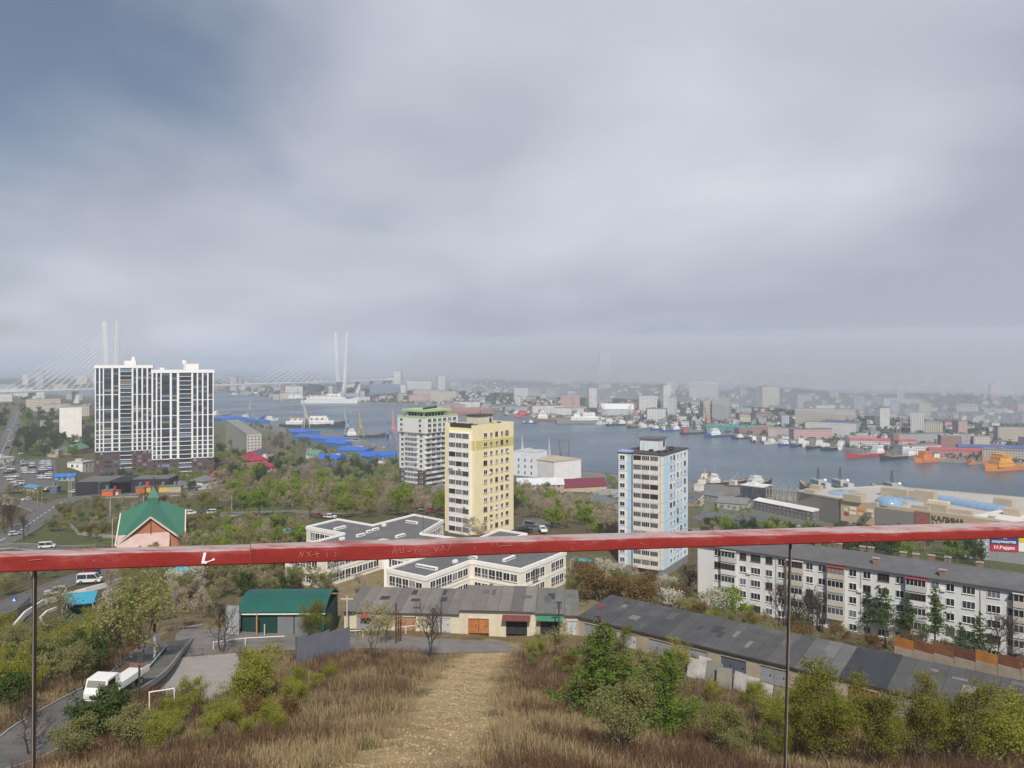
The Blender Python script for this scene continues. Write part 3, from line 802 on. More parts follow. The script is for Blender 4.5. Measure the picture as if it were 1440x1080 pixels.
# ------------------------------------------------------------------ five-storey white block
FIVE = {}
def five_storey():
    d = FB1 - FB0; rz = math.atan2(d.y, d.x); Lx = d.length + 10
    t = thing('apartment_block', 'long white five-storey apartment block with a grey felt roof', 'apartment block', FB0, rz)
    H = 14.6; D = 12.0
    WB = M('white_facade', (0.64, 0.64, 0.63), 0.9, 0.05, 0.35, stain=0.3, stain_col=(0.45, 0.43, 0.40), streak=True)
    MB().box(0, Lx, 0, D, 0.9, H).build('wall', WB, t)
    MB().box(-.05, Lx + .05, -0.06, D + .06, -2.0, 0.9).build('plinth', M('brown_plinth', (.20, .12, .085), .9, .2, .8), t)
    rf = MB(); prof = [(-0.75, H - .05), (-0.75, H + .12), (D / 2, H + 1.9), (D + .75, H + .12), (D + .75, H - .05)]
    rf.ext(prof, 'x', -0.5, Lx + .5); ro = rf.build('roof', M('old_felt', (0.115, 0.115, 0.12), .95, .2, .25, stain=.5, stain_col=(.19, .18, .17), bump=.15), t)
    inv = Matrix.Rotation(-rz, 3, 'Z')
    def fx(px):                                   # where the view through this photo column meets the facade
        s = (px - 720) / F
        # X = s*Y ; X = FB0.x + d.x*k ; Y = FB0.y + d.y*k
        k = (s * FB0.y - FB0.x) / (d.x - s * d.y); return k * d.length
    FIVE['fx'] = fx; FIVE['t'] = t; FIVE['rz'] = rz
    fl = 2.8
    cols = [(30, 2), (85, 'b'), (147, 2), (205, 3), (267, 2), (323, 2), (390, 'b'), (453, 2), (510, 2), (577, 'b'), (652, 2), (717, 2), (793, 3), (868, 2), (945, 'B'),
            (1030, 2), (1100, 2), (1185, 3), (1300, 3), (1385, 2), (1440, 'b'), (1500, 2), (1560, 3)]
    rr = random.Random(5)
    BEI = M('balcony_beige', (.50, .45, .39), .9, .1, .5, stain=.35, stain_col=(.33, .29, .25))
    GRY = M('balcony_grey', (.46, .46, .45), .9, .1, .5, stain=.35, stain_col=(.30, .28, .26))
    REDS = M('red_sheet', (.42, .07, .08), .6, .12)
    ac = MB().box(-.42, .42, -.36, 0, 0, .6).mesh('air_conditioner', MATS['ac_white'])
    for zx, kind in cols:
        x = fx(1000 + zx / 3.27)
        for i in range(5):
            z = H - 0.15 - fl * (i + 1) + 0.85
            if kind in ('b', 'B'):
                if i < 4 or rr.random() < .4:
                    w_ = 3.3 if kind == 'b' else 3.6
                    m_ = rr.choice([BEI, GRY, BEI, WB])
                    sbox('balcony', m_, t, x, 0, z - 0.85, 0, w_, 1.15, 1.05)
                    window(t, x, -1.02, z + 0.22, 0, w_ - .1, 1.35, 4 if kind == 'b' else 5, FRW if rr.random() < .8 else FRB, sill=False)
                    sbox('balcony_side', m_, t, x - w_ / 2 + .04, 0, z + .2, 0, .08, 1.0, 1.4)
                    sbox('balcony_side', m_, t, x + w_ / 2 - .04, 0, z + .2, 0, .08, 1.0, 1.4)
                    if i == 0: sbox('awning', REDS if zx in (577, 945) else GRY, t, x, 0, z + 1.6, 0, w_ + .3, 1.35, .12)
                    else: sbox('balcony_slab', GRY, t, x, 0, z + 1.6, 0, w_ + .05, 1.18, .13)
            else:
                window(t, x, 0, z, 0, 1.45 if kind == 2 else 2.15, 1.45, kind, FRW if rr.random() < .78 else FRB)
                if rr.random() < .13: put('air_conditioner', ac, t, (x + 1.35, 0, z - .2))
    for zx in (1240, 300, 690): sbox('drainpipe', GRY, t, fx(1000 + zx / 3.27), 0, .9, 0, .16, .16, H - .95)
    # roof vents
    BRV = M('vent_brick', (.24, .16, .12), .9, .25, 1.5)
    for px, py in ((1213, 775), (1225, 779), (1232, 790), (1310, 790), (1326, 805), (1333, 796), (1379, 792), (1277, 772), (1294, 775), (1180, 770), (1150, 772)):
        z = FB0.z + H + 1.2; p = WZ(px, py, z); q = inv @ (p - FB0)
        y = min(max(q.y, 0.6), D - .6); zr = H + .12 + (1.78 * (y + .75) / (D / 2 + .75) if y < D / 2 else 1.78 * (D + .75 - y) / (D / 2 + .75))
        b = MB().box(-.55, .55, -.4, .4, -.5, 1.15).build('chimney', BRV, ro, (q.x, y, zr))
        MB().box(-.7, .7, -.55, .55, 1.15, 1.3).build('chimney_cap', CONC, b) if False else None
        MB().box(-.68, .68, -.53, .53, zr + 1.15, zr + 1.3).build('chimney_cap', CONC, ro, (q.x, y, 0))
    a = MB()
    for x in range(8, int(Lx), 7): a.tube((x, D / 2, H + 1.5), (x, D / 2, H + 4 + (x % 3)), .04, n=4)
    a.build('antenna', DARKM, ro)
five_storey()

# ------------------------------------------------------------------ kindergarten
def kindergarten():
    z0, z1 = 83.0, 89.4
    poly = [(-49, 166), (-39.5, 159.8), (-29.5, 175.2), (-14.5, 165.5), (-24.5, 150.1), (-16.2, 144.1), (-8.3, 156.5), (1.8, 149.8), (7.35, 157.7), (11.5, 164.0),
            (-4.0, 170.8), (3.5, 180.9), (-3.1, 185.4), (-8.75, 174.4), (-21.5, 181.0), (-17.5, 196.5), (-26, 203.9), (-34.6, 190.7), (-44.9, 198), (-50.5, 188.8), (-39.5, 181)]
    t = thing('kindergarten', 'white two-storey kindergarten with stepped wings and flat grey roofs', 'kindergarten', (0, 0, 0))
    b = MB(); b.prism(poly, z0 - 1, z1, 0); b.build('wall', CREAMW, t)
    n = len(poly); cx = [Vector(p) for p in poly]
    rim = MB(); rt = MB()
    for i in range(n):
        a, c = cx[i], cx[(i + 1) % n]; d = (c - a).normalized(); nn = Vector((d.y, -d.x))
        rim.prism([tuple(a + nn * .12 - d * .12), tuple(c + nn * .12 + d * .12), tuple(c - nn * .35 - d * .0), tuple(a - nn * .35)], z1 - .35 - i * .002, z1 + .45 + i * .002)
    rim.build('parapet', WHITE, t)
    rt.add([(p[0], p[1], z1 + .08) for p in poly], [tuple(range(n))])
    bm_ro = rt.build('roof', ROOFG, t)
    # windows on the walls that look towards the slope
    for i in range(n):
        a, c = cx[i], cx[(i + 1) % n]; d = (c - a); L_ = d.length; d.normalize(); nn = Vector((d.y, -d.x))
        mid = (a + c) / 2
        if nn.dot(-mid) < -0.2 * mid.length or L_ < 3: continue
        rzw = math.atan2(d.y, d.x)
        cnt = int((L_ - 1.4) // 1.75); off = (L_ - cnt * 1.75) / 2 + .875
        sbox('wall_band', WHITE, t, mid.x + nn.x * .03, mid.y + nn.y * .03, z0 + 3.05, rzw, L_ - .1, .06, .5)
        for k in range(cnt):
            p = a + d * (off + k * 1.75)
            big = (i * 3 + k // 4) % 3 == 0
            for zz in (z0 + .95, z0 + 4.0):
                window(t, p.x, p.y, zz - (.25 if big else 0), rzw, 1.62, 1.55 + (.35 if big else 0), 2, FRW, bars=.3 if big else 0, sill=not big)
    # skylight strips, vents and hatches on the roof
    e = Vector((.839, -.545))
    for px, py, L_ in ((478, 742, 3.6), (507, 752, 2.4), (579, 734, 3.6), (519, 747, 1.5), (528, 744, 1.9), (540, 738, .9), (563, 753, 3.0), (600, 797, 5.2), (665, 783, 2.0), (716, 785, 4.0), (640, 789, 1.0), (481, 757, 1.2)):
        p = WZ(px, py, z1 + .4)
        r = math.atan2(-.545, .839) if px in (600, 579, 665) else math.atan2(.839, .545)
        b = MB().box(-L_ / 2, L_ / 2, -.35, .35, 0, .55)
        o = b.build('skylight', WHITE, t, (p.x, p.y, z1 + .08), r)
        g = MB()
        k = int(L_ / .5)
        for q in range(k): g.box(-L_ / 2 + .08 + q * .5, -L_ / 2 + .42 + q * .5, -.37, .37, .18, .45)
        if k > 2: g.build('pane', GL, o)
    MB().tube((-21, 181.5, z1), (-21, 181.5, z1 + 4.5), .06, n=6).build('antenna', DARKM, t)
    # entrance post between the wings
    sbox('pillar', WHITE, t, -26.0, 160.2, z0, 0, 1.0, 1.0, 6.3)
    window(t, 4.6 + .03, 153.8 - .03, z0 + 3.3, math.atan2(7.9, 5.55), 1.9, 2.4, 3, FRD)
kindergarten()

# ------------------------------------------------------------------ twin high-rise, white ribs over dark cladding, brick foot
def highrise(c, rz, bays, floors_w, floors_b, label, depth, roof_boxes, mirror=False):
    t = thing('apartment_tower', label, 'apartment tower', c, rz)
    RIB = M('rib_white', (0.80, 0.79, 0.78), .8, .04, .2)
    CLAD = M('dark_cladding', (0.05, 0.047, 0.05), .7, .15, .3)
    BRK = M('brown_brick', (0.125, 0.072, 0.055), .9, .15, .4)
    Wd = sum(b[1] for b in bays); fl = 3.12
    Hb = floors_b * fl; H = Hb + floors_w * fl
    MB().box(0, Wd, 0, depth, Hb, H).build('wall', CLAD, t)
    MB().box(-.05, Wd + .05, -.05, depth, -2, Hb).build('brick_base', BRK, t)
    rim = MB(); rim.box(-.5, Wd + .5, -.75, 0.4, H - .6, H + 1.6); rim.box(-.5, Wd + .5, depth - .4, depth + .5, H - .6, H + 1.6)
    rim.box(-.5, 0.4, .4, depth - .4, H - .6, H + 1.6); rim.box(Wd - .4, Wd + .5, .4, depth - .4, H - .6, H + 1.6)
    rim.build('parapet', RIB, t)
    MB().box(.4, Wd - .4, .4, depth - .4, H, H + .3).build('roof', ROOFG, t)
    x = 0
    pier = ubox(RIB, 'rib'); slabm = ubox(RIB, 'balcony_slab')
    for kind, w_ in bays:
        if kind == 'P':
            put('rib', pier, t, (x + w_ / 2, 0, Hb), 0, (w_, .55, H - Hb - .6))
        elif kind == 'D':
            for k in range(floors_w + floors_b):
                window(t, x + w_ / 2, -.02, k * fl + .75, 0, w_ - .12, 1.75, 2 if w_ > 2 else 1, FRD, GLB, sill=False)
        else:
            for k in range(floors_w + floors_b):
                window(t, x + w_ / 2, -.02, k * fl + .5, 0, w_ - .5, 2.2, 4, FRD, GLB, sill=False)
                put('balcony_slab', slabm, t, (x + w_ / 2, 0, (k + 1) * fl - .3), 0, (w_ + .6, .95, .34))
        x += w_
    # white floor lines: every floor low down, every fifth higher up
    lines = [Hb, Hb + fl, Hb + 2 * fl, Hb + 3 * fl, Hb + 4 * fl, Hb + 5 * fl, Hb + 7 * fl, Hb + 10 * fl, Hb + 13.5 * fl]
    for z in lines:
        xx = 0
        for kind, w_ in bays:
            if kind == 'D': put('floor_band', ubox(RIB, 'floor_band'), t, (xx + w_ / 2, 0, z - .25), 0, (w_, .5, .5))
            xx += w_
    for (x0, x1, y0, y1, h) in roof_boxes:
        MB().box(x0, x1, y0, y1, H + .3, H + h).build('roof_room', RIB, t)
    return t
_P = [('P', 0.72), ('D', 1.88), ('P', 0.94), ('D', 1.62), ('P', 0.79), ('D', 4.75), ('P', 1.30), ('D', 3.50), ('P', 1.15), ('B', 7.6), ('P', 1.22), ('D', 1.88), ('P', 1.15), ('D', 2.38), ('P', 1.08), ('D', 2.38), ('P', 1.08), ('D', 2.25), ('P', 0.72)]
_P2 = [('P', 0.86), ('D', 1.75), ('P', 0.94), ('D', 2.00), ('P', 0.86), ('D', 5.25), ('P', 1.44), ('D', 3.25), ('P', 1.58), ('B', 8.0), ('P', 1.30), ('D', 2.38), ('P', 1.01), ('D', 2.50), ('P', 1.01), ('D', 2.50), ('P', 1.01), ('D', 2.75), ('P', 0.72)]
def place_twin():
    # the two wings face the viewer; the second stands a little forward
    a = W(133.5, 672, 566); b = W(213.5, 672, 548)
    rz = R(23.5)
    highrise(Vector((a.x, a.y, 48.5)), rz, _P, 20, 5, 'white ribbed high-rise wing with dark glazed balcony stack and brick foot', 20, [(19, 27, 5, 12, 5.0), (24, 26, 6, 8, 8.0)])
    highrise(Vector((b.x, b.y, 45.2)), rz, _P2, 20, 5, 'white ribbed high-rise wing with brown louvred stack beside its glazed twin', 20, [(20, 31, 5, 12, 6.0), (20, 22.5, 5, 8, 8.5), (5, 8, 8, 12, 3.2)])
place_twin()

# ------------------------------------------------------------------ green-topped tower
def green_tower():
    c = W(597, 588, 432); rz = math.atan2(1.25, 1.0)
    zb = 53.0; H = c.z - zb
    t = thing('apartment_tower', 'white and brown apartment tower with a light green roof crown', 'apartment tower', (c.x, c.y, zb), rz)
    Lr, Ll = 26.0, 20.5
    WH = M('tower_white', (.70, .70, .68), .85, .05, .3); BR = M('tower_brown', (.10, .07, .06), .85, .1, .3)
    GR = M('tower_green', (.40, .55, .26), .8, .06, .3); GP = M('tower_grey', (.42, .44, .42), .85, .08, .3)
    fl = H / 16
    MB().box(0, Lr, 0, Ll, 5.7 * fl, H).build('wall', WH, t)
    MB().box(-.04, Lr, -.04, Ll + .04, -2, 5.7 * fl).build('brown_base', BR, t)
    cr = MB(); cr.box(-.9, Lr + .6, -.9, 0, H - 3 * fl, H); cr.box(-.9, 0, 0, Ll + .7, H - 3 * fl, H); cr.build('crown', WH, t)
    gb = MB(); gb.box(-1.0, Lr + .7, -1.0, -.4, H - .01, H + .9); gb.box(-1.0, -.4, -.4, Ll + .8, H - .01, H + .9); gb.box(Lr, Lr + .7, -.4, Ll + .8, H - .01, H + .9); gb.box(-.4, Lr, Ll, Ll + .8, H - .01, H + .9)
    gb.build('green_band', GR, t)
    MB().box(-.4, Lr, -.4, Ll, H, H + .2).build('roof', ROOFD, t)
    ph = MB(); ph.box(2.5, Lr - 5, 3, Ll - 3, H + .2, H + 3.2); p = ph.build('penthouse', WH, t)
    MB().box(1.0, Lr - 3, 1.2, Ll - 1, H + 3.2, H + 4.5).build('penthouse_roof', GR, p)
    for k in range(6): window(p, 4.5 + 2.6 * k, 3.0, H + .7, 0, 1.8, 2.0, 2, FRD)
    for k in range(5): window(p, 2.5, 5 + 2.4 * k, H + .7, R(-90), 1.8, 2.0, 2, FRD)
    vm = ubox(DARKM, 'roof_vent')
    for k in range(7): put('roof_vent', vm, p, (4 + 2.6 * k, 5 + (k * 37 % 9), H + 4.5), 0, (1.2, 1.2, 1.1))
    for i in range(16):
        z = fl * i
        # left face: window piers either side of a glazed centre bay
        for y in (2.6, 17.8):
            window(t, -.9 if i >= 13 else -.06, y, z + .7, R(-90), 2.2, fl - 1.4, 2, FRW)
        sbox('balcony', WH, t, -.03, 10.3, z + .02, R(-90), 10.0, .75, .85)
        for y in (6.6, 9.05, 11.5, 13.95): window(t, -.66, y, z + .9, R(-90), 2.3, fl - 1.1, 3, FRW, GLB, sill=False)
        # right face: rows of open balconies
        for k in range(6):
            x = 3.0 + 4.1 * k
            window(t, x, -.92 if i >= 13 else -.06, z + .5, 0, 2.9, fl - 1.0, 3, FRW)
            if i < 13:
                sbox('balcony', GP if (i + k) % 3 else WH, t, x, -.04, z + .02, 0, 3.6, 1.2, .9)
        sbox('floor_band', GP, t, Lr / 2, -.03, z - .12, 0, Lr - .2, 1.0 if i < 13 else .9, .13)
green_tower()

# ------------------------------------------------------------------ tent-roofed chapel
def chapel():
    c = W(216, 770, 239); t = thing('chapel', 'small brick chapel under a steep green tent roof with spire', 'chapel', (c.x, c.y, 72.4), R(20))
    GRN = M('green_roof_metal', (.045, .155, .105), .55, .1, .4, bump=.1)
    BRK = M('orange_brick', (.42, .17, .09), .9, .15, .8, stain=.2, stain_col=(.3, .2, .15))
    PNK = M('pink_metal', (.52, .36, .33), .6, .15, .5, stain=.6, stain_col=(.62, .50, .46))
    TRM = M('pale_trim', (.62, .52, .44), .8, .1)
    a, ze, zg, zt = 9.2, 3.6, 11.2, 15.4
    w = MB(); w.box(-a + .8, a - .8, -a + .8, a - .8, -1, ze)
    for k in range(4):
        r = Matrix.Rotation(k * math.pi / 2, 3, 'Z')
        y = -a + .8
        w.add([r @ Vector(p) for p in ((-a + .8, y, ze), (a - .8, y, ze), (0, y, zg - .5), (-a + .8, y + .4, ze), (a - .8, y + .4, ze), (0, y + .4, zg - .5))],
              [(0, 1, 2), (5, 4, 3), (0, 2, 5, 3), (1, 4, 5, 2)])
    w.build('wall', BRK, t)
    rf = MB(); tr = MB()
    T = Vector((0, 0, zt))
    for k in range(4):
        r = Matrix.Rotation(k * math.pi / 2, 3, 'Z')
        G = r @ Vector((0, -a, zg)); Lc = r @ Vector((-a - .3, -a - .3, ze - .3)); Rc = r @ Vector((a + .3, -a - .3, ze - .3))
        for q in (Lc, Rc):
            up = Vector((0, 0, .25))
            rf.add([T, G, q, T + up, G + up, q + up], [(0, 1, 2), (5, 4, 3), (0, 3, 4, 1), (1, 4, 5, 2), (2, 5, 3, 0)])
            tr.bar(G + Vector((0, 0, .1)), q + Vector((0, 0, .1)), .35, .45)
    rf.build('roof', GRN, t); tr.build('roof_trim', TRM, t)
    for s in (-1, 1):
        p0 = Vector((s * a * 1.03, s * 0 - a * 1.03, ze))
    sp = MB(); sp.box(-1.5, 1.5, -1.5, 1.5, zt - 1.6, zt + .4); so = sp.build('spire_base', GRN, t)
    g = MB(); g.ext([(-1.7, zt + .4), (1.7, zt + .4), (0, zt + 4.2)], 'y', -1.4, 1.4); g.build('spire_gable', M('pale_green_metal', (.12, .26, .19), .6, .1), so)
    MB().lathe([(1.1, zt + 1.5), (.05, zt + 6.8)], 8).build('spire', M('dark_green_metal', (.025, .06, .045), .6, .1), so)
    MB().box(-.12, .12, -a + .55, -a + .8, 1, zg - .6).build('window_strip', FRD, t)
    # pink lean-to roof at the front
    aw = MB(); n = 8
    A_, B_ = [], []
    for i in range(n + 1):
        s = i / n; y = -a + .75 - 3.4 * s; z = 6.3 - 4.6 * (1 - (1 - s) ** 1.9)
        A_.append((-a + .2, y, z)); B_.append((a - 4.0, y, z + .15))
    aw.add(A_ + B_, [(i, i + 1, n + 2 + i, n + 1 + i) for i in range(n)]); aw.add([(p[0], p[1], p[2] - .15) for p in A_ + B_], [(n + 1 + i, n + 2 + i, i + 1, i) for i in range(n)])
    aw.build('porch_roof', PNK, t)
    MB().box(-a + .6, a - 4.4, -a - 2.2, -a + .8, -1, 2.4).build('porch', BRK, t)
chapel()
# ------------------------------------------------------------------ garage row
OBJF = M('felt_sheet', (1, 1, 1), .95, .16, .5, objcol=True, stain=.4, stain_col=(.17, .16, .15), bump=.2)
BLK = M('block_wall', (.37, .31, .235), .92, .2, .8, stain=.6, stain_col=(.25, .20, .15), bump=.3, bscale=3)
CRW = M('cream_block', (.60, .53, .40), .92, .12, .8, stain=.4, stain_col=(.36, .30, .22), bump=.2, bscale=3)
LINT = M('pale_lintel', (.60, .56, .50), .9, .1, .8, stain=.4, stain_col=(.33, .29, .24))
RUST = M('rusty_steel', (.40, .15, .05), .85, .35, 1.1, stain=.6, stain_col=(.50, .42, .36), streak=True)
RUSTD = M('dark_rust', (.20, .085, .045), .85, .3, 1.0, stain=.5, stain_col=(.32, .15, .07))
DGREY = M('grey_door', (.27, .28, .30), .7, .12, .8, stain=.35, stain_col=(.34, .31, .28))
DLGT = M('pale_door', (.45, .46, .47), .7, .1, .8, stain=.4, stain_col=(.33, .28, .24))
DBLK = M('black_door', (.035, .033, .036), .7, .2, 1.0)
DBLU = M('slate_door', (.09, .11, .15), .7, .15, 1.0)
DBRN = M('brown_door', (.36, .21, .11), .85, .25, 1.0, stain=.5, stain_col=(.22, .12, .06), streak=True)
AWB = M('maroon_sheet', (.16, .055, .055), .7, .15, 2.0)
AWG = M('green_sheet', (.05, .20, .12), .7, .15, 2.0)
AWR = M('crimson_sheet', (.42, .05, .06), .7, .1, 2.0)
def garage(p0, rz, w, h, door, wallm, lint, roofcols, awning, label, dw=2.9, dh=2.1, depth=9.2, rise=.75, split=2):
    t = thing('garage', label, 'garage', p0, rz, 'garages built in one row')
    dh = min(dh, h - .35); x0 = (w - dw) / 2; x1 = x0 + dw
    b = MB(); b.box(0, x0, 0, .35, -.6, h); b.box(x1, w, 0, .35, -.6, h); b.box(x0, x1, 0, .35, dh, h)
    b.box(.0, .3, .35, depth, -.6, h); b.box(w - .3, w, .35, depth, -.6, h); b.box(.3, w - .3, depth - .3, depth, -.6, h)
    b.build('wall', wallm, t)
    lf = dw / split
    for k in range(split):
        d = MB().box(x0 + k * lf + .02, x0 + (k + 1) * lf - .02, .10, .20, -.1, dh)
        d.box(x0 + k * lf + .06, x0 + (k + 1) * lf - .06, .075, .10, dh * .46, dh * .52)
        do = d.build('door', door, t)
        MB().box(x0 + k * lf + lf * .72, x0 + k * lf + lf * .78, .03, .10, dh * .42, dh * .56).build('handle', DARKM, do)
    MB().box(x0 - .1, x1 + .1, -.04, .0, dh - .06, dh + .16).build('lintel', lint, t)
    MB().box(.01, w - .01, -.10, .0, h - .32, h).build('cornice', lint, t)
    r = MB(); r.ext([(-.40, h), (depth + .2, h + rise), (depth + .2, h + rise + .14), (-.40, h + .14)], 'x', .0, w)
    ro = r.build('roof', ROOFD, t)
    ns = max(2, int(round(w / 1.6))); rr = random.Random(int(w * 1000 + p0.x * 77))
    for k in range(ns):
        s = MB(); a = w * k / ns + .02; c = w * (k + 1) / ns - .02 if k < ns - 1 else w - .02; o = .004 + .01 * (k % 2)
        e0 = rr.uniform(.0, .12); sl = rise / (depth + .6)
        s.ext([(-.42 + e0, h + .14 + e0 * sl + o), (depth + .2, h + rise + .14 + o), (depth + .2, h + rise + .16 + o), (-.42 + e0, h + .16 + e0 * sl + o)], 'x', a, c)
        so = s.build('roofing_sheet', OBJF, t); base = rr.choice(roofcols); f = rr.uniform(.90, 1.10); so.color = (*[q * f for q in base], 1)
    for k in range(rr.choice([1, 2, 2, 3])):
        pw, pd_ = rr.uniform(.5, 1.6), rr.uniform(.5, 2.6); a = rr.uniform(.1, max(.11, w - pw - .1)); y0 = rr.uniform(.2, depth - pd_ - .3); sl = rise / (depth + .6)
        z = lambda y: h + .14 + (y + .4) * sl + .032 + k * .004
        s = MB().ext([(y0, z(y0)), (y0 + pd_, z(y0 + pd_)), (y0 + pd_, z(y0 + pd_) + .012), (y0, z(y0) + .012)], 'x', a, a + pw).build('felt_patch', OBJF, ro)
        s.color = (*rr.choice([(.05, .05, .055), (.13, .125, .12), (.19, .18, .165), (.10, .10, .10)]), 1)
    if awning:
        m_, aw, dz = awning
        a = MB(); a.ext([(-1.05, dh - .35 + dz), (0, dh + .15 + dz), (0, dh + .22 + dz), (-1.08, dh - .30 + dz)], 'x', w / 2 - aw / 2, w / 2 + aw / 2)
        ao = a.build('awning', m_, t)
        rb = MB()
        for k in range(int(aw / .28)): rb.bar((w / 2 - aw / 2 + .14 + k * .28, -1.06, dh - .30 + dz), (w / 2 - aw / 2 + .14 + k * .28, -.01, dh + .22 + dz), .06, .05)
        rb.build('awning_rib', m_, ao)
    return t
def line_x(A, B, px):
    s = (px - 720) / F; d = B - A
    return (s * A.y - A.x) / (d.x - s * d.y) * d.length
BRNF = [(.17, .155, .14), (.145, .135, .13), (.20, .18, .16)]
DRKF = [(.080, .080, .083), (.088, .087, .088), (.072, .073, .077)]
def rows():
    A, B = GA0, GA1; d = B - A; rz = math.atan2(d.y, d.x); dn = d.normalized()
    specs = [(484, 548, 2.55, DGREY, CRW, BRNF, (AWR, 1.5, .3), 'cream garage with a small crimson awning at the end of the row'),
             (548, 592, 2.55, DBRN, CRW, BRNF, None, 'cream garage with a brown rusted double door'),
             (592, 646, 2.55, DLGT, CRW, BRNF, None, 'cream garage with a pale grey door behind thin trees'),
             (646, 700, 3.15, RUST, CRW, BRNF, None, 'cream garage with a bright orange rusted gate'),
             (700, 753, 3.15, DBLK, CRW, BRNF, (AWB, 4.0, .35), 'cream garage with a black gate under a maroon ribbed awning'),
             (753, 794, 2.95, DBLK, BLK, [(.17, .165, .15), (.15, .15, .14)], (AWG, 3.6, .45), 'garage with a dark gate under a green awning strip'),
             (794, 829, 2.75, DLGT, BLK, [(.17, .165, .15), (.14, .14, .135)], None, 'block garage with a pale dented gate beside the red pole')]
    xs = [line_x(A, B, s[0]) for s in specs] + [d.length]
    for k, s in enumerate(specs):
        a, c = xs[k], xs[k + 1]
        garage(A + dn * a, rz, c - a - .01, s[2], s[3], s[4], LINT, s[5], s[6], s[7], dw=min(3.0, (c - a) * .66))
    A, B = GA1, GB1; d = B - A; rz = math.atan2(d.y, d.x); dn = d.normalized(); n = 15; w = d.length / n
    doors = [DGREY, DLGT, DGREY, DGREY, DBLU, DGREY, DBRN, RUSTD, DGREY, DLGT, DBLU, DGREY, DGREY, RUSTD, DGREY]
    names = {0: 'block garage with a grey gate at the bend of the row', 4: 'block garage with a slate blue gate behind leaning slabs', 5: 'block garage with a plain grey gate behind leaning slabs',
             6: 'block garage with a brown gate and newly felted black roof', 7: 'block garage with a dark rusted gate hidden in bushes', 10: 'block garage with a slate blue gate half hidden by trees'}
    hs = [2.65, 2.6, 2.6, 2.6, 2.6, 2.6, 2.58, 2.68, 2.6, 2.6, 2.6, 2.6, 2.6, 2.6, 2.6]
    for k in range(n):
        cols = DRKF if k not in (6, 7) else ([(.04, .043, .052)] if k == 7 else [(.12, .12, .12), (.15, .145, .14)])
        garage(A + dn * (w * k), rz, w - .01, hs[k], doors[k], BLK, BLK, cols, None,
               names.get(k, ['', 'second', 'third', 'fourth', '', '', '', '', 'ninth', 'tenth', '', 'twelfth', 'thirteenth', 'fourteenth', 'last'][k] + ' block garage counted from the bend of the row'), dw=3.2, dh=2.0, depth=8.6, rise=.85)
rows()

# arched green garage
def green_garage():
    x0, x1, y0 = W(336, 890, 103).x, GA0.x - .6, 103.2
    zb = 93.0
    t = thing('arched_garage', 'long garage with an arched dark green metal roof and green doors', 'garage', (x0, y0, zb), 0.02)
    L_ = x1 - x0; GRN = M('garage_green', (.02, .105, .085), .5, .12, .6, bump=.1); GDR = M('garage_green_door', (.012, .05, .042), .6, .15, .6); GLT = M('bright_green_sheet', (.03, .28, .18), .6, .1)
    MB().box(.1, L_ - .1, .1, 8.2, -1.5, 3.4).build('wall', GDR, t)
    rf = MB(); prof = [(-.4 + 9.0 * k / 10, 3.35 + 1.75 * math.sin(math.pi * (.03 + .94 * k / 10)) ** .8) for k in range(11)]
    prof2 = [(y, z - .12) for y, z in reversed(prof)]
    rf.ext(prof + prof2, 'x', -.3, L_); ro = rf.build('roof', GRN, t)
    rb = MB()
    for k in range(int(L_ / .45)):
        for i in range(6): rb.bar((.1 + k * .45, prof[i][0], prof[i][1] + .01), (.1 + k * .45, prof[i + 1][0], prof[i + 1][1] + .01), .07, .05)
    rb.build('roof_rib', GRN, ro)
    MB().box(-.28, L_ - .02, -.46, -.38, 3.28, 3.42).build('eave_trim', WHITE, t)
    n = 4
    for k in range(n):
        a = .5 + (L_ - 2.4) * k / n; b_ = .5 + (L_ - 2.4) * (k + 1) / n - .15
        MB().box(a, b_, -.02, .1, -.2, 3.0).build('door', GDR if k < 2 else M('garage_grey_door', (.17, .18, .19), .7, .12), t)
    MB().box(L_ - 1.8, L_ - .3, -.03, .1, -.2, 3.0).build('door', GLT, t)
    p = MB().box(0, 1.7, 0, .15, -1, 5.0).build('fence_panel', M('galvanised_sheet', (.30, .31, .33), .6, .12), None, (W(317, 890, 101).x, 101.2, 93.0))
    tag(p, 'tall galvanised sheet panel beside the arched green garage', 'panel')
green_garage()

# grey sheet fence below the lane
def sheet_fence():
    a = W(417, 945, 85); b = W(492, 926, 92)
    t = thing('sheet_fence', 'slate grey sheet metal fence on the slope below the lane', 'fence', (a.x, a.y, gz(a.x, a.y)), math.atan2(b.y - a.y, b.x - a.x))
    L_ = (b - a).xy.length; n = 5
    G = M('slate_sheet', (.15, .16, .20), .6, .14, .8, stain=.3, stain_col=(.22, .2, .19), bump=.15)
    dz = gz(b.x, b.y) - gz(a.x, a.y)
    for k in range(n):
        z = dz * k / n
        MB().box(k * L_ / n + .03, (k + 1) * L_ / n - .03, -.03, .03, z - .8, z + 3.0 - .12 * (k % 2)).build('panel', G, t)
    for k in range(n + 1):
        MB().tube((k * L_ / n, .08, dz * k / n - 1), (k * L_ / n, .08, dz * k / n + 3.1), .05, n=6).build('post', DARKM, t)
sheet_fence()

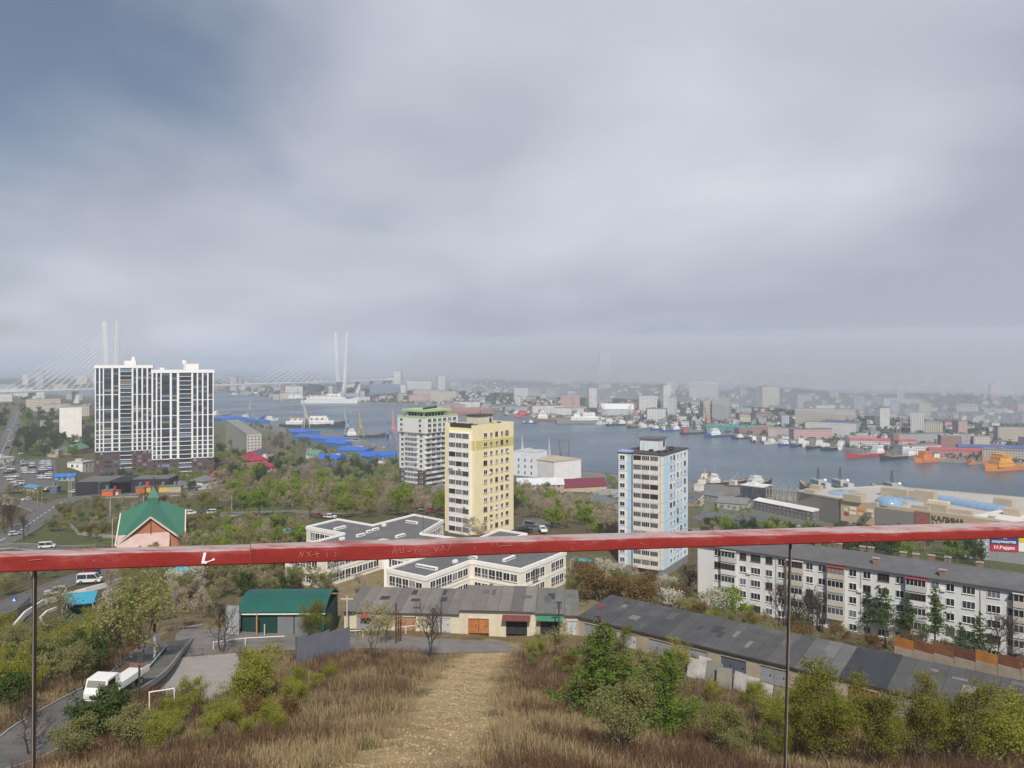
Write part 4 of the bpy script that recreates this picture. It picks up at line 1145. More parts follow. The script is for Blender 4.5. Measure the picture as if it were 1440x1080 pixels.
def pipe_fence(pix, h, label, mat, spacing=3.0):
    P = [ray(px, py) for px, py in pix]
    t = thing('pipe_railing', label, 'railing', P[0])
    o = P[0]; r = MB()
    for a, b in zip(P, P[1:]):
        r.tube(a - o + Vector((0, 0, h)), b - o + Vector((0, 0, h)), .05, n=6)
        n = max(1, int((b - a).length / spacing))
        for k in range(n):
            q = a.lerp(b, k / n) - o; g = gz(q.x + o.x, q.y + o.y) - o.z
            MB().tube((q.x, q.y, g - .3), (q.x, q.y, q.z + h), .05, n=6).build('post', mat, t)
    r.build('rail', mat, t)
pipe_fence([(300, 914), (345, 908), (400, 905)], .95, 'white pipe railing along the concrete pad', PAINTW)
pipe_fence([(480, 897), (540, 894), (600, 886), (640, 884)], .9, 'low white pipe railing on the verge before the garages', PAINTW)

def pole(px, py, h, r, mat, label, cat='pole', top=None, name='utility_pole', Y=None):
    p = ray(px, py)
    t = thing(name, label, cat, (p.x, p.y, p.z))
    MB().tube((0, 0, -.6), (0, 0, h), r, r * .85, n=8).build('shaft', mat, t)
    if top == 'T': MB().box(-.42, .42, -.09, .09, h, h + .14).build('crossbar', mat, t)
    elif top == 'lamp':
        b = MB(); b.tube((0, 0, h), (1.1, -.6, h + .5), .05, n=6); b.build('arm', mat, t); MB().box(.9, 1.7, -.85, -.45, h + .42, h + .58).build('lamp_head', METAL, t)
    elif top == 'band': MB().tube((0, 0, h * .78), (0, 0, h + .02), r * 1.06, n=8).build('dark_band', DARKM, t)
    elif top == 'wire':
        MB().box(-.9, .9, -.06, .06, h - .5, h - .36).build('crossbar', mat, t)
    return t
BROWNP = M('brown_pipe', (.10, .05, .04), .8, .2); REDP = M('red_pipe', (.33, .045, .04), .6, .15); WOOD = M('grey_wood', (.28, .24, .20), .9, .15); CPOLE = M('concrete_pole', (.50, .48, .44), .9, .1)
pole(557, 905, 5.3, .13, BROWNP, 'tall brown pipe post in a cluster by the lane', 'post')
pole(560.5, 903, 3.9, .12, BROWNP, 'short brown pipe post in a cluster by the lane', 'post')
pole(563.5, 902, 3.7, .12, BROWNP, 'shortest brown pipe post in a cluster by the lane', 'post')
pole(591, 887, 4.6, .05, DARKM, 'thin dark pole before the brown garage door', 'pole')
pole(620.5, 893, 5.2, .06, DARKM, 'thin dark pole before the pale garage door', 'pole')
pole(680, 888, 3.2, .09, BROWNP, 'stubby brown post before the orange rusted gate', 'post')
pole(846, 905, 5.2, .10, REDP, 'red pipe pole with a T top by the garages', 'pole', 'T')
pole(786, 905, 5.6, .10, DARKM, 'black pipe pole with a T top by the garages', 'pole', 'T')
pole(488, 888, 5.0, .11, CPOLE, 'pale concrete pole at the corner of the arched garage', 'pole', 'wire')
pole(217.5, 933, 4.3, .14, CPOLE, 'white concrete post with a dark cap beside the ramp', 'post', 'band')
pole(196, 990, 3.2, .10, DARKM, 'dark post at the fence beside the parked truck', 'post')
pole(361, 893, 2.9, .10, M('orange_white_post', (.55, .20, .08), .7, .2), 'orange post before the arched garage doors', 'post')
pole(372, 894, 1.5, .09, CPOLE, 'short white post before the arched garage doors', 'post')
pole(158, 776, 10, .13, CPOLE, 'concrete lamp pole on the verge by the black pavilion', 'lamp pole', 'lamp')
pole(155, 735, 9.5, .12, CPOLE, 'concrete lamp pole above the junction', 'lamp pole', 'lamp')
pole(139, 705, 9, .12, METAL, 'metal street lamp before the black pavilion', 'street lamp', 'lamp')
pole(53, 712, 10, .13, WOOD, 'dark wooden pole on the junction island', 'pole', 'wire')
pole(59, 712, 10, .13, WOOD, 'dark wooden pole with crossbar on the junction island', 'pole', 'wire')
pole(97, 700, 12, .13, CPOLE, 'tall pale pole beside the blue-roofed kiosk', 'pole')
pole(100, 700, 11, .13, CPOLE, 'pale pole paired beside the blue-roofed kiosk', 'pole')
pole(326, 720, 7, .12, CPOLE, 'concrete pole by the row of parked jeeps', 'pole')
pole(202, 728, 9, .12, CPOLE, 'concrete pole in the shrubs behind the chapel', 'pole')

# black fence with the teal banner beside the truck
def guard_fence():
    a = W(186, 992, 69.5); b = W(234, 918, 88)
    za, zb = gz(a.x, a.y), gz(b.x, b.y)
    t = thing('guard_fence', 'dark plank guard fence with a teal banner beside the ramp', 'fence', (a.x, a.y, za), math.atan2(b.y - a.y, b.x - a.x))
    L_ = (b - a).xy.length; n = 9; D = M('dark_plank', (.07, .05, .045), .9, .25, 1.0); s = (zb - za) / L_
    for k in range(n):
        m_ = MATS['teal_banner'] if k in (5, 6) and 'teal_banner' in MATS else D
        if k in (5, 6): m_ = M('teal_banner', (.06, .20, .20), .8, .15)
        x0, x1 = k * L_ / n + .02, (k + 1) * L_ / n - .02
        MB().add([(x0, -.04, x0 * s - .3), (x1, -.04, x1 * s - .3), (x1, -.04, x1 * s + 1.15), (x0, -.04, x0 * s + 1.15), (x0, .04, x0 * s - .3), (x1, .04, x1 * s - .3), (x1, .04, x1 * s + 1.15), (x0, .04, x0 * s + 1.15)],
                 [(0, 1, 2, 3), (7, 6, 5, 4), (0, 4, 5, 1), (1, 5, 6, 2), (2, 6, 7, 3), (3, 7, 4, 0)]).build('panel', m_, t)
    MB().bar((0, 0, 1.2), (L_, 0, L_ * s + 1.2), .10, .08).build('top_rail', CPOLE, t)
guard_fence()

# white frame by the pad
def frame():
    p = ray(210, 1012); t = thing('steel_frame', 'white steel goal frame at the pad edge', 'frame', p, .2)
    b = MB(); b.tube((0, 0, -.4), (0, 0, 2.1), .045, n=6); b.build('post', PAINTW, t)
    MB().tube((1.7, .4, -.4), (1.7, .4, 2.1), .045, n=6).build('post', PAINTW, t); MB().tube((-.05, 0, 2.1), (1.75, .4, 2.1), .045, n=6).build('crossbar', PAINTW, t)
frame()

# leaning slabs before the garages
def slabs():
    S1 = M('weathered_slate', (.42, .41, .39), .9, .2, 1.2, stain=.5, stain_col=(.2, .18, .16)); S2 = M('mossy_slate', (.22, .21, .18), .9, .2, 1.0)
    rr = random.Random(4)
    for k, (px, py, w_, h_, m_) in enumerate([(972, 952, 1.3, 2.2, S1), (987, 955, 1.5, 2.6, S1), (1002, 960, 2.0, 2.4, S2), (1018, 968, 1.8, 2.3, S2), (1040, 972, 1.7, 2.1, S1), (1056, 976, 1.6, 1.9, S1), (1072, 982, 2.1, 1.7, S1), (1098, 985, 1.8, 1.3, S2)]):
        p = ray(px, py)
        o = MB().box(-w_ / 2, w_ / 2, -.03, .03, -.3, h_).build('slate_slab', m_, None, p, R(-37 + rr.uniform(-8, 8)))
        o.rotation_euler = (R(rr.uniform(-22, -8)), R(rr.uniform(-6, 6)), R(-37 + rr.uniform(-8, 8)))
        tag(o, 'weathered pale slate slab leaning before the garages' if m_ is S1 else 'mossy dark slate slab leaning before the garages', 'slab', 'slabs leaning before the garages')
slabs()

# rusty fence behind the long roof
def rust_fence():
    a = W(1258, 908, 101); b = W(1470, 945, 88); d = (b - a); L_ = d.xy.length; rz = math.atan2(d.y, d.x)
    t = thing('rusty_fence', 'rusty sheet steel fence on a block wall behind the garages', 'fence', (a.x, a.y, a.z), rz)
    n = 7; s = d.z / L_
    for k in range(n):
        x0, x1 = k * L_ / n + .02, (k + 1) * L_ / n - .02; zz = s * x0
        MB().box(x0, x1, -.03, .03, zz, zz + 1.25).build('panel', [M('orange_rust', (.42, .17, .04), .85, .3, .8), RUSTD, RUSTD, M('brown_rust', (.15, .06, .04), .85, .25, .8)][k % 4], t)
        MB().box(x0, x1, -.1, .1, zz - 9, zz - .03).build('wall', BLK, t)
rust_fence()

# blue sheds
TURQ = M('turquoise_sheet', (.05, .30, .42), .5, .12, .8, stain=.3, stain_col=(.10, .38, .50)); BLUEP = M('blue_panel', (.03, .16, .30), .6, .15, .8)
TEALP = M('teal_panel', (.03, .13, .13), .6, .15, .8)
def shed(px, py, w_, d_, h0, h1, rz, label, walls=BLUEP):
    p = ray(px, py); t = thing('shelter', label, 'shelter', p, rz)
    r = MB(); r.add([(-w_ / 2, -d_ / 2, h0), (w_ / 2, -d_ / 2, h0), (w_ / 2, d_ / 2, h1), (-w_ / 2, d_ / 2, h1), (-w_ / 2, -d_ / 2, h0 + .1), (w_ / 2, -d_ / 2, h0 + .1), (w_ / 2, d_ / 2, h1 + .1), (-w_ / 2, d_ / 2, h1 + .1)],
                    [(3, 2, 1, 0), (4, 5, 6, 7), (0, 1, 5, 4), (1, 2, 6, 5), (2, 3, 7, 6), (3, 0, 4, 7)])
    r.build('roof', TURQ, t)
    for sx in (-1, 1):
        for sy in (-1, 1):
            MB().tube((sx * (w_ / 2 - .15), sy * (d_ / 2 - .15), -.8), (sx * (w_ / 2 - .15), sy * (d_ / 2 - .15), (h0 if sy < 0 else h1)), .07, n=6).build('post', CPOLE, t)
    MB().box(-w_ / 2 + .25, w_ / 2 - .25, d_ / 2 - .2, d_ / 2 - .1, -.6, h1 - .1).build('back_panel', walls, t)
    MB().box(-w_ / 2 + .1, -w_ / 2 + .18, -d_ / 2 + .25, d_ / 2 - .25, -.6, 1.3).build('side_panel', walls, t)
    MB().box(-w_ / 2 + .25, w_ / 2 - .25, -d_ / 2 + .1, -d_ / 2 + .18, -.6, 1.0).build('front_panel', walls, t)
shed(112, 869, 4.6, 3.2, 2.6, 3.6, R(18), 'open shelter with a turquoise roof and teal panels below the wall', TEALP)
shed(259, 823, 4.6, 3.4, 2.9, 3.5, R(-20), 'open shelter with a turquoise roof and blue panels among shrubs')
shed(402, 763, 5.2, 3.4, 2.7, 3.3, R(20), 'open shelter with a turquoise roof beside the kindergarten')
shed(824, 805, 6.5, 3.8, 2.9, 2.5, R(-20), 'open shelter with a turquoise roof on the playground lawn', CONC)

# white wall line above the shed
def low_wall(pix, h, label, mat):
    P = [ray(*p) for p in pix]; Q = []
    for a, b in zip(P, P[1:]):
        n = max(2, int((b - a).length / 1.5))
        for k in range(n): q = a.lerp(b, k / n); Q.append((q.x, q.y, gz(q.x, q.y)))
    q = P[-1]; Q.append((q.x, q.y, gz(q.x, q.y)))
    o = solid_strip(np.array(Q), -.15, .15, h).build('retaining_wall', mat); tag(o, label, 'wall')
low_wall([(20, 886), (35, 868), (60, 851), (90, 842), (120, 834), (150, 826), (190, 812), (235, 800)], 1.0, 'low white retaining wall curving above the turquoise shelter', WHITE)
low_wall([(83, 892), (60, 880), (56, 872), (66, 862), (84, 855)], .45, 'curved white kerb wall around the yard loop', WHITE)
low_wall([(95, 735), (110, 752), (130, 754), (170, 758)], 1.1, 'pale concrete wall beside the lane to the chapel', CONC)

def mesh_fence(pix, h, label, n_per=2.2):
    P = [ray(*p) for p in pix]; t = thing('railing_fence', label, 'fence', P[0]); o = P[0]
    m = MB().tube((0, 0, -.3), (0, 0, h), .06, n=5).mesh('post', DARKM); r = MB()
    pts = []
    for a, b in zip(P, P[1:]):
        n = max(1, int((b - a).length / n_per))
        for k in range(n):
            q = a.lerp(b, k / n); q.z = gz(q.x, q.y); pts.append(q); put('post', m, t, q - o)
    for a, b in zip(pts, pts[1:]):
        for hh in (.15, .6, h - .08): r.tube(a - o + Vector((0, 0, hh)), b - o + Vector((0, 0, hh)), .025, n=4)
        for k in range(1, 7): q = a.lerp(b, k / 7) - o; r.tube(q + Vector((0, 0, .1)), q + Vector((0, 0, h - .05)), .012, n=3)
    r.build('rail', DARKM, t)
mesh_fence([(10, 884), (28, 864), (45, 848)], 1.5, 'dark metal railing fence along the yard road')
mesh_fence([(0, 782), (20, 778), (38, 774)], 1.7, 'dark metal railing before the lower lane')
mesh_fence([(78, 775), (92, 776), (108, 777)], 1.7, 'dark metal railing beyond the white minivan')
def sign(px, py, h, label):
    p = ray(px, py); t = thing('crossing_sign', label, 'road sign', p)
    MB().tube((0, 0, -.3), (0, 0, h), .04, n=6).build('post', METAL, t)
    b = MB().box(-.42, .42, -.06, -.02, h - .75, h + .09).build('sign_plate', M('sign_blue', (.03, .09, .45), .5, .05), t)
    MB().add([(-.3, -.066, h - .62), (.3, -.066, h - .62), (0, -.066, h - .06)], [(0, 1, 2)]).build('pictogram', PAINTW, b)
sign(20, 862, 2.7, 'blue pedestrian crossing sign beside the yard road')
sign(115, 898, 2.6, 'blue pedestrian crossing sign in the shrubs below the shelter')

# ------------------------------------------------------------------ truck and cars
TYRE = M('tyre', (.02, .02, .02), .9, .1); RIM = M('rim', (.35, .35, .36), .4, .1, metal=.6)
PAINT = M('car_paint', (1, 1, 1), .3, .05, .5, objcol=True, spec=.5)
CGL = glassmat('car_glass', (.025, .03, .035), .08, .3)
LAMPM = M('lamp_lens', (.55, .52, .45), .2, .05); TAIL = M('tail_lens', (.35, .02, .02), .3, .05)
_wh = MB().tube((0, -.11, 0), (0, .11, 0), .33, n=14).mesh('wheel', TYRE); _rm = MB().tube((0, -.12, 0), (0, .12, 0), .19, n=10).mesh('rim', RIM)
def car_meshes(kind):
    L_, Wd, H = {'sedan': (4.5, 1.74, 1.45), 'suv': (4.6, 1.84, 1.78), 'van': (4.8, 1.8, 1.95), 'hatch': (3.9, 1.68, 1.5)}[kind]
    bl = .92 if kind == 'sedan' else (1.05 if kind != 'hatch' else .95)
    a = L_ / 2
    body = MB(); prof = [(-a, .32), (-a, bl * .72), (-a + .12, bl * .9), (-a + .95, bl), (a - .35, bl), (a - .04, bl * .86), (a, bl * .6), (a, .32)]
    n = len(prof)
    vs = []
    for y, ins in ((-Wd / 2 + .12, .06), (-Wd / 2, 0), (Wd / 2, 0), (Wd / 2 - .12, .06)):
        vs += [(p[0] * (1 - ins * .3), y, p[1]) for p in prof]
    fs = []
    for k in range(3): fs += [(k * n + i, k * n + (i + 1) % n, (k + 1) * n + (i + 1) % n, (k + 1) * n + i) for i in range(n)]
    fs += [tuple(range(n - 1, -1, -1)), tuple(range(3 * n, 4 * n))]
    body.add(vs, fs)
    f0 = -a + (1.05 if kind != 'van' else .55); f1 = f0 + (.75 if kind != 'van' else .7)
    r1 = {'sedan': a - 1.05, 'suv': a - .3, 'van': a - .15, 'hatch': a - .35}[kind]; r0 = {'sedan': a - .4, 'suv': a - .08, 'van': a - .04, 'hatch': a - .08}[kind]
    w0, w1 = Wd / 2 - .06, Wd / 2 - .2
    cab = MB(); cab.add([(f0, -w0, bl - .02), (r0, -w0, bl - .02), (r0, w0, bl - .02), (f0, w0, bl - .02), (f1, -w1, H - .06), (r1, -w1, H - .06), (r1, w1, H - .06), (f1, w1, H - .06)],
                        [(3, 2, 1, 0), (4, 5, 6, 7), (0, 1, 5, 4), (1, 2, 6, 5), (2, 3, 7, 6), (3, 0, 4, 7)])
    rf = MB(); rf.box(f1 - .04, r1 + .04, -w1 - .02, w1 + .02, H - .06, H)
    for s in (-1, 1):
        for x in (f0 + .03, r0 - .05, (f0 + r0) / 2 + .1):
            xt = f1 if x == f0 + .03 else (r1 if x == r0 - .05 else x)
            rf.bar((x, s * (w0 + .01), bl - .03), (xt, s * (w1 + .01), H - .04), .09, .05)
    lm = MB(); lm.box(-a - .015, -a + .1, -Wd / 2 + .1, -Wd / 2 + .5, bl * .6, bl * .8); lm.box(-a - .015, -a + .1, Wd / 2 - .5, Wd / 2 - .1, bl * .6, bl * .8)
    tl = MB(); tl.box(a - .1, a + .015, -Wd / 2 + .08, -Wd / 2 + .38, bl * .6, bl * .85); tl.box(a - .1, a + .015, Wd / 2 - .38, Wd / 2 - .08, bl * .6, bl * .85)
    return dict(body=body.mesh('body', PAINT), glass=cab.mesh('windows', CGL), roof=rf.mesh('roof', PAINT), lamps=lm.mesh('headlight', LAMPM), tails=tl.mesh('tail_light', TAIL), L=L_, W=Wd)
CARS = {k: car_meshes(k) for k in ('sedan', 'suv', 'van', 'hatch')}
def car(p, rz, kind, col, label, group=None, tilt=0.0):
    m = CARS[kind]; t = thing('parked_car', label, 'car', p, rz, group)
    for k, nm in (('body', 'body'), ('roof', 'roof')):
        o = put(nm, m[k], t); o.color = (*col, 1)
    put('windows', m['glass'], t); put('headlight', m['lamps'], t); put('tail_light', m['tails'], t)
    for sx in (-1, 1):
        for sy in (-1, 1):
            w = put('wheel', _wh, t, (sx * m['L'] * .31, sy * (m['W'] / 2 - .1), .33)); put('rim', _rm, w)
    return t
CWH = (.72, .72, .72); CSI = (.38, .39, .40); CBK = (.02, .02, .022); CRD = (.35, .03, .03); CBL = (.03, .06, .16); CGR = (.13, .135, .14)
def carpx(px, py, rz, kind, col, label, group=None, dz=.05):
    p = ray(px, py)
    if p is None: return
    lift = 0.04 + p.y * .0012
    car(Vector((p.x, p.y, p.z + lift + dz)), R(rz), kind, col, label, group)
carpx(66, 772, 200, 'van', CWH, 'white minivan parked on the lower lane by the railing')
carpx(21, 754, 235, 'hatch', CWH, 'white estate car driving down the main road')
carpx(268, 725, 190, 'suv', CWH, 'white jeep at one end of the parked trio')
carpx(282, 724.5, 5, 'suv', CBK, 'black jeep between two white jeeps')
carpx(296, 724, 5, 'suv', CWH, 'white jeep parked beside the black jeep')
carpx(747, 742, 150, 'suv', CGR, 'dark grey jeep parked behind the yellow tower')
carpx(737, 750, 200, 'suv', CBK, 'black jeep parked close to the yellow tower')
carpx(763, 749, 100, 'sedan', CWH, 'white saloon parked behind the yellow tower')
carpx(592, 719, 95, 'suv', CBK, 'black jeep beyond the kindergarten roof')
carpx(606, 721, 170, 'hatch', CRD, 'red hatchback beside the black jeep under trees')
carpx(464, 730, 165, 'sedan', CWH, 'white saloon under bare trees behind the kindergarten')
carpx(448, 728, 165, 'hatch', CRD, 'red hatchback under bare trees behind the kindergarten')
carpx(126, 821, 190, 'van', CWH, 'white van parked in the yard under trees')
carpx(131, 808, 185, 'sedan', CRD, 'red saloon parked in the yard behind the white van')
carpx(148, 808, 185, 'sedan', CBL, 'navy saloon parked in the yard beside the red saloon')
carpx(78, 838, 30, 'hatch', CSI, 'silver hatchback parked below the yard trees')
carpx(103, 694, 0, 'sedan', CWH, 'white saloon parked beside the black pavilion')
carpx(86, 694, 0, 'sedan', CBK, 'black saloon parked near the blue-roofed kiosk')
carpx(10, 712, 20, 'hatch', CWH, 'white hatchback on the junction island road')
carpx(37, 705, 60, 'hatch', CWH, 'white hatchback turning at the junction')
rr = random.Random(11)
def lot_cars(px0, px1, py0, py1, n, rz, cols):
    for k in range(n):
        s = k / max(1, n - 1); c = cols[k % len(cols)]
        nm = {CWH: 'white', CSI: 'silver', CBK: 'black', CBL: 'navy', CGR: 'grey', CRD: 'red'}[c]
        kd = rr.choice(['sedan', 'suv', 'hatch', 'van'])
        dsc = {'sedan': 'saloon', 'suv': 'jeep', 'hatch': 'hatchback', 'van': 'minivan'}[kd]
        carpx(px0 + (px1 - px0) * s + rr.uniform(-1, 1), py0 + (py1 - py0) * s, rz + rr.uniform(-6, 6), kd, c, f'{nm} {dsc} in the car park below the high-rise', 'cars in the big car park', dz=.75)
lot_cars(34, 36, 656, 668, 5, 0, [CWH, CBK, CWH, CWH]); lot_cars(44, 46, 655, 668, 5, 0, [CWH, CWH, CBK, CSI])
lot_cars(60, 58, 652, 676, 9, 5, [CWH, CWH, CSI, CWH, CWH, CBL, CBK]); lot_cars(68, 69, 652, 676, 9, 5, [CWH, CWH, CWH, CSI, CWH, CBK])
lot_cars(4, 26, 662, 690, 8, 20, [CWH, CSI, CBK, CWH, CWH]); lot_cars(12, 34, 658, 694, 8, 20, [CSI, CWH, CBK, CWH, CGR, CWH])
lot_cars(50, 66, 694, 692, 4, 90, [CWH, CBK, CSI, CWH]); lot_cars(8, 30, 656, 653, 5, 90, [CSI, CWH, CBK])
for k in range(9): carpx(1187 + k * 5.2, 741 + k * .6, 200, 'suv' if k % 2 else 'sedan', [CBK, CGR, CBK, CWH, CBL][k % 5], f'{["black", "grey", "black", "white", "navy"][k % 5]} car parked before the shopping mall', 'cars before the mall')
for k in range(8): carpx(1098 + k * 8, 743.5 + (k % 3), 15, 'sedan', [CWH, CSI, CBK][k % 3], f'{["white", "silver", "black"][k % 3]} saloon in the yard of the white-roofed shed', 'cars in the shed yard')
for k, (px, py) in enumerate(((30, 640), (22, 648), (26, 600), (14, 606), (20, 612), (10, 632), (16, 622))):
    carpx(px, py, 75, 'sedan', [CWH, CSI, CBK][k % 3], f'{["white", "silver", "black"][k % 3]} car on the avenue beyond the car park', 'cars on the avenue')

def truck():
    a = W(128, 991, 63.0); b = W(228, 962, 73.5)
    a = ray(126, 1000); b = ray(205, 965)
    d = (a - b); rz = math.atan2(d.y, d.x) - R(14)
    mid = a.lerp(b, .45)
    t = thing('flatbed_truck', 'white flatbed truck with brown drop sides on the ramp', 'truck', (mid.x, mid.y, gz(mid.x, mid.y) + .12), rz)
    WP = M('truck_white', (.74, .74, .72), .45, .06, 1.0, spec=.5); BED = M('truck_bed_brown', (.16, .09, .07), .8, .2, 1.0)
    c = MB(); prof = [(1.3, .55), (3.15, .55), (3.2, 1.3), (2.95, 1.75), (2.75, 2.35), (1.3, 2.42)]
    c.ext(prof, 'y', -.95, .95); co = c.build('cab', WP, t)
    MB().add([(2.985, -.84, 1.76), (2.985, .84, 1.76), (2.79, .80, 2.26), (2.79, -.80, 2.26)], [(0, 1, 2, 3)]).build('windscreen', CGL, co)
    for s in (-1, 1):
        g = MB(); g.add([(1.75, s * .957, 1.5), (2.85, s * .957, 1.5), (2.68, s * .957, 2.2), (1.75, s * .957, 2.25)], [(0, 1, 2, 3)]); g.build('side_window', CGL, co)
        MB().box(3.17, 3.215, s * .62 - .2, s * .62 + .2, .85, 1.1).build('headlight', LAMPM, co)
        MB().box(2.85, 2.95, s * 1.12 - .05, s * 1.12 + .05, 1.5, 1.95).build('mirror', DARKM, co)
    MB().box(-3.2, 1.2, -1.02, 1.02, .85, 1.0).build('bed', WP, t)
    for s in (-1, 1): MB().box(-3.2, 1.15, s * 1.0 - .03, s * 1.0 + .03, 1.0, 1.42).build('drop_side', BED if s < 0 else WP, t)
    MB().box(-3.24, -3.18, -1.0, 1.0, 1.0, 1.42).build('tailgate', BED, t); MB().box(1.14, 1.22, -1.0, 1.0, 1.0, 2.3).build('headboard', WP, t)
    MB().box(-3.1, 3.0, -.4, .4, .45, .8).build('chassis', DARKM, t)
    MB().box(3.16, 3.26, -.92, .92, .5, .72).build('bumper', M('bumper_grey', (.30, .30, .30), .6, .1), co); MB().box(3.18, 3.225, -.4, .4, .9, 1.15).build('grille', DARKM, co)
    MB().box(3.262, 3.27, -.26, .26, .55, .67).build('number_plate', PAINTW, co)
    for x in (2.2, -1.9):
        for s in (-1, 1):
            w = put('wheel', _wh, t, (x, s * .82, .36), 0, (1.12, 1.6, 1.12)); put('rim', _rm, w)
truck()

# ------------------------------------------------------------------ red handrail of the viewing platform
def handrail():
    t = thing('railing', 'weathered red steel handrail on thin dark posts along the platform edge', 'railing', (0, 0, CH - 1.65))
    RED = bpy.data.materials.new('worn_red_paint'); RED.use_nodes = True
    nt = RED.node_tree; N = nt.nodes.new; L = nt.links.new; bs = nt.nodes['Principled BSDF']
    bs.inputs['Roughness'].default_value = .75; bs.inputs['Specular IOR Level'].default_value = .3
    g = N('ShaderNodeNewGeometry'); at = N('ShaderNodeAttribute'); at.attribute_name = 'tint'
    mp = N('ShaderNodeMapping'); mp.inputs['Scale'].default_value = (5, 22, 22); L(g.outputs['Position'], mp.inputs[0])
    n = N('ShaderNodeTexNoise'); n.inputs['Scale'].default_value = 1.0; n.inputs['Detail'].default_value = 9; n.inputs['Roughness'].default_value = .7; L(mp.outputs[0], n.inputs['Vector'])
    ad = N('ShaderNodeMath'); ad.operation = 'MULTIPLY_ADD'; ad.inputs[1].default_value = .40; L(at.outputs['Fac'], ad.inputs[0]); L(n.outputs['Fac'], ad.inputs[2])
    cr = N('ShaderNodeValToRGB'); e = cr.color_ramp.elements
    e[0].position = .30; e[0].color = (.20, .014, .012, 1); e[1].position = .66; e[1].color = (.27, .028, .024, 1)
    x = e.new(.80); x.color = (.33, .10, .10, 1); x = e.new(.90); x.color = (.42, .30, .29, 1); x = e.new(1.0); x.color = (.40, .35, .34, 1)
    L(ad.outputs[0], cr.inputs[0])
    n3 = N('ShaderNodeTexNoise'); n3.inputs['Scale'].default_value = 38; n3.inputs['Detail'].default_value = 7; n3.inputs['Roughness'].default_value = .75; L(g.outputs['Position'], n3.inputs['Vector'])
    c3 = N('ShaderNodeMapRange'); c3.inputs['From Min'].default_value = .64; c3.inputs['From Max'].default_value = .70; L(n3.outputs['Fac'], c3.inputs['Value'])
    m3 = N('ShaderNodeMix'); m3.data_type = 'RGBA'; L(c3.outputs[0], m3.inputs['Factor']); L(cr.outputs[0], m3.inputs['A']); m3.inputs['B'].default_value = (.36, .14, .125, 1)
    n4 = N('ShaderNodeTexNoise'); n4.inputs['Scale'].default_value = 7; n4.inputs['Detail'].default_value = 8; n4.inputs['Roughness'].default_value = .7; L(g.outputs['Position'], n4.inputs['Vector'])
    c4 = N('ShaderNodeMapRange'); c4.inputs['From Min'].default_value = .52; c4.inputs['From Max'].default_value = .75; c4.inputs['To Max'].default_value = .55; L(n4.outputs['Fac'], c4.inputs['Value'])
    m4 = N('ShaderNodeMix'); m4.data_type = 'RGBA'; L(c4.outputs[0], m4.inputs['Factor']); L(m3.outputs['Result'], m4.inputs['A']); m4.inputs['B'].default_value = (.13, .018, .015, 1)
    L(m4.outputs['Result'], bs.inputs['Base Color'])
    n2 = N('ShaderNodeTexNoise'); n2.inputs['Scale'].default_value = 90; n2.inputs['Detail'].default_value = 5; L(g.outputs['Position'], n2.inputs['Vector'])
    bp = N('ShaderNodeBump'); bp.inputs['Strength'].default_value = .35; bp.inputs['Distance'].default_value = .004; L(n2.outputs['Fac'], bp.inputs['Height']); L(bp.outputs[0], bs.inputs['Normal'])
    DL = .58; o = Vector((0, 0, CH - 1.65))
    #      px, back-top, front-top, front-bottom rows in the photo
    ST = [(-420, 790.5, 798.5, 825.0), (0, 775.2, 782.5, 805.5), (175, 769.5, 776.8, 799.5), (352, 765.0, 773.0, 794.0), (353, 764.2, 771.5, 794.5), (540, 758.5, 766.5, 787.5), (720, 753.2, 761.0, 779.5), (1080, 743.0, 752.2, 766.8), (1440, 732.5, 744.3, 757.2), (1900, 722.5, 735.5, 747.0)]
    S = []
    for px, b_, f_, l_ in ST:
        Yf_ = F * DL / (f_ - HY); ft = W(px, f_, Yf_) - o; fl_ = W(px, l_, Yf_) - o; bk = W(px, b_, Yf_ + .072) - o
        bb = bk + (fl_ - ft)
        S.append([ft, fl_, bb, bk])
    def sect(i0, i1, bev=.004):
        V, T, Fs = [], [], []
        sub = 14
        rings = []
        for i in range(i0, i1):
            for k in range(sub):
                rings.append([S[i][j].lerp(S[i + 1][j], k / sub) for j in range(4)])
        rings.append(S[i1])
        out = []
        for r in rings:
            ft, fl_, bb, bk = r
            row = []
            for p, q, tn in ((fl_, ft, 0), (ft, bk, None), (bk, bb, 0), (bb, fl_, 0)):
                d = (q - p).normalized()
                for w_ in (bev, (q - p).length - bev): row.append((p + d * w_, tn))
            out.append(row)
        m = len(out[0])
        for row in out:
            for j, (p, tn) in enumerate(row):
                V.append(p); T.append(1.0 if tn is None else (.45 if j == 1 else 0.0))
        nr = len(out)
        for i in range(nr - 1):
            for j in range(m): Fs.append((i * m + j, i * m + (j + 1) % m, (i + 1) * m + (j + 1) % m, (i + 1) * m + j))
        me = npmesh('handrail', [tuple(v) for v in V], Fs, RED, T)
        bm = bmesh.new(); bm.from_mesh(me)
        bm.verts.ensure_lookup_table()
        bm.faces.new([bm.verts[j] for j in range(m)]); bm.faces.new([bm.verts[(nr - 1) * m + j] for j in range(m)])
        bmesh.ops.recalc_face_normals(bm, faces=bm.faces); bm.to_mesh(me); bm.free()
        return put('handrail', me, t)
    h1 = sect(0, 3); h2 = sect(4, 9)
    def at_front(px, py):
        i = max(k for k in range(len(ST) - 1) if ST[k][0] <= px); a, b = ST[i], ST[i + 1]; s = (px - a[0]) / (b[0] - a[0])
        f_ = a[2] + (b[2] - a[2]) * s; return W(px, py, F * DL / (f_ - HY) - .0025) - o
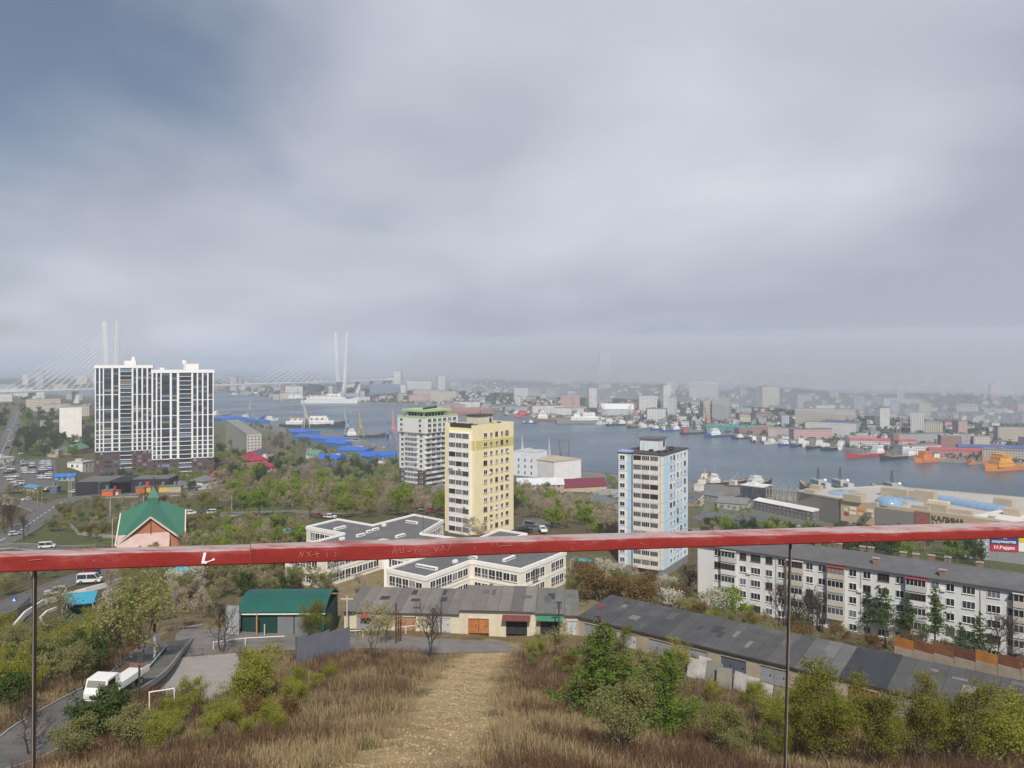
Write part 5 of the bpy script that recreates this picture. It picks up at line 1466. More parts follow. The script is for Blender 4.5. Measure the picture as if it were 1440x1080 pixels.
    # posts: thin steel channels
    for (px0, py0, px1, py1) in ((49.0, 800, 47.0, 1080), (1111.5, 763, 1104.0, 1080)):
        i = max(k for k in range(len(ST) - 1) if ST[k][0] <= px0); a, b = ST[i], ST[i + 1]; s = (px0 - a[0]) / (b[0] - a[0])
        f_ = a[2] + (b[2] - a[2]) * s; Yp = F * DL / (f_ - HY) + .035
        p = W(px0, py0, Yp) - o; q = W(px1, py1, Yp) - o; q = p + (q - p) * (p.z + .05) / (p.z - q.z)
        po = MB().bar(p + Vector((0, 0, .0)), q, .0068, .012, up=(0, 1, 0)).build('post', M('post_dark', (.055, .038, .032), .5, .2, 8), t)
        f = (p - q).normalized()
        MB().bar(p + Vector((.0012, -.0075, -.004)), q + Vector((.0012, -.0075, .004)), .0022, .002, up=(0, 1, 0)).build('post_edge', M('post_light', (.26, .23, .20), .5, .2, 8), po)
    # white paint splash and scratched strokes
    def stroke(pts, w_, mat, name):
        b = MB(); P = [at_front(*p) for p in pts]
        for a, c in zip(P, P[1:]):
            d = (c - a).normalized(); nn = Vector((-d.z, 0, d.x)) * w_ / 2; e = d * w_ * .3; dy = Vector((0, -.001, 0))
            vs = [a - e - nn, c + e - nn, c + e + nn, a - e + nn]
            b.add(vs + [v + dy for v in vs], [(0, 1, 2, 3), (7, 6, 5, 4), (0, 4, 5, 1), (1, 5, 6, 2), (2, 6, 7, 3), (3, 7, 4, 0)])
        return b.build(name, mat, t)
    SW = M('splash_white', (.80, .78, .76), .5, .05)
    stroke([(288.2, 778.2), (286.6, 785), (285.6, 790.5)], .0085, SW, 'paint_splash'); stroke([(284.6, 790.6), (290, 790.8)], .0075, SW, 'paint_splash')
    stroke([(290, 790.6), (297, 788.2), (300, 786.6)], .003, SW, 'paint_splash'); stroke([(299.6, 787), (301, 786.4)], .006, SW, 'paint_splash')
    SCR = M('scratch_pink', (.52, .22, .19), .7, .1)
    for pts in ([(420, 784), (423, 776), (425, 783), (428, 775)], [(432, 783), (437, 775)], [(432, 776), (437, 783)], [(440, 780), (450, 778)], [(445, 775), (447, 784)], [(461, 777), (459, 780), (461, 783)], [(470, 776), (473, 779), (470, 783)],
                [(552, 779), (555, 768), (558, 778)], [(553, 775), (557, 774)], [(562, 770), (563, 777), (567, 777), (568, 770)], [(574, 776), (578, 775)], [(584, 778), (585, 772), (590, 777), (592, 771)], [(609, 769), (613, 775), (617, 767)], [(613, 775), (611, 778)], [(621, 775), (623, 767), (626, 774)], [(629, 775), (634, 766)],
                [(40, 788), (60, 786)], [(700, 768), (720, 767)], [(900, 763), (906, 766)], [(1210, 752.5), (1216, 754)], [(130, 787), (134, 790)]):
        stroke(pts, .0011, SCR, 'scratch')
    # platform the railing stands on
    structure(MB().box(-6, 6, -4, 2.95, CH - 2.3, CH - 1.66).build('viewing_platform', CONC))
handrail()
# ------------------------------------------------------------------ buildings farther off
def far_wall_material():
    m = bpy.data.materials.new('far_wall'); m.use_nodes = True
    nt = m.node_tree; N = nt.nodes.new; L = nt.links.new; bs = nt.nodes['Principled BSDF']; bs.inputs['Roughness'].default_value = .85
    uv = N('ShaderNodeUVMap'); sp = N('ShaderNodeSeparateXYZ'); L(uv.outputs[0], sp.inputs[0])
    def mt(op, a, b):
        q = N('ShaderNodeMath'); q.operation = op
        for i, v in enumerate((a, b)):
            if isinstance(v, (int, float)): q.inputs[i].default_value = v
            else: L(v, q.inputs[i])
        return q.outputs[0]
    fu = mt('FRACT', mt('DIVIDE', sp.outputs[0], 3.3), 0); fv = mt('FRACT', mt('DIVIDE', sp.outputs[1], 3.1), 0)
    wu = mt('MULTIPLY', mt('GREATER_THAN', fu, .24), mt('LESS_THAN', fu, .78)); wv = mt('MULTIPLY', mt('GREATER_THAN', fv, .30), mt('LESS_THAN', fv, .80))
    wn = mt('MULTIPLY', wu, wv)
    oi = N('ShaderNodeObjectInfo'); mx = N('ShaderNodeMix'); mx.data_type = 'RGBA'
    g = N('ShaderNodeNewGeometry'); n = N('ShaderNodeTexNoise'); n.inputs['Scale'].default_value = .08; L(g.outputs['Position'], n.inputs['Vector'])
    mr = N('ShaderNodeMapRange'); mr.inputs['To Min'].default_value = .8; mr.inputs['To Max'].default_value = 1.15; L(n.outputs['Fac'], mr.inputs['Value'])
    vm = N('ShaderNodeVectorMath'); vm.operation = 'SCALE'; L(oi.outputs['Color'], vm.inputs[0]); L(mr.outputs[0], vm.inputs['Scale'])
    L(mt('MULTIPLY', wn, .85), mx.inputs['Factor']); L(vm.outputs[0], mx.inputs['A']); mx.inputs['B'].default_value = (.06, .065, .075, 1)
    L(mx.outputs['Result'], bs.inputs['Base Color'])
    return m
FARW = far_wall_material()
OBJR = M('roof_objcol', (1, 1, 1), .85, .15, .1, objcol=True)
OBJW = M('wall_objcol', (1, 1, 1), .9, .12, .25, objcol=True, stain=.25, stain_col=(.3, .27, .24))
def uvbox(name, w, d, z0, z1, mat, gable=0.0):
    """four walls with UVs in metres (and gable ends)"""
    me = bpy.data.meshes.new(name)
    V = [(-w / 2, -d / 2, z0), (w / 2, -d / 2, z0), (w / 2, d / 2, z0), (-w / 2, d / 2, z0), (-w / 2, -d / 2, z1), (w / 2, -d / 2, z1), (w / 2, d / 2, z1), (-w / 2, d / 2, z1)]
    Fs = [(0, 1, 5, 4), (1, 2, 6, 5), (2, 3, 7, 6), (3, 0, 4, 7), (4, 5, 6, 7)]
    if gable:
        V += [(-w / 2, 0, z1 + gable), (w / 2, 0, z1 + gable)]; Fs += [(4, 8, 7), (5, 6, 9)]
    me.from_pydata(V, [], Fs); me.materials.append(mat)
    uv = me.uv_layers.new(name='UVMap')
    for p in me.polygons:
        for li in p.loop_indices:
            v = V[me.loops[li].vertex_index]
            if p.index in (0, 2): u = v[0] + w / 2
            elif p.index in (1, 3): u = v[1] + d / 2
            else: u = .1
            uv.data[li].uv = (u, v[2] - z0 + (z0 if False else 0)) if p.index < 4 else (.1, .1)
    return me
def gable_roof(w, d, z, h, ov=.6, hip=0.0):
    b = MB(); a, c = w / 2 + ov, d / 2 + ov; x = w / 2 - hip if hip else a
    e = .25; zl = z - ov * h / (d / 2)
    b.add([(-a, -c, zl), (a, -c, zl), (a, c, zl), (-a, c, zl), (-x, 0, z + h), (x, 0, z + h), (-a, -c, zl - e), (a, -c, zl - e), (a, c, zl - e), (-a, c, zl - e)],
          [(0, 1, 5, 4), (2, 3, 4, 5), (1, 2, 5), (3, 0, 4), (9, 8, 7, 6), (0, 6, 7, 1), (1, 7, 8, 2), (2, 8, 9, 3), (3, 9, 6, 0)])
    return b
def building(p, rz, w, d, h, wall, roofc, label, cat, group=None, roof='flat', rh=3.0, name='building', real=None, base=3.0, penthouse=False, fr=None):
    t = thing(name, label, cat, p, rz, group)
    mat = FARW if real is None else OBJW
    o = put('wall', uvbox('wall', w, d, -base, h, mat, rh if roof == 'gable' else 0), t); o.color = (*wall, 1)
    if roof == 'flat':
        r = MB(); r.box(-w / 2 - .2, w / 2 + .2, -d / 2 - .2, d / 2 + .2, h + .01, h + .55)
        r.box(-w * .2, -w * .2 + min(5, w * .2), -d * .2, d * .2, h + .55, h + 2.6)
        if penthouse: r.box(w * .1, w * .3, -d * .25, d * .25, h + .55, h + 3.8)
    elif roof == 'gable': r = gable_roof(w, d, h, rh)
    else: r = gable_roof(w, d, h, rh, hip=min(d / 2, w / 2 - .5))
    ro = r.build('roof', OBJR, t); ro.color = (*roofc, 1)
    if real:
        fl, sp = real
        for k in range(int(h // fl)):
            for i in range(int((w - 1.5) // sp)): window(t, -w / 2 + (w - (int((w - 1.5) // sp) - 1) * sp) / 2 + i * sp, -d / 2, fl * k + fl * .3, 0, min(1.9, sp * .6), fl * .5, 2, fr or FRW)
            for i in range(int((d - 1.5) // sp)):
                y = -d / 2 + (d - (int((d - 1.5) // sp) - 1) * sp) / 2 + i * sp
                window(t, w / 2, y, fl * k + fl * .3, R(90), min(1.9, sp * .6), fl * .5, 2, fr or FRW); window(t, -w / 2, y, fl * k + fl * .3, R(-90), min(1.9, sp * .6), fl * .5, 2, fr or FRW)
    return t
def G(px, py): return ray(px, py)
def face(a, b):
    """front edge a->b on the ground (pixels); returns left point, length, angle"""
    A, B = ray(*a), ray(*b); d = B - A
    return A, B, d.xy.length, math.atan2(d.y, d.x)
def bfront(a, b, d, h, wall, roofc, label, cat='building', **k):
    """building whose front bottom edge runs between two photo pixels, d metres deep"""
    A, B, L_, rz = face(a, b); c = (A + B) / 2; n = Vector((-math.sin(rz), math.cos(rz), 0)) * d / 2
    z = min(A.z, B.z)
    return building(Vector((c.x + n.x, c.y + n.y, z)), rz, L_, d, h, wall, roofc, label, cat, **k)
GREYR = (.16, .16, .165)
# black pavilion and its neighbours
def pavilion():
    A = ray(106, 697); t = thing('pavilion', 'low black clad pavilion with flat roof and recessed entrance', 'pavilion', A, R(6))
    K = M('black_cladding', (.028, .028, .034), .6, .15, .5)
    MB().box(0, 17.5, 0, 22, -1, 7.2).build('wall', K, t); MB().box(.4, 17.1, .4, 21.6, 7.21, 7.4).build('roof', ROOFG, t)
    MB().box(17.5, 27, 9, 22, -1, 7.6).build('entrance_wall', K, t); MB().box(27, 47, 4, 20, -1, 7.6).build('wing', K, t); MB().box(27.3, 46.7, 4.4, 19.6, 7.61, 7.8).build('roof', ROOFG, t)
    MB().box(17.5, 27, 2, 9, 6.4, 7.3).build('canopy', K, t)
    for k in range(4): window(t, 19 + k * 2.0, 9.0, .3, 0, 1.8, 3.2, 2, FRD, GLB, sill=False)
    for k in range(10): sbox('cladding_rib', K, t, .9 + k * 1.75, 0, -.5, 0, .08, .06, 7.7)
pavilion()
for px, py, w_, h_, c, nm in ((153, 698, 5.5, 3.0, (.62, .12, .04), 'orange red'), (163, 697, 3.5, 2.4, (.62, .58, .5), 'cream'), (199, 696, 4.5, 4.0, (.45, .12, .03), 'rust orange'), (210, 694, 8, 3.6, (.55, .40, .06), 'yellow'), (232, 693, 8, 3.4, (.55, .42, .08), 'mustard yellow'), (248, 693, 6, 3.6, (.40, .35, .25), 'beige')):
    p = ray(px, py); tt = building(p, R(5), w_, 4.0, h_, c, (.42, .05, .06) if nm in ('yellow', 'cream') else GREYR, f'{nm} market kiosk before the black pavilion', 'kiosk', 'market kiosks', name='kiosk', real=(9, 9), base=1)
bfront((77, 677), (105, 677), 7, 3.6, (.25, .32, .42), (.03, .17, .52), 'kiosk with a bright blue roof at the car park edge', 'kiosk', roof='gable', rh=1.2, real=(3.6, 3))
bfront((36, 692), (50, 693), 4, 3.2, (.6, .62, .64), (.06, .25, .42), 'small white hut with a turquoise roof at the car park gate', 'hut', roof='gable', rh=.9, real=(3.2, 2.6))
bfront((70, 693), (80, 693), 4, 3.0, (.10, .13, .22), (.2, .2, .22), 'navy container hut beside the car park', 'hut', real=(9, 9))
bfront((116, 664), (132, 664), 12, 8.5, (.72, .71, .68), (.45, .44, .42), 'white two-storey office beside the brick foot of the high-rise', real=(4.1, 4))
_p = ray(99, 621); building(_p + Vector((-8, 14, 0)), R(31), 21, 24, 37, (.76, .74, .69), (.3, .29, .28), 'tall blank white end wall of an apartment slab', 'apartment slab', real=(99, 99))
bfront((0, 652), (20, 650), 10, 4, (.5, .5, .48), (.45, .44, .42), 'pale flat-roofed shed at the back of the car park', 'shed', real=(4, 4))
bfront((62, 642), (82, 644), 10, 6, (.42, .36, .3), (.3, .29, .28), 'beige garage shed under the trees by the avenue', 'shed', real=(9, 9))
bfront((100, 640), (125, 637), 14, 6, (.30, .14, .10), (.10, .22, .16), 'brick workshop with a green gable roof beside the high-rise', 'workshop', roof='gable', rh=4, real=(6, 5))
bfront((228, 690), (258, 691), 10, 5, (.55, .53, .49), GREYR, 'white low shop with a grey roof behind the kiosks', 'shop', real=(5, 4), roof='hip', rh=1.5)
bfront((285, 688), (305, 686), 9, 5.5, (.62, .6, .55), GREYR, 'white cottage with a grey roof at the foot of the high-rise', 'cottage', roof='hip', rh=2.2, real=(3, 4))
bfront((296, 677), (306, 677), 8, 4, (.45, .3, .28), (.36, .05, .07), 'cottage with a crimson roof beside the high-rise', 'cottage', roof='gable', rh=2.5, real=(4, 4))
# long balcony block and crimson-roofed villa
building(Vector((-305, 868, 38)), math.atan2(208, -101) + math.pi, 205, 14, 20, (.50, .47, .42), (.24, .24, .23), 'very long balcony-striped apartment slab above the port', 'apartment slab', base=12)
bfront((334, 657), (352, 661), 14, 7.5, (.40, .2, .2), (.30, .03, .06), 'villa with a stepped crimson roof among the trees', 'villa', roof='hip', rh=5, real=(3, 4))
bfront((350, 661), (373, 664), 10, 4, (.42, .25, .22), (.32, .03, .07), 'low annex with a crimson roof among the trees', 'villa', roof='hip', rh=3, real=(4, 4))
bfront((358, 652), (380, 650), 10, 9, (.30, .27, .25), (.09, .09, .10), 'dark gabled house behind the crimson villa', 'house', roof='gable', rh=4, real=(3, 4))
bfront((376, 655), (385, 653), 8, 8, (.68, .67, .64), (.5, .5, .48), 'white house end beyond the crimson villa', 'house', real=(3, 4))
bfront((430, 645), (447, 647), 12, 6, (.55, .55, .48), (.12, .25, .2), 'cream house with a green gable roof above the port', 'house', roof='gable', rh=4, real=(3, 4))
for a, b, w_ in (((592, 702), (603, 704), 14), ((600, 700), (628, 698), 10)):
    bfront(a, b, w_, 6, (.56, .55, .52), (.17, .17, .19), 'low white house with a grey roof at the green-topped tower', 'house', group='houses by the green-topped tower', roof='hip', rh=2.6, real=(3, 4))
# port sheds with blue roofs
for k, (x0, x1, y, d_) in enumerate(((403, 420, 612, 40), (412, 446, 621, 34), (446, 481, 624, 34), (454, 481, 629, 22), (474, 513, 639, 34), (514, 556, 646, 36), (444, 473, 654, 20), (344, 368, 595, 20), (300, 312, 592, 60), (497, 520, 648, 16))):
    lab = ['narrow', 'long', 'broad', 'small', 'long stepped', 'largest', 'low', 'distant', 'end-on', 'short'][k]
    bfront((x0, y - 1), (x1, y + 2), d_, 7, (.05, .13, .34), (.02, .13, .50), f'{lab} port shed with a bright blue roof among the quays', 'port shed', group='blue-roofed port sheds', roof='gable', rh=3.0, name='warehouse', real=(20, 20))
_cb = MB().box(-6, 6, -1.25, 1.25, 0, 2.6).mesh('body', OBJR); _cd = MB().box(6.0, 6.06, -1.1, 1.1, .2, 2.4).mesh('door', FRD)
for k in range(64):
    q = random.Random(k); px = q.uniform(425, 556); py = 606 + (px - 425) * .235 + q.uniform(0, 10) if k % 2 else 632 + (px - 425) * .13 + q.uniform(-2, 8)
    p = ray(px, py); c = q.choice([('rust red', (.30, .07, .04)), ('blue', (.04, .10, .30)), ('grey', (.35, .35, .35)), ('white', (.62, .62, .60)), ('brown', (.20, .13, .09)), ('green', (.05, .18, .12))])
    if p.z < 1.5: continue
    t = thing('cargo_container', f'{c[0]} cargo container lying in the port yard', 'container', p, q.uniform(-.4, .8), 'containers in the port yard'); o = put('body', _cb, t); o.color = (*c[1], 1); put('door', _cd, t)
bfront((482, 628), (500, 630), 14, 9, (.22, .24, .34), (.25, .25, .27), 'slate blue office between the blue port sheds', 'office', real=(3, 4))
for k in range(26):
    px = 448 + (k * 37 % 108); py = 621 + (k * 53 % 22) + (px - 448) * .06
    carpx(px, py, 20 + k * 7, ['sedan', 'van', 'suv'][k % 3], [CWH, CSI, CWH, CBK, CBL][k % 5], f'{["white", "silver", "white", "black", "navy"][k % 5]} car in the port yard between blue sheds', 'cars in the port yard')
# grain warehouse by the water and roofs this side of it
bfront((722, 668), (755, 671), 26, 27, (.66, .67, .70), (.5, .5, .5), 'tall stepped white warehouse at the water behind the yellow tower', 'warehouse', name='warehouse', real=(7, 8))
bfront((740, 669), (779, 674), 42, 20, (.70, .69, .68), (.42, .36, .27), 'big white warehouse with a tan roof at the water', 'warehouse', name='warehouse', real=(30, 30), roof='hip', rh=2.5)
bfront((781, 673), (810, 668), 26, 17, (.52, .36, .31), (.42, .36, .27), 'rust-stained end of the tan-roofed warehouse', 'warehouse', name='warehouse', real=(30, 30))
building(Vector((22, 606, gz(22, 606) - 1)), R(4), 36, 15, 8, (.38, .30, .22), (.56, .57, .60), 'long brick building with a pale metal roof', 'building', roof='gable', rh=4, real=(4, 4))
bfront((783, 691), (853, 695), 13, 7.5, (.46, .36, .24), (.155, .022, .045), 'tan two-storey building with a maroon roof', 'building', roof='gable', rh=5.5, real=(4, 5))
bfront((832, 716), (872, 722), 22, 8, (.36, .27, .18), (.13, .135, .15), 'ochre house with a grey hip roof and dormers', 'house', roof='hip', rh=4.5, real=(3.5, 4))
bfront((862, 700), (873, 698), 16, 5, (.55, .53, .50), (.30, .30, .30), 'low pale shed on the quay behind the blue tower', 'shed', real=(9, 9))
bfront((975, 712), (990, 708), 12, 9, (.42, .20, .10), (.12, .12, .12), 'orange brick house beside the blue tower', 'house', real=(3, 3))
bfront((986, 702), (1012, 708), 20, 6, (.34, .33, .31), (.17, .175, .17), 'grey-roofed workshop near the quay', 'workshop', roof='gable', rh=3, real=(5, 5))
bfront((1008, 714), (1050, 719), 24, 6, (.33, .32, .30), (.19, .19, .185), 'broad grey-roofed workshop near the quay', 'workshop', roof='gable', rh=3.5, real=(5, 5))
bfront((978, 736), (1040, 738), 24, 6, (.28, .25, .22), (.115, .12, .125), 'dark flat-roofed workshop beyond the blue tower', 'workshop', real=(5, 5))
bfront((1040, 740), (1100, 742), 24, 5, (.30, .27, .24), (.10, .105, .11), 'dark flat-roofed depot beside the shore road', 'depot', real=(5, 6))
bfront((976, 690), (985, 691), 8, 6, (.68, .67, .65), (.5, .5, .5), 'small white store on the quay', 'store', real=(9, 9))
bfront((1041, 702), (1073, 706), 20, 13, (.045, .05, .06), (.66, .66, .65), 'dark glazed office under a thin white roof near the quay', 'office', real=(6.5, 3), fr=FRD)
bfront((1060, 716), (1142, 733), 14, 8, (.13, .11, .10), (.68, .67, .65), 'long dark shed with a white low-pitched roof beside the mall', 'shed', roof='gable', rh=1.6, real=(4, 4))
def substation():
    A = ray(1078, 708); t = thing('substation', 'open steel frame of a substation beside the mall', 'substation', A, R(-30))
    for k in range(6):
        b = MB(); x = k * 5; b.bar((x, 0, -2), (x, 0, 15 + (k % 2) * 3), .6, .6); b.bar((x, 12, -2), (x, 12, 15), .6, .6); b.bar((x, 0, 14.5), (x, 12, 14.5), .5, .5); b.build('frame', CONC, t)
    for z in (8, 14): MB().bar((0, 0, z), (25, 0, z), .5, .5).build('beam', CONC, t)
    for k in range(4): MB().box(k * 6, k * 6 + 3, 4, 7, -2, 5 + k).build('equipment', M('tan_equipment', (.42, .36, .28), .9, .15), t)
substation()

# ------------------------------------------------------------------ shopping mall
def text(parent, s, size, loc, rot, mat, name='lettering', depth=.15):
    c = bpy.data.curves.new(name, 'FONT'); c.body = s; c.size = size; c.extrude = depth; c.align_x = 'LEFT'; c.offset = size * .025
    o = bpy.data.objects.new('tmp', c); COL.objects.link(o)
    dg = bpy.context.evaluated_depsgraph_get(); me = bpy.data.meshes.new_from_object(o.evaluated_get(dg)); bpy.data.objects.remove(o)
    me.materials.clear(); me.materials.append(mat)
    q = put(name, me, parent, loc); q.rotation_euler = rot; return q
def mall():
    z0, z1 = 3.0, 22.9
    A, B, C, D_, E_, F_ = (237, 640), (257, 600), (318, 531), (385, 478), (470, 560), (321, 665)
    t = thing('shopping_mall', 'sprawling tan shopping mall with roof domes on the bay shore', 'shopping mall', (0, 0, 0))
    TAN = M('mall_tan', (.50, .38, .22), .8, .08, .1); GRW = M('mall_grey', (.21, .19, .17), .8, .08, .1); RFM = M('mall_roof', (.44, .41, .37), .9, .1, .05, stain=.4, stain_col=(.40, .37, .33))
    BOX = M('mall_plant', (.44, .37, .27), .85, .12, .2); SKY = M('dome_glass', (.22, .34, .50), .15, .1, .1, spec=.6)
    P = [A, B, C, D_, E_, F_]
    MB().prism(P, z0 - 2, z1).build('wall', GRW, t)
    par = MB(); cc = [Vector(p) for p in P]
    for i in range(6):
        a, b = cc[i], cc[(i + 1) % 6]; d = (b - a).normalized(); n = Vector((d.y, -d.x))
        par.prism([tuple(a + n * .3), tuple(b + n * .3), tuple(b - n * .9), tuple(a - n * .9)], z1 - .4, z1 + .9 + i * .01)
    par.build('parapet', RFM, t)
    MB().add([(p[0], p[1], z1 + .06) for p in P], [tuple(range(6))]).build('roof', RFM, t)
    b, c = Vector(B), Vector(C); d = (c - b); L_ = d.length; rz = math.atan2(d.y, d.x)
    f = bpy.data.objects.new('facade', MB().box(0, L_ + 20, -.8, -.01, z0 - 2, z1 + .3).mesh('facade', TAN)); COL.objects.link(f); f.parent = t; f.location = (b.x, b.y, 0); f.rotation_euler = (0, 0, rz)
    def fx(px):
        s = (px - 720) / F; return (s * b.y - b.x) / (d.x - s * d.y) * L_
    # curtain wall, panels
    x0, x1 = fx(1233), fx(1286)
    MB().box(x0, x1, -1.3, -.82, z0 + 5.5, z1 - 1.8).build('curtain_wall', glassmat('mall_glass', (.03, .035, .045), .1, .2), f)
    mu = MB()
    for k in range(13): x = x0 + (x1 - x0) * k / 12; mu.box(x - .1, x + .1, -1.4, -1.3, z0 + 5.5, z1 - 1.8)
    for k in range(6): z = z0 + 5.5 + k * 2.4; mu.box(x0, x1, -1.38, -1.31, z, z + .12)
    mu.build('mullion', METAL, f)
    x0, x1 = fx(1287), fx(1309)
    MB().box(x0, x1, -1.2, -.82, z0 + 3, z1 - .6).build('logo_panel', M('logo_brown', (.20, .12, .08), .8, .1), f)
    RL = M('logo_red', (.62, .05, .05), .6, .05); lg = MB(); cx, cz = (x0 + x1) / 2, z1 - 6.2
    for k in range(12):
        a = k * math.pi / 6
        for r0, r1, w_ in ((1.4, 3.0, .55), (3.3, 4.3, .9)):
            u, v = Vector((math.cos(a), math.sin(a))), Vector((-math.sin(a), math.cos(a)))
            q = [u * r0, u * (r0 + r1) / 2 + v * w_ , u * r1, u * (r0 + r1) / 2 - v * w_]
            lg.add([(cx + p.x, -1.26, cz + p.y) for p in q] + [(cx + p.x, -1.21, cz + p.y) for p in q], [(0, 1, 2, 3), (7, 6, 5, 4), (0, 4, 5, 1), (1, 5, 6, 2), (2, 6, 7, 3), (3, 7, 4, 0)])
    lg.build('logo', RL, f)
    TXT = M('sign_letters', (.045, .02, .015), .7, .05)
    text(f, 'КАЛИНА', 5.0, (fx(1310.5), -1.0, z1 - 5.6), (R(90), 0, 0), TXT); text(f, 'МОЛЛ', 5.0, (fx(1310.5), -1.0, z1 - 10.6), (R(90), 0, 0), TXT)
    # posters of the shops, illegible at this size
    for px, w_, z, c_ in ((1190, 3, 6, (.70, .60, .46)), (1191, 3.5, 9.2, (.32, .05, .04)), (1200, 5, 4.4, (.76, .70, .58)), (1212, 5, 4.6, (.62, .25, .07)), (1224, 5, 4.4, (.76, .70, .58)), (1200, 5, 8, (.76, .70, .58)), (1212, 5, 8, (.70, .52, .30)), (1224, 5, 8, (.76, .70, .58)), (1214, 2, 12, (.2, .12, .08))):
        o = sbox('poster', OBJR, f, fx(px), -.82, z1 - z - 2, 0, w_, .25, 2.4, c_)
    for px in (1189, 1205, 1223): sbox('shop_window', FRD, f, fx(px), -.82, z0, 0, 6, .3, 4)
    # roof plant
    def on(px, py, w_, d_, h_, m_=BOX, name='plant_room', r=rz):
        p = WZ(px, py, z1 + .1); return MB().box(-w_ / 2, w_ / 2, -d_ / 2, d_ / 2, 0, h_).build(name, m_, t, (p.x, p.y, z1 + .07), r)
    for px, py, w_, d_, h_ in ((1140, 694, 9, 6, 3.5), (1148, 689, 9, 6, 4), (1200, 705, 14, 6, 5.5), (1208, 702, 9, 6, 5), (1258, 698, 20, 5, 6.5), (1284, 699, 9, 5, 5), (1302, 706, 14, 8, 9), (1318, 718, 15, 7, 5), (1350, 722, 16, 4, 2.8), (1295, 717, 12, 4, 3), (1412, 716, 12, 8, 8), (1425, 727, 10, 9, 6), (1230, 712, 5, 4, 3), (1395, 731, 4, 4, 2.5), (1270, 709, 6, 3, 2.5)):
        on(px, py, w_, d_, h_)
    on(1320, 714, 14, 4, 5.2, M('cream_vault', (.70, .60, .40), .7, .08, .1))
    def dome(px, py, r_, h_, sy=1.0):
        p = WZ(px, py, z1 + .1); o = MB().lathe([(r_ * math.cos(a), h_ * math.sin(a)) for a in [k * math.pi / 16 for k in range(8)]] + [(.02, h_)], 24, sy=sy).build('dome', SKY, t, (p.x, p.y, z1 + .05), smooth=True)
        rb = MB()
        for k in range(12):
            a = k * math.pi / 6
            for j in range(6): a0, a1 = j * math.pi / 14, (j + 1) * math.pi / 14; rb.bar((r_ * math.cos(a0) * math.cos(a), sy * r_ * math.cos(a0) * math.sin(a), h_ * math.sin(a0) + .05), (r_ * math.cos(a1) * math.cos(a), sy * r_ * math.cos(a1) * math.sin(a), h_ * math.sin(a1) + .05), .25, .2)
        rb.build('dome_rib', METAL, o)
    dome(1190, 694, 14, 2.2); dome(1250, 709, 10, 6.5); dome(1266, 703, 13, 2.0)
    a, b2 = WZ(1318, 704, z1), WZ(1410, 720, z1); d2 = (b2 - a).xy; v = MB(); pr = [(7 * math.cos(k * math.pi / 10), 4.6 * math.sin(k * math.pi / 10)) for k in range(11)]
    v.ext(pr, 'x', 0, d2.length); vo = v.build('glass_vault', SKY, t, (a.x, a.y, z1 + .05), math.atan2(d2.y, d2.x))
    rb = MB()
    for j in range(10): rb.bar((0, *[q * 1.01 for q in pr[j]]), (0, *[q * 1.01 for q in pr[j + 1]]), .3, .2)
    rm_ = rb.mesh('vault_rib', METAL)
    for k in range(int(d2.length / 6) + 1): put('vault_rib', rm_, vo, (k * 6, 0, 0))
    MB().prism([(318, 531), (C[0] + 40, C[1] - 52), (C[0] + 75, C[1] - 20), (C[0] + 30, C[1] + 20)], z1 + .07, z1 + 1.5).build('white_deck', M('mall_white', (.66, .62, .57), .9, .08, .1), t)
mall()
def billboard():
    p = W(1418, 772, 290); t = thing('advertising_tower', 'grey pylon with stacked blue and red shop billboards', 'billboard', (p.x, p.y, gz(p.x, p.y)), R(-12))
    h = (p.z - gz(p.x, p.y)) / .75; t.scale = (.75, .75, .75)
    MB().box(-20, -8.5, 0, 6, -4, h + 7).build('wall', M('pylon_grey', (.30, .31, .32), .8, .1), t)
    MB().box(-8.4, 14, .3, 3, -4, h + 8).build('frame', METAL, t)
    T1 = PAINTW
    b = MB().box(-8.2, 4.3, -.1, .28, h + 2.2, h + 7.2).build('sign_panel', M('panel_blue', (.02, .04, .20), .6, .05), t); text(b, 'спортмастер', 1.75, (-7.6, -.12, h + 3.0), (R(90), 0, 0), T1, depth=.03)
    MB().add([(-2.6, -.13, h + 5.0), (-.6, -.13, h + 5.0), (-1.6, -.13, h + 6.8)], [(0, 1, 2)]).build('emblem', T1, b)
    b = MB().box(-8.2, 4.3, -.1, .28, h - 1.2, h + 2.1).build('sign_panel', M('panel_red', (.42, .02, .04), .6, .05), t); text(b, 'М.Видео', 2.3, (-6.6, -.12, h - .2), (R(90), 0, 0), T1, depth=.03)
    MB().box(4.6, 14, -.1, .28, h - 1, h + 3.4).build('sign_panel', M('panel_white', (.68, .68, .66), .6, .05), t)
    MB().box(4.6, 14, -.1, .28, h + 3.5, h + 6.6).build('sign_panel', M('panel_yellow', (.62, .45, .05), .6, .08), t)
    MB().box(-19.4, -9.4, -.1, -.01, h - 2, h + 6).build('poster', M('poster_mottle', (.42, .46, .44), .7, .5, .8), t)
billboard()

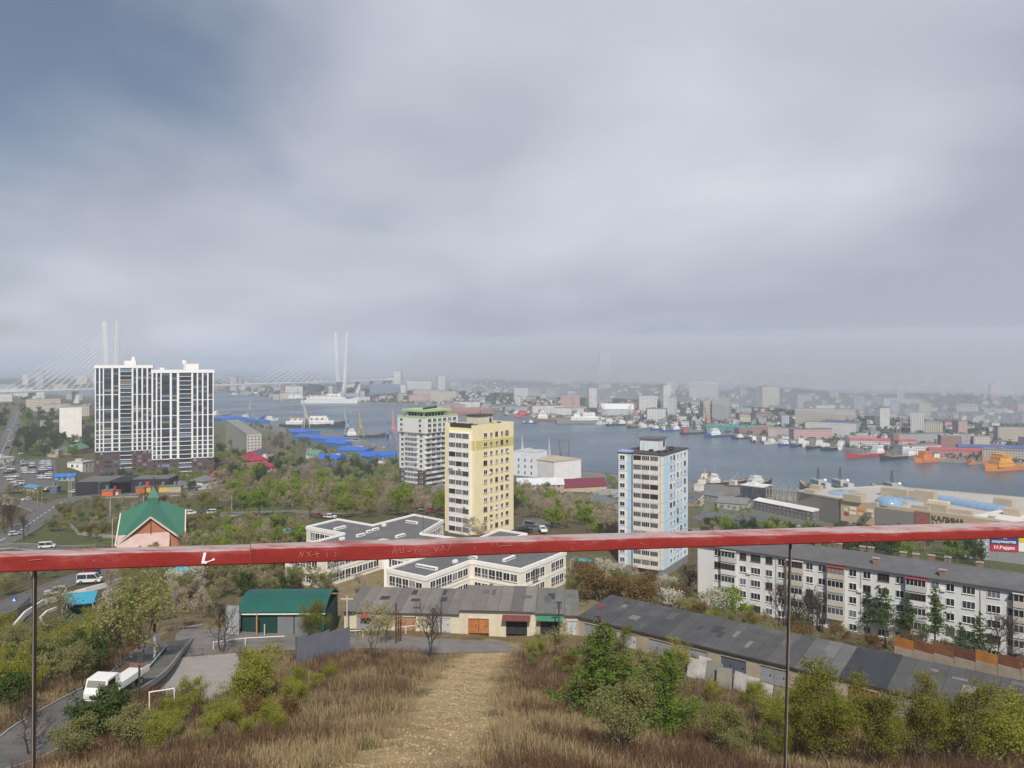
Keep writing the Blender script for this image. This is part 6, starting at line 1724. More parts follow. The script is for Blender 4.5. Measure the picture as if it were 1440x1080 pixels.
# ------------------------------------------------------------------ ships and cranes
SHIPC = {}
def ship(px, py, L_, rz, hull, kind, label, group=None, deck=(.30, .22, .16), sup=(.72, .72, .70), beam=None, z=0.0):
    L_ = L_ * 1.18; p = WZ(px, py, 0); t = thing('ship', label, 'ship', (p.x, p.y, 0), R(rz), group)
    Bm = beam or max(6, L_ * .17); fb = max(2.4, L_ * .055)
    n = 13; V, Fs = [], []
    for i in range(n):
        s = i / (n - 1); x = -L_ / 2 + L_ * s
        w = Bm / 2 * (1 if s < .62 else math.cos((s - .62) / .38 * math.pi / 2) ** .7 * .98 + .02) * (.86 + .14 * min(1, s / .12))
        sh = fb * (1 + .10 * max(0, (.25 - s)) * 4 + 1.1 * max(0, s - .6) ** 2 * 6)
        ov = L_ * .03 * max(0, s - .85) / .15
        V += [(x, -w * .82, -1.5), (x + ov, -w, sh), (x + ov, w, sh), (x, w * .82, -1.5)]
    for i in range(n - 1):
        a = 4 * i
        Fs += [(a, a + 4, a + 5, a + 1), (a + 2, a + 6, a + 7, a + 3), (a + 3, a + 7, a + 4, a)]
    Fs += [(0, 1, 2, 3), (4 * n - 1, 4 * n - 2, 4 * n - 3, 4 * n - 4)]
    hb = MB(); hb.add(V, Fs); o = hb.build('hull', OBJR, t); o.color = (*hull, 1)
    dk = MB(); dk.add([(v[0], v[1] * .97, v[2] - .5) for i, v in enumerate(V) if i % 4 in (1, 2)], [(2 * i, 2 * i + 2, 2 * i + 3, 2 * i + 1) for i in range(n - 1)]); o = dk.build('deck', OBJR, t); o.color = (*deck, 1)
    def blk(x0, x1, wf, z0, z1, c=None, nm='superstructure'):
        b = MB().box(L_ * x0, L_ * x1, -Bm * wf / 2, Bm * wf / 2, fb * z0, fb * z1); q = b.build(nm, OBJR, t); q.color = (*(c or sup), 1)
        return q
    def wins(x0, x1, wf, zc):
        b = MB(); h = fb * .22; nn = max(3, int(L_ * (x1 - x0) / 2.4)); 
        for k in range(nn):
            x = L_ * x0 + L_ * (x1 - x0) * (k + .5) / nn
            for s in (-1, 1): b.box(x - .5, x + .5, s * Bm * wf / 2 - .06, s * Bm * wf / 2 + .06, fb * zc, fb * zc + h)
        b.build('window_row', FRD, t)
    def mast(x, z0, z1, r=.38, boom=0):
        b = MB(); b.tube((L_ * x, 0, fb * z0), (L_ * x, 0, fb * z1), r, r * .5, n=6); b.bar((L_ * x, -Bm * .22, fb * (z0 + .75 * (z1 - z0))), (L_ * x, Bm * .22, fb * (z0 + .75 * (z1 - z0))), r, r)
        if boom: b.tube((L_ * x, 0, fb * (z0 + .3)), (L_ * x + boom * L_, Bm * .2, fb * (z0 + .8 * (z1 - z0))), r * .7, n=5)
        b.build('mast', M('mast_buff', (.42, .38, .32), .8, .1), t)
    def funnel(x, z0, z1, c):
        b = MB().lathe([(L_ * .022, fb * z0), (L_ * .02, fb * z1)], 10, (L_ * x, 0)); b.add([(L_ * x + L_ * .02 * math.cos(a * .628), L_ * .02 * math.sin(a * .628), fb * z1) for a in range(10)], [tuple(range(10))]); q = b.build('funnel', OBJR, t); q.color = (*c, 1)
    if kind == 'passenger':
        blk(-.40, .30, .86, .9, 1.8); blk(-.34, .22, .74, 1.8, 2.5); blk(-.05, .2, .66, 2.5, 3.1); wins(-.38, .28, .86, 1.25); wins(-.32, .2, .74, 2.05); funnel(-.12, 2.5, 4.0, (.5, .45, .3)); mast(.16, 3.0, 5.0); mast(-.33, 2.4, 4.6); 
        for k in range(7): blk(-.36 + k * .08, -.33 + k * .08, .95, 2.5, 2.75, (.55, .25, .1), 'lifeboat')
    elif kind == 'aft':
        blk(-.44, -.24, .86, .9, 2.1); blk(-.42, -.27, .76, 2.1, 3.0); blk(-.40, -.29, .9, 3.0, 3.6); wins(-.43, -.25, .86, 1.4); wins(-.4, -.29, .9, 3.2); funnel(-.40, 3.0, 4.4, (.3, .1, .08)); mast(-.30, 3.5, 5.6); mast(.05, .8, 4.4, .25, .16); mast(.28, .9, 3.8, .2, -.12); blk(-.15, .0, .6, .8, 1.1, (.33, .25, .18), 'hatch'); blk(.08, .24, .6, .8, 1.1, (.33, .25, .18), 'hatch')
    elif kind == 'fore':
        blk(.10, .36, .92, .9, 2.3); blk(.12, .33, .84, 2.3, 3.3); blk(.16, .30, .95, 3.3, 3.95); wins(.12, .34, .92, 1.6); wins(.17, .29, .95, 3.5); mast(.2, 3.9, 5.6); funnel(.08, 2.2, 3.5, hull); mast(-.25, .8, 2.4, .3, .1); blk(-.4, -.1, .5, .8, 1.05, (.35, .25, .15), 'deck_cargo')
    elif kind == 'trawler':
        blk(.0, .26, .8, .9, 2.3); blk(.05, .22, .7, 2.3, 3.3); wins(.02, .24, .8, 1.5); wins(.06, .21, .7, 2.6); mast(.1, 3.2, 5.4); mast(-.36, .8, 3.6, .25, .14); blk(-.4, -.34, .9, .9, 2.4, sup, 'gantry'); funnel(-.05, 1.0, 2.8, (.2, .2, .22)); mast(.33, 1.1, 3.0)
    elif kind == 'naval':
        blk(-.25, .22, .7, .9, 2.0); blk(-.05, .16, .6, 2.0, 3.2); blk(-.2, -.1, .5, 2.0, 2.9); wins(-.24, .2, .7, 1.3); wins(-.04, .15, .6, 2.4)
        b = MB(); h0, h1 = fb * 3.1, fb * 6.2
        for a, c in ((-1, -1), (-1, 1), (1, -1), (1, 1)): b.tube((L_ * .04 + a * 1.2, c * 1.2, h0), (L_ * .04 + a * .4, c * .4, h1), .42, .28, n=5)
        for k in range(4): z = h0 + (h1 - h0) * k / 4; b.bar((L_ * .04, -3.4 + k * .4, z), (L_ * .04, 3.4 - k * .4, z), .5, .5); b.bar((L_ * .04 - 1.5, 0, z), (L_ * .04 + 1.5, 0, z), .2, .2)
        b.build('lattice_mast', M('mast_grey', (.15, .16, .17), .7, .1), t)
        q = MB().lathe([(1.7 * math.sin(k * math.pi / 8), fb * 3.0 + 1.7 - 1.7 * math.cos(k * math.pi / 8)) for k in range(9)], 12, (-L_ * .12, 0)).build('radome', WHITE, t, smooth=True)
        blk(.27, .33, .25, .9, 1.6, None, 'gun_turret'); MB().tube((L_ * .33, 0, fb * 1.4), (L_ * .33 + 3, 0, fb * 1.6), .12, n=5).build('gun_barrel', METAL, t)
    elif kind == 'dock':
        blk(-.48, .48, .16, .6, 2.4, hull, 'dock_wall'); blk(-.3, -.22, .5, .6, 3.4, hull, 'tower'); blk(.3, .36, .4, .6, 3.0, (.4, .25, .2), 'tower')
    return t
NAVY = (.02, .045, .12); BLKH = (.022, .022, .026); REDH = (.42, .035, .04); ORG = (.60, .18, .03); GRYH = (.25, .26, .27); RUSTH = (.28, .12, .08); BLU = (.02, .07, .22); WHT = (.7, .7, .69)
ship(441, 601, 112, 8, BLKH, 'passenger', 'white passenger ship with a black hull berthed beyond the blue sheds')
ship(356, 590, 55, 60, BLU, 'aft', 'small blue freighter at the quay behind the balcony block')
ship(312, 585, 60, 75, GRYH, 'aft', 'white-decked freighter berthed beside the high-rise')
ship(374, 592, 48, 40, WHT, 'trawler', 'white trawler at the quay near the passenger ship')
ship(516, 615, 66, 18, BLKH, 'aft', 'dark freighter under the port cranes')
ship(463, 567, 150, 3, WHT, 'passenger', 'long white naval ship moored under the bridge pylon', sup=(.74, .74, .73), beam=15)
ship(417, 563, 95, 4, GRYH, 'naval', 'grey naval ship moored beside the bridge pylon')
ship(338, 555, 60, 0, WHT, 'trawler', 'white trawler moored left of the bridge shore', sup=WHT)
ship(357, 556, 70, 0, WHT, 'passenger', 'white ferry moored at the far shore by the bridge')
ship(654, 582, 105, 2, (.33, .17, .15), 'dock', 'rust-pink floating dock moored in the bay')
ship(722, 584, 45, 30, BLU, 'trawler', 'blue trawler moored before the red ship')
ship(744, 586, 62, 200, (.55, .07, .04), 'fore', 'bright red ship moored among far shore cranes', sup=(.55, .09, .05))
ship(786, 592, 92, 3, RUSTH, 'aft', 'rust hulled freighter moored among the far shore cranes')
ship(823, 595, 108, 5, GRYH, 'naval', 'long grey naval ship lying at the far quay')
ship(744, 596, 26, 0, BLU, 'trawler', 'small tug crossing the bay')
ship(624, 603, 14, 20, BLU, 'trawler', 'tiny launch on the water beside the green-topped tower')
ship(853, 596, 50, 40, WHT, 'trawler', 'white trawler moored at the far quay')
ship(870, 598, 48, 20, BLKH, 'trawler', 'black trawler moored at the far quay')
ship(946, 606, 44, 15, (.03, .10, .30), 'trawler', 'white and blue survey ship moored at the far quay')
ship(976, 610, 44, 10, BLKH, 'aft', 'dark freighter with red decks at the far quay', sup=(.42, .1, .08))
ship(1016, 614, 58, 195, BLU, 'fore', 'blue hulled white topped ship with a crane at the far quay')
ship(1044, 617, 36, 200, BLKH, 'trawler', 'black trawler beside the blue hulled ship')
ship(1059, 621, 34, 262, (.50, .07, .05), 'fore', 'coral red bow-on ship with white bridge')
ship(1073, 622, 34, 258, (.50, .08, .06), 'fore', 'coral red ship alongside its bow-on twin')
ship(1088, 624, 40, 215, (.55, .52, .48), 'trawler', 'grey beige trawler beside the coral red ships')
for k, (px, py, c, nm) in enumerate(((1107, 626, BLU, 'blue'), (1121, 627, NAVY, 'navy'), (1132, 627, WHT, 'white'), (1145, 630, BLKH, 'black'), (1160, 631, NAVY, 'navy'), (1174, 632, BLKH, 'black'), (1185, 631, WHT, 'white'), (894, 601, BLKH, 'black'), (908, 603, GRYH, 'grey'), (700, 580, WHT, 'white'), (765, 588, BLKH, 'black'), (808, 592, WHT, 'white'), (925, 604, BLU, 'blue'))):
    ship(px, py, 38 + (k * 7 % 12), 215 + (k * 13 % 30), c, ['trawler', 'aft'][k % 2], f'{nm} {["trawler", "coaster"][k % 2]} in the line moored along the far quay', 'fishing fleet at the far quay')
ship(1217, 642, 62, 207, REDH, 'aft', 'large crimson ship with white bridge at the far quay')
ship(1262, 645, 56, 205, BLKH, 'aft', 'black hulled ship with white bridge beside the crimson ship')
ship(1312, 649, 56, 203, ORG, 'fore', 'orange supply ship with a rounded high bow', sup=(.62, .20, .04), deck=(.5, .2, .05))
ship(1378, 652, 40, 20, (.55, .20, .05), 'trawler', 'orange workboat moored between the supply ships', sup=(.5, .22, .08))
ship(1425, 660, 78, 200, (.60, .20, .03), 'fore', 'orange and yellow supply ship moored at the quay end', sup=(.64, .30, .04), deck=(.5, .25, .05))
ship(990, 680, 44, 70, (.10, .08, .07), 'trawler', 'cream topped trawler moored behind the blue tower', sup=(.68, .60, .46))
ship(1026, 681, 52, 20, BLKH, 'aft', 'white topped coaster in the near berth', sup=(.66, .65, .62))
ship(1054, 684, 50, 25, BLKH, 'trawler', 'grey topped trawler in the near berth', sup=(.60, .60, .58))
ship(1153, 693, 62, 100, GRYH, 'naval', 'grey warship with a tall dark mast behind the mall corner', sup=(.42, .43, .44))
ship(1184, 694, 64, 100, GRYH, 'naval', 'grey warship with a white radome behind the mall', sup=(.44, .45, .46))
ship(1257, 699, 64, 95, GRYH, 'naval', 'grey warship behind the mall plant rooms', sup=(.40, .41, .42))
ship(1350, 705, 26, 190, BLKH, 'trawler', 'small dark tug behind the mall vault', sup=(.10, .10, .11))
def crane(px, py, h, rz, c, label, jib=28, lift=55, z=3.0):
    p = WZ(px, py, z); t = thing('harbour_crane', label, 'crane', p, R(rz)); m_ = M('crane_%d_%d_%d' % tuple(int(q * 99) for q in c), c, .7, .15, .3)
    b = MB(); s = h * .16
    for x in (-s, s):
        for y in (-s, s): b.bar((x, y, -3), (x * .6, y * .6, h * .42), h * .03, h * .03)
    b.box(-s * .75, s * .75, -s * .75, s * .75, h * .40, h * .46); b.build('portal', m_, t)
    MB().box(-s * .9, s * .6, -s * .5, s * .5, h * .46, h * .62).build('cabin', m_, t)
    a = R(lift); e = Vector((s * .4 + jib * math.cos(a), 0, h * .6 + jib * math.sin(a))); q = Vector((s * .4, 0, h * .6)); j = MB()
    for y in (-s * .25, s * .25): j.bar(q + Vector((0, y, 0)), e, h * .022, h * .022)
    for k in range(7): u = q.lerp(e, k / 7); v = q.lerp(e, (k + 1) / 7); j.bar(u + Vector((0, -s * .25 * (1 - k / 7), 0)), v + Vector((0, s * .25 * (1 - (k + 1) / 7), 0)), h * .012, h * .012)
    j.build('jib', m_, t); MB().bar((-s * .2, 0, h * .6), (-s * .2, 0, h * .95), h * .03, h * .03).build('mast', m_, t)
    r = MB(); r.bar((-s * .2, 0, h * .95), e, h * .008, h * .008); r.bar(e, e + Vector((0, 0, -h * .3)), h * .006, h * .006); r.build('rigging', DARKM, t)
crane(507, 613, 30, 110, (.45, .32, .05), 'yellow and blue harbour crane over the dark freighter', 30, 72)
crane(488, 610, 28, 120, (.32, .40, .45), 'pale blue harbour crane by the passenger ship', 30, 60)
crane(547, 622, 32, 150, (.16, .20, .40), 'violet blue harbour crane beside the green-topped tower', 32, 60)
crane(553, 618, 34, 100, (.55, .20, .16), 'red tipped harbour crane beside the green-topped tower', 32, 74)
crane(352, 585, 40, 100, (.30, .28, .34), 'dark harbour crane over the blue freighter', 34, 78)
crane(430, 600, 38, 125, (.46, .42, .36), 'buff harbour crane above the passenger ship', 40, 66)
crane(735, 655, 26, 95, (.62, .64, .68), 'white harbour crane behind the tall stepped warehouse', 22, 80)
crane(773, 660, 24, 95, (.60, .62, .66), 'white harbour crane behind the tan-roofed warehouse', 24, 82)
crane(789, 662, 24, 110, (.16, .14, .14), 'dark harbour crane behind the tan-roofed warehouse', 22, 74)
crane(800, 663, 24, 90, (.18, .12, .11), 'rust dark harbour crane at the warehouse end', 24, 84)
for k, (px, py) in enumerate(((885, 592), (893, 594), (848, 588), (976, 601), (995, 605), (808, 586), (1032, 606), (1262, 632), (700, 575))):
    crane(px, py, 34, 60 + k * 35, [(.40, .40, .42), (.42, .22, .16), (.46, .44, .40)][k % 3], ['grey', 'rust red', 'buff'][k % 3] + ' harbour crane ' + ['beside the pale dockside silo', 'behind the white trawler', 'behind the grey naval ship', 'beside the dark freighter', 'behind the blue hulled ship', 'above the rust hulled freighter', 'near the teal warehouse', 'behind the black hulled ship', 'beside the floating dock'][k], 28, 60 + (k * 17 % 25))

# ------------------------------------------------------------------ cable-stayed bridge
def bridge():
    A = Vector((-991.0, 1900.0, 0)); B = Vector((-586.0, 2640.0, 0)); d = (B - A); L_ = d.length; rz = math.atan2(d.y, d.x)
    t = thing('cable_stayed_bridge', 'white cable-stayed bridge with paired leaning pylons across the bay', 'bridge', A, rz)
    BW = M('bridge_white', (.74, .74, .74), .7, .05, .02); DK = M('bridge_deck', (.40, .41, .42), .8, .08, .05); CB = M('bridge_cable', (.72, .72, .73), .5, .05)
    zd = 66.0
    MB().box(-430, L_ + 330, -14, 14, zd - 3.2, zd).build('deck', DK, t)
    for s in (-1, 1): MB().box(-430, L_ + 330, s * 14 - .3, s * 14 + .3, zd, zd + 1.4).build('parapet', BW, t)
    for x in (0, L_):
        for s in (-1, 1):
            V = []
            for z, y, w_ in ((-3, 7.5, 6.5), (zd - 4, 15.5, 5.2), (150, 21.0, 4.4), (233, 26.5, 3.8)):
                V.append([(x - w_, s * y - w_ * .62, z), (x + w_, s * y - w_ * .62, z), (x + w_, s * y + w_ * .62, z), (x - w_, s * y + w_ * .62, z)])
            b = MB(); b.add([v for r in V for v in r], [(4 * k + i, 4 * k + (i + 1) % 4, 4 * k + 4 + (i + 1) % 4, 4 * k + 4 + i) for k in range(3) for i in range(4)] + [(12, 13, 14, 15)]); b.build('pylon', BW, t)
            for sg in (-1, 1):
                for k in range(1, 14):
                    ln = k * (L_ * .47 / 13) if (x == 0) == (sg > 0) else k * 19.0
                    MB().bar((x, s * (20 + k * .42), 128 + k * 7.4), (x + sg * ln, s * 14, zd + .5), .62, .62).build('cable', CB, t)
        MB().box(x - 5, x + 5, -15, 15, zd - 8, zd - 3.3).build('cross_beam', BW, t)
    for x in (-90, -190, -300, -400, L_ + 85, L_ + 165, L_ + 240, L_ + 315): MB().box(x - 3.5, x + 3.5, -9, 9, -3, zd - 3.3).build('pier', BW, t)
bridge()

# ------------------------------------------------------------------ the town beyond the bay
def town():
    rr = random.Random(21)
    cols = {'white': (.66, .65, .63), 'cream': (.60, .54, .42), 'pink': (.56, .36, .34), 'grey': (.40, .40, .40), 'brick': (.34, .19, .14), 'pale blue': (.44, .50, .56), 'beige': (.52, .46, .38)}
    roofs = [(.20, .20, .21), (.14, .14, .15), (.30, .10, .08), (.30, .29, .28), (.12, .20, .17), (.18, .20, .27)]
    placed = []
    def ok(x, y, r):
        for a, b, c in placed:
            if (x - a) ** 2 + (y - b) ** 2 < (r + c) ** 2: return False
        placed.append((x, y, r)); return True
    def at(px, t):                       # t metres behind the far shore along this photo column
        s = (px - 720) / F; Y = 1000.0
        for _ in range(8): Y = float(Yf(s * Y / (Y + A0))) + t
        return s * Y, Y
    cnt = 0
    groups = {'white': 'white', 'cream': 'cream', 'pink': 'pink', 'grey': 'grey', 'brick': 'brick red', 'pale blue': 'pale blue', 'beige': 'beige'}
    def add(x, y, w, d, h, cn, kind):
        nonlocal cnt
        z = gz(x, y); rz = math.atan2(-x, y) * .6 + rr.uniform(-.5, .5)
        flat = h > 12 or rr.random() < .3
        lab = {'tower': f'tall {cn} apartment tower on the hillside beyond the bay', 'slab': f'long {cn} apartment slab on the hillside beyond the bay', 'block': f'{cn} town building near the far shore', 'house': f'small {cn} house on the slope beyond the bay'}[kind]
        building(Vector((x, y, z)), rz, w, d, h, cols[cn], rr.choice(roofs[:2] + roofs[3:4]) if flat else rr.choice(roofs), lab, {'tower': 'apartment tower', 'slab': 'apartment slab', 'block': 'town building', 'house': 'house'}[kind],
                 {'tower': 'far apartment towers', 'slab': 'far apartment slabs', 'block': 'far shore buildings', 'house': 'far hillside houses'}[kind], 'flat' if flat else rr.choice(['gable', 'hip']), 3.0, {'tower': 'apartment_tower', 'slab': 'apartment_slab', 'block': 'town_building', 'house': 'house'}[kind], base=8)
        cnt += 1
    # landmarks, measured in the photograph: column, metres behind the shore, width, depth, height
    for px, t_, w, d, h, cn, kind in ((330, 150, 26, 20, 62, 'beige', 'tower'), (328, 165, 20, 18, 55, 'white', 'tower'), (414, 120, 60, 16, 40, 'white', 'slab'), (440, 260, 30, 22, 44, 'white', 'tower'), (408, 25, 70, 20, 22, 'cream', 'block'), (395, 18, 50, 18, 15, 'beige', 'block'),
        (560, 420, 26, 22, 70, 'white', 'tower'), (555, 480, 60, 22, 45, 'white', 'slab'), (590, 430, 90, 30, 35, 'white', 'slab'), (620, 420, 26, 22, 55, 'white', 'tower'), (600, 160, 95, 18, 34, 'beige', 'slab'), (625, 170, 90, 18, 32, 'cream', 'slab'), (590, 110, 70, 16, 22, 'pink', 'block'), (660, 90, 60, 18, 18, 'white', 'block'), (640, 16, 120, 16, 12, 'pink', 'block'),
        (732, 420, 42, 26, 34, 'white', 'block'), (775, 480, 24, 22, 38, 'grey', 'tower'), (832, 340, 22, 20, 52, 'white', 'tower'), (850, 1050, 40, 25, 70, 'white', 'tower'), (802, 230, 48, 26, 40, 'pink', 'block'), (770, 140, 80, 18, 22, 'white', 'slab'), (800, 120, 70, 18, 20, 'white', 'slab'), (910, 330, 45, 22, 34, 'white', 'block'),
        (936, 360, 20, 18, 55, 'white', 'tower'), (945, 280, 18, 16, 40, 'white', 'tower'), (1015, 260, 36, 26, 46, 'grey', 'tower'), (996, 250, 30, 24, 40, 'beige', 'tower'), (1080, 520, 46, 24, 46, 'cream', 'tower'), (990, 540, 70, 22, 45, 'white', 'slab'), (922, 160, 40, 24, 26, 'white', 'block'),
        (1168, 150, 80, 16, 24, 'white', 'slab'), (1140, 75, 70, 16, 16, 'pink', 'slab'), (1160, 340, 110, 14, 24, 'beige', 'slab'), (1125, 420, 12, 12, 44, 'grey', 'tower'), (1240, 310, 20, 16, 36, 'white', 'tower'), (1290, 290, 20, 16, 36, 'white', 'tower'), (1313, 250, 24, 18, 26, 'cream', 'block'), (1290, 190, 95, 13, 14, 'grey', 'slab'), (1355, 120, 22, 18, 24, 'white', 'block'), (1378, 115, 20, 18, 22, 'cream', 'block'), (1335, 110, 26, 20, 22, 'brick', 'block'), (1210, 50, 40, 20, 16, 'white', 'block'), (1290, 38, 60, 18, 13, 'white', 'block'), (1420, 40, 60, 20, 13, 'beige', 'block'), (1430, 250, 60, 20, 22, 'beige', 'slab'), (1100, 45, 45, 18, 14, 'beige', 'block'), (1060, 60, 70, 16, 10, 'brick', 'block')):
        x, y = at(px, t_)
        placed.append((x, y, w * .5)); add(x, y, w, d, h, cn, kind)
    # low landmarks
    def special(px, t_, w, d, h, wall, roofc, label, cat, **k):
        x, y = at(px, t_); placed.append((x, y, w * .5)); building(Vector((x, y, gz(x, y))), math.atan2(-x, y) * .6, w, d, h, wall, roofc, label, cat, base=8, **k)
    special(1028, 45, 90, 22, 10, (.10, .26, .24), (.06, .22, .20), 'long teal warehouse on the far quay', 'warehouse', name='warehouse', roof='gable', real=(60, 60))
    special(1410, 95, 110, 20, 10, (.16, .20, .34), (.07, .11, .26), 'long blue roofed warehouse on the far shore', 'warehouse', name='warehouse', roof='gable', real=(60, 60))
    special(1180, 210, 60, 22, 20, (.30, .33, .40), (.06, .09, .18), 'office with a navy roof above the white slab', 'office', roof='hip')
    special(1370, 50, 110, 14, 9, (.48, .22, .2), (.36, .08, .09), 'long brick red roofed building on the far shore', 'building', roof='gable')
    special(1240, 62, 90, 14, 12, (.62, .60, .58), (.40, .09, .10), 'white building with a red roof behind the crimson ship', 'building', roof='gable')
    special(868, 230, 75, 40, 14, (.6, .6, .6), (.66, .67, .69), 'sports hall with a sweeping white roof across the bay', 'sports hall', roof='gable', rh=12)
    special(1046, 140, 110, 20, 5, (.36, .20, .12), (.34, .21, .14), 'brown terraced embankment on the far slope', 'terrace')
    special(545, 300, 120, 60, 30, (.20, .26, .36), (.10, .14, .22), 'dark blue glazed hall beyond the bridge', 'hall')
    tries = 0
    while cnt < 560 and tries < 9000:
        tries += 1
        px = rr.uniform(300, 1500)
        t_ = rr.uniform(14, 1150) if px > 600 else rr.uniform(14, 560)
        if px > 600 and rr.random() < t_ / 2200: continue
        x, y = at(px, t_)
        q = rr.random()
        kind = 'house' if q < .56 else ('block' if q < .84 else ('slab' if q < .95 else 'tower'))
        if t_ < 60 and kind == 'tower': continue
        w, d, h = {'house': (rr.uniform(8, 15), rr.uniform(7, 10), rr.uniform(4, 7)), 'block': (rr.uniform(14, 36), rr.uniform(10, 15), rr.uniform(6, 13)), 'slab': (rr.uniform(36, 70), 12, rr.uniform(12, 18)), 'tower': (rr.uniform(14, 20), 15, rr.uniform(22, 34))}[kind]
        if not ok(x, y, w * .46 + 3): continue
        cn = rr.choice(['white', 'white', 'white', 'cream', 'grey', 'grey', 'beige', 'pink', 'brick', 'pale blue'])
        add(x, y, w, d, h, cn, kind)
    # smaller houses past those, one mass
    b = MB(); n = 0
    for _ in range(6000):
        if n >= 620: break
        px = rr.uniform(560, 1560); t_ = rr.uniform(10, 1100)
        if rr.random() < t_ / 1500: continue
        x, y = at(px, t_); w, d, h = rr.uniform(6, 14), rr.uniform(6, 10), rr.uniform(3, 7)
        if not ok(x, y, w * .42): continue
        z = gz(x, y); a = rr.uniform(0, 3.14); c, s = math.cos(a), math.sin(a); wm = rr.randrange(4); rm = 4 + rr.randrange(4); n += 1
        P = lambda u, v, q: (x + c * u - s * v, y + s * u + c * v, q)
        b.add([P(-w/2, -d/2, z - 4), P(w/2, -d/2, z - 4), P(w/2, d/2, z - 4), P(-w/2, d/2, z - 4), P(-w/2, -d/2, z + h), P(w/2, -d/2, z + h), P(w/2, d/2, z + h), P(-w/2, d/2, z + h)], [(0, 1, 5, 4), (1, 2, 6, 5), (2, 3, 7, 6), (3, 0, 4, 7)], wm)
        b.add([P(-w/2 - .4, -d/2 - .4, z + h), P(w/2 + .4, -d/2 - .4, z + h), P(w/2 + .4, d/2 + .4, z + h), P(-w/2 - .4, d/2 + .4, z + h), P(-w/2, 0, z + h + 2.4), P(w/2, 0, z + h + 2.4)], [(0, 1, 5, 4), (2, 3, 4, 5), (1, 2, 5), (3, 0, 4)], rm)
    o = stuff(b.build('far_houses', [M('fh_%d' % i, q, .9, .15, .05) for i, q in enumerate(((.70, .69, .67), (.62, .56, .46), (.45, .45, .45), (.60, .64, .68), (.16, .16, .17), (.30, .11, .09), (.32, .31, .30), (.13, .20, .18)))]))
    o['label'] = 'crowd of tiny houses packed on the hillside beyond the bay'; o['category'] = 'houses'
    # this side, far to the left: blocks before and beyond the bridge
    for k, (px, py, w, d, h, cn) in enumerate(((22, 557, 95, 14, 24, 'white'), (45, 560, 60, 14, 22, 'white'), (62, 578, 55, 20, 22, 'beige'), (80, 579, 40, 16, 14, 'beige'), (122, 584, 14, 70, 18, 'beige'), (105, 562, 40, 14, 18, 'grey'), (10, 548, 70, 14, 26, 'grey'), (85, 548, 60, 16, 26, 'beige'), (56, 545, 34, 30, 90, 'grey'), (36, 541, 26, 20, 55, 'white'), (115, 540, 50, 20, 45, 'cream'), (135, 540, 30, 20, 55, 'white'), (70, 600, 20, 12, 8, 'grey'), (0, 565, 50, 14, 18, 'white'))):
        p = ray(px, py)
        if p is None or p.z < .5: p = WZ(px, py, 2)
        building(Vector((p.x, p.y, p.z)), math.atan2(-p.x, p.y) * .8, w, d, h, cols[cn], (.25, .25, .25), f'{cn} apartment block on the near shore by the bridge approach' if h < 80 else 'tall grey tower fading in the fog by the bridge', 'apartment block' if h < 80 else 'tower', None if h >= 80 else 'blocks by the bridge approach', base=10, name='apartment_block')
town()
# ------------------------------------------------------------------ trees, shrubs, grass
BARK = M('bark', (.11, .085, .065), .95, .25, 2.0); BARKG = M('grey_bark', (.17, .145, .12), .95, .2, 2.0); BARKP = M('pale_bark', (.30, .27, .22), .95, .2, 2.0)
L_OLIVE = leafmat('leaf_olive', (.38, .32, .17), (.25, .26, .065), .35); L_GREEN = leafmat('leaf_green', (.17, .26, .03), (.30, .35, .06), .35); L_DARK = leafmat('leaf_dark', (.05, .085, .025), (.10, .14, .04), .3)
L_YEL = leafmat('leaf_yellow_green', (.22, .25, .03), (.30, .28, .06), .3); L_TWIG = leafmat('twig_brown', (.34, .27, .20), (.47, .385, .30), .1); L_BLOS = leafmat('leaf_blossom', (.62, .60, .52), (.45, .44, .30))
L_BRN = leafmat('leaf_brown', (.15, .095, .04), (.22, .15, .06)); L_PINE = leafmat('leaf_pine', (.06, .115, .028), (.11, .165, .045), .25); L_LARCH = leafmat('leaf_larch', (.11, .18, .03), (.22, .28, .055), .3)
L_PALE = leafmat('leaf_grey_green', (.20, .21, .075), (.27, .26, .11), .3)
L_BIR = leafmat('leaf_birch', (.16, .17, .022), (.22, .205, .045), .3); L_DTW = leafmat('twig_dark', (.075, .055, .045), (.12, .09, .07), .05); BARKD = M('dark_bark', (.05, .04, .034), .95, .2, 2.0)
def tubes(P0, P1, R0, R1, n=4):
    P0, P1 = np.asarray(P0), np.asarray(P1); R0, R1 = np.asarray(R0)[:, None], np.asarray(R1)[:, None]
    d = P1 - P0; d = d / (np.linalg.norm(d, axis=1, keepdims=True) + 1e-9)
    ref = np.where(np.abs(d[:, 2:3]) > .9, np.array([[1., 0, 0]]), np.array([[0, 0, 1.]]))
    a = np.cross(d, ref); a /= np.linalg.norm(a, axis=1, keepdims=True) + 1e-9; b = np.cross(d, a)
    V = []
    for P, Rr in ((P0, R0), (P1, R1)):
        for k in range(n): t = 2 * math.pi * k / n; V.append(P + (a * math.cos(t) + b * math.sin(t)) * Rr)
    V = np.stack(V, 1); m = len(P0); base = (np.arange(m) * 2 * n)[:, None]
    Fs = np.concatenate([base + np.array([[k, (k + 1) % n, n + (k + 1) % n, n + k]]) for k in range(n)], 0)
    return V.reshape(-1, 3), Fs
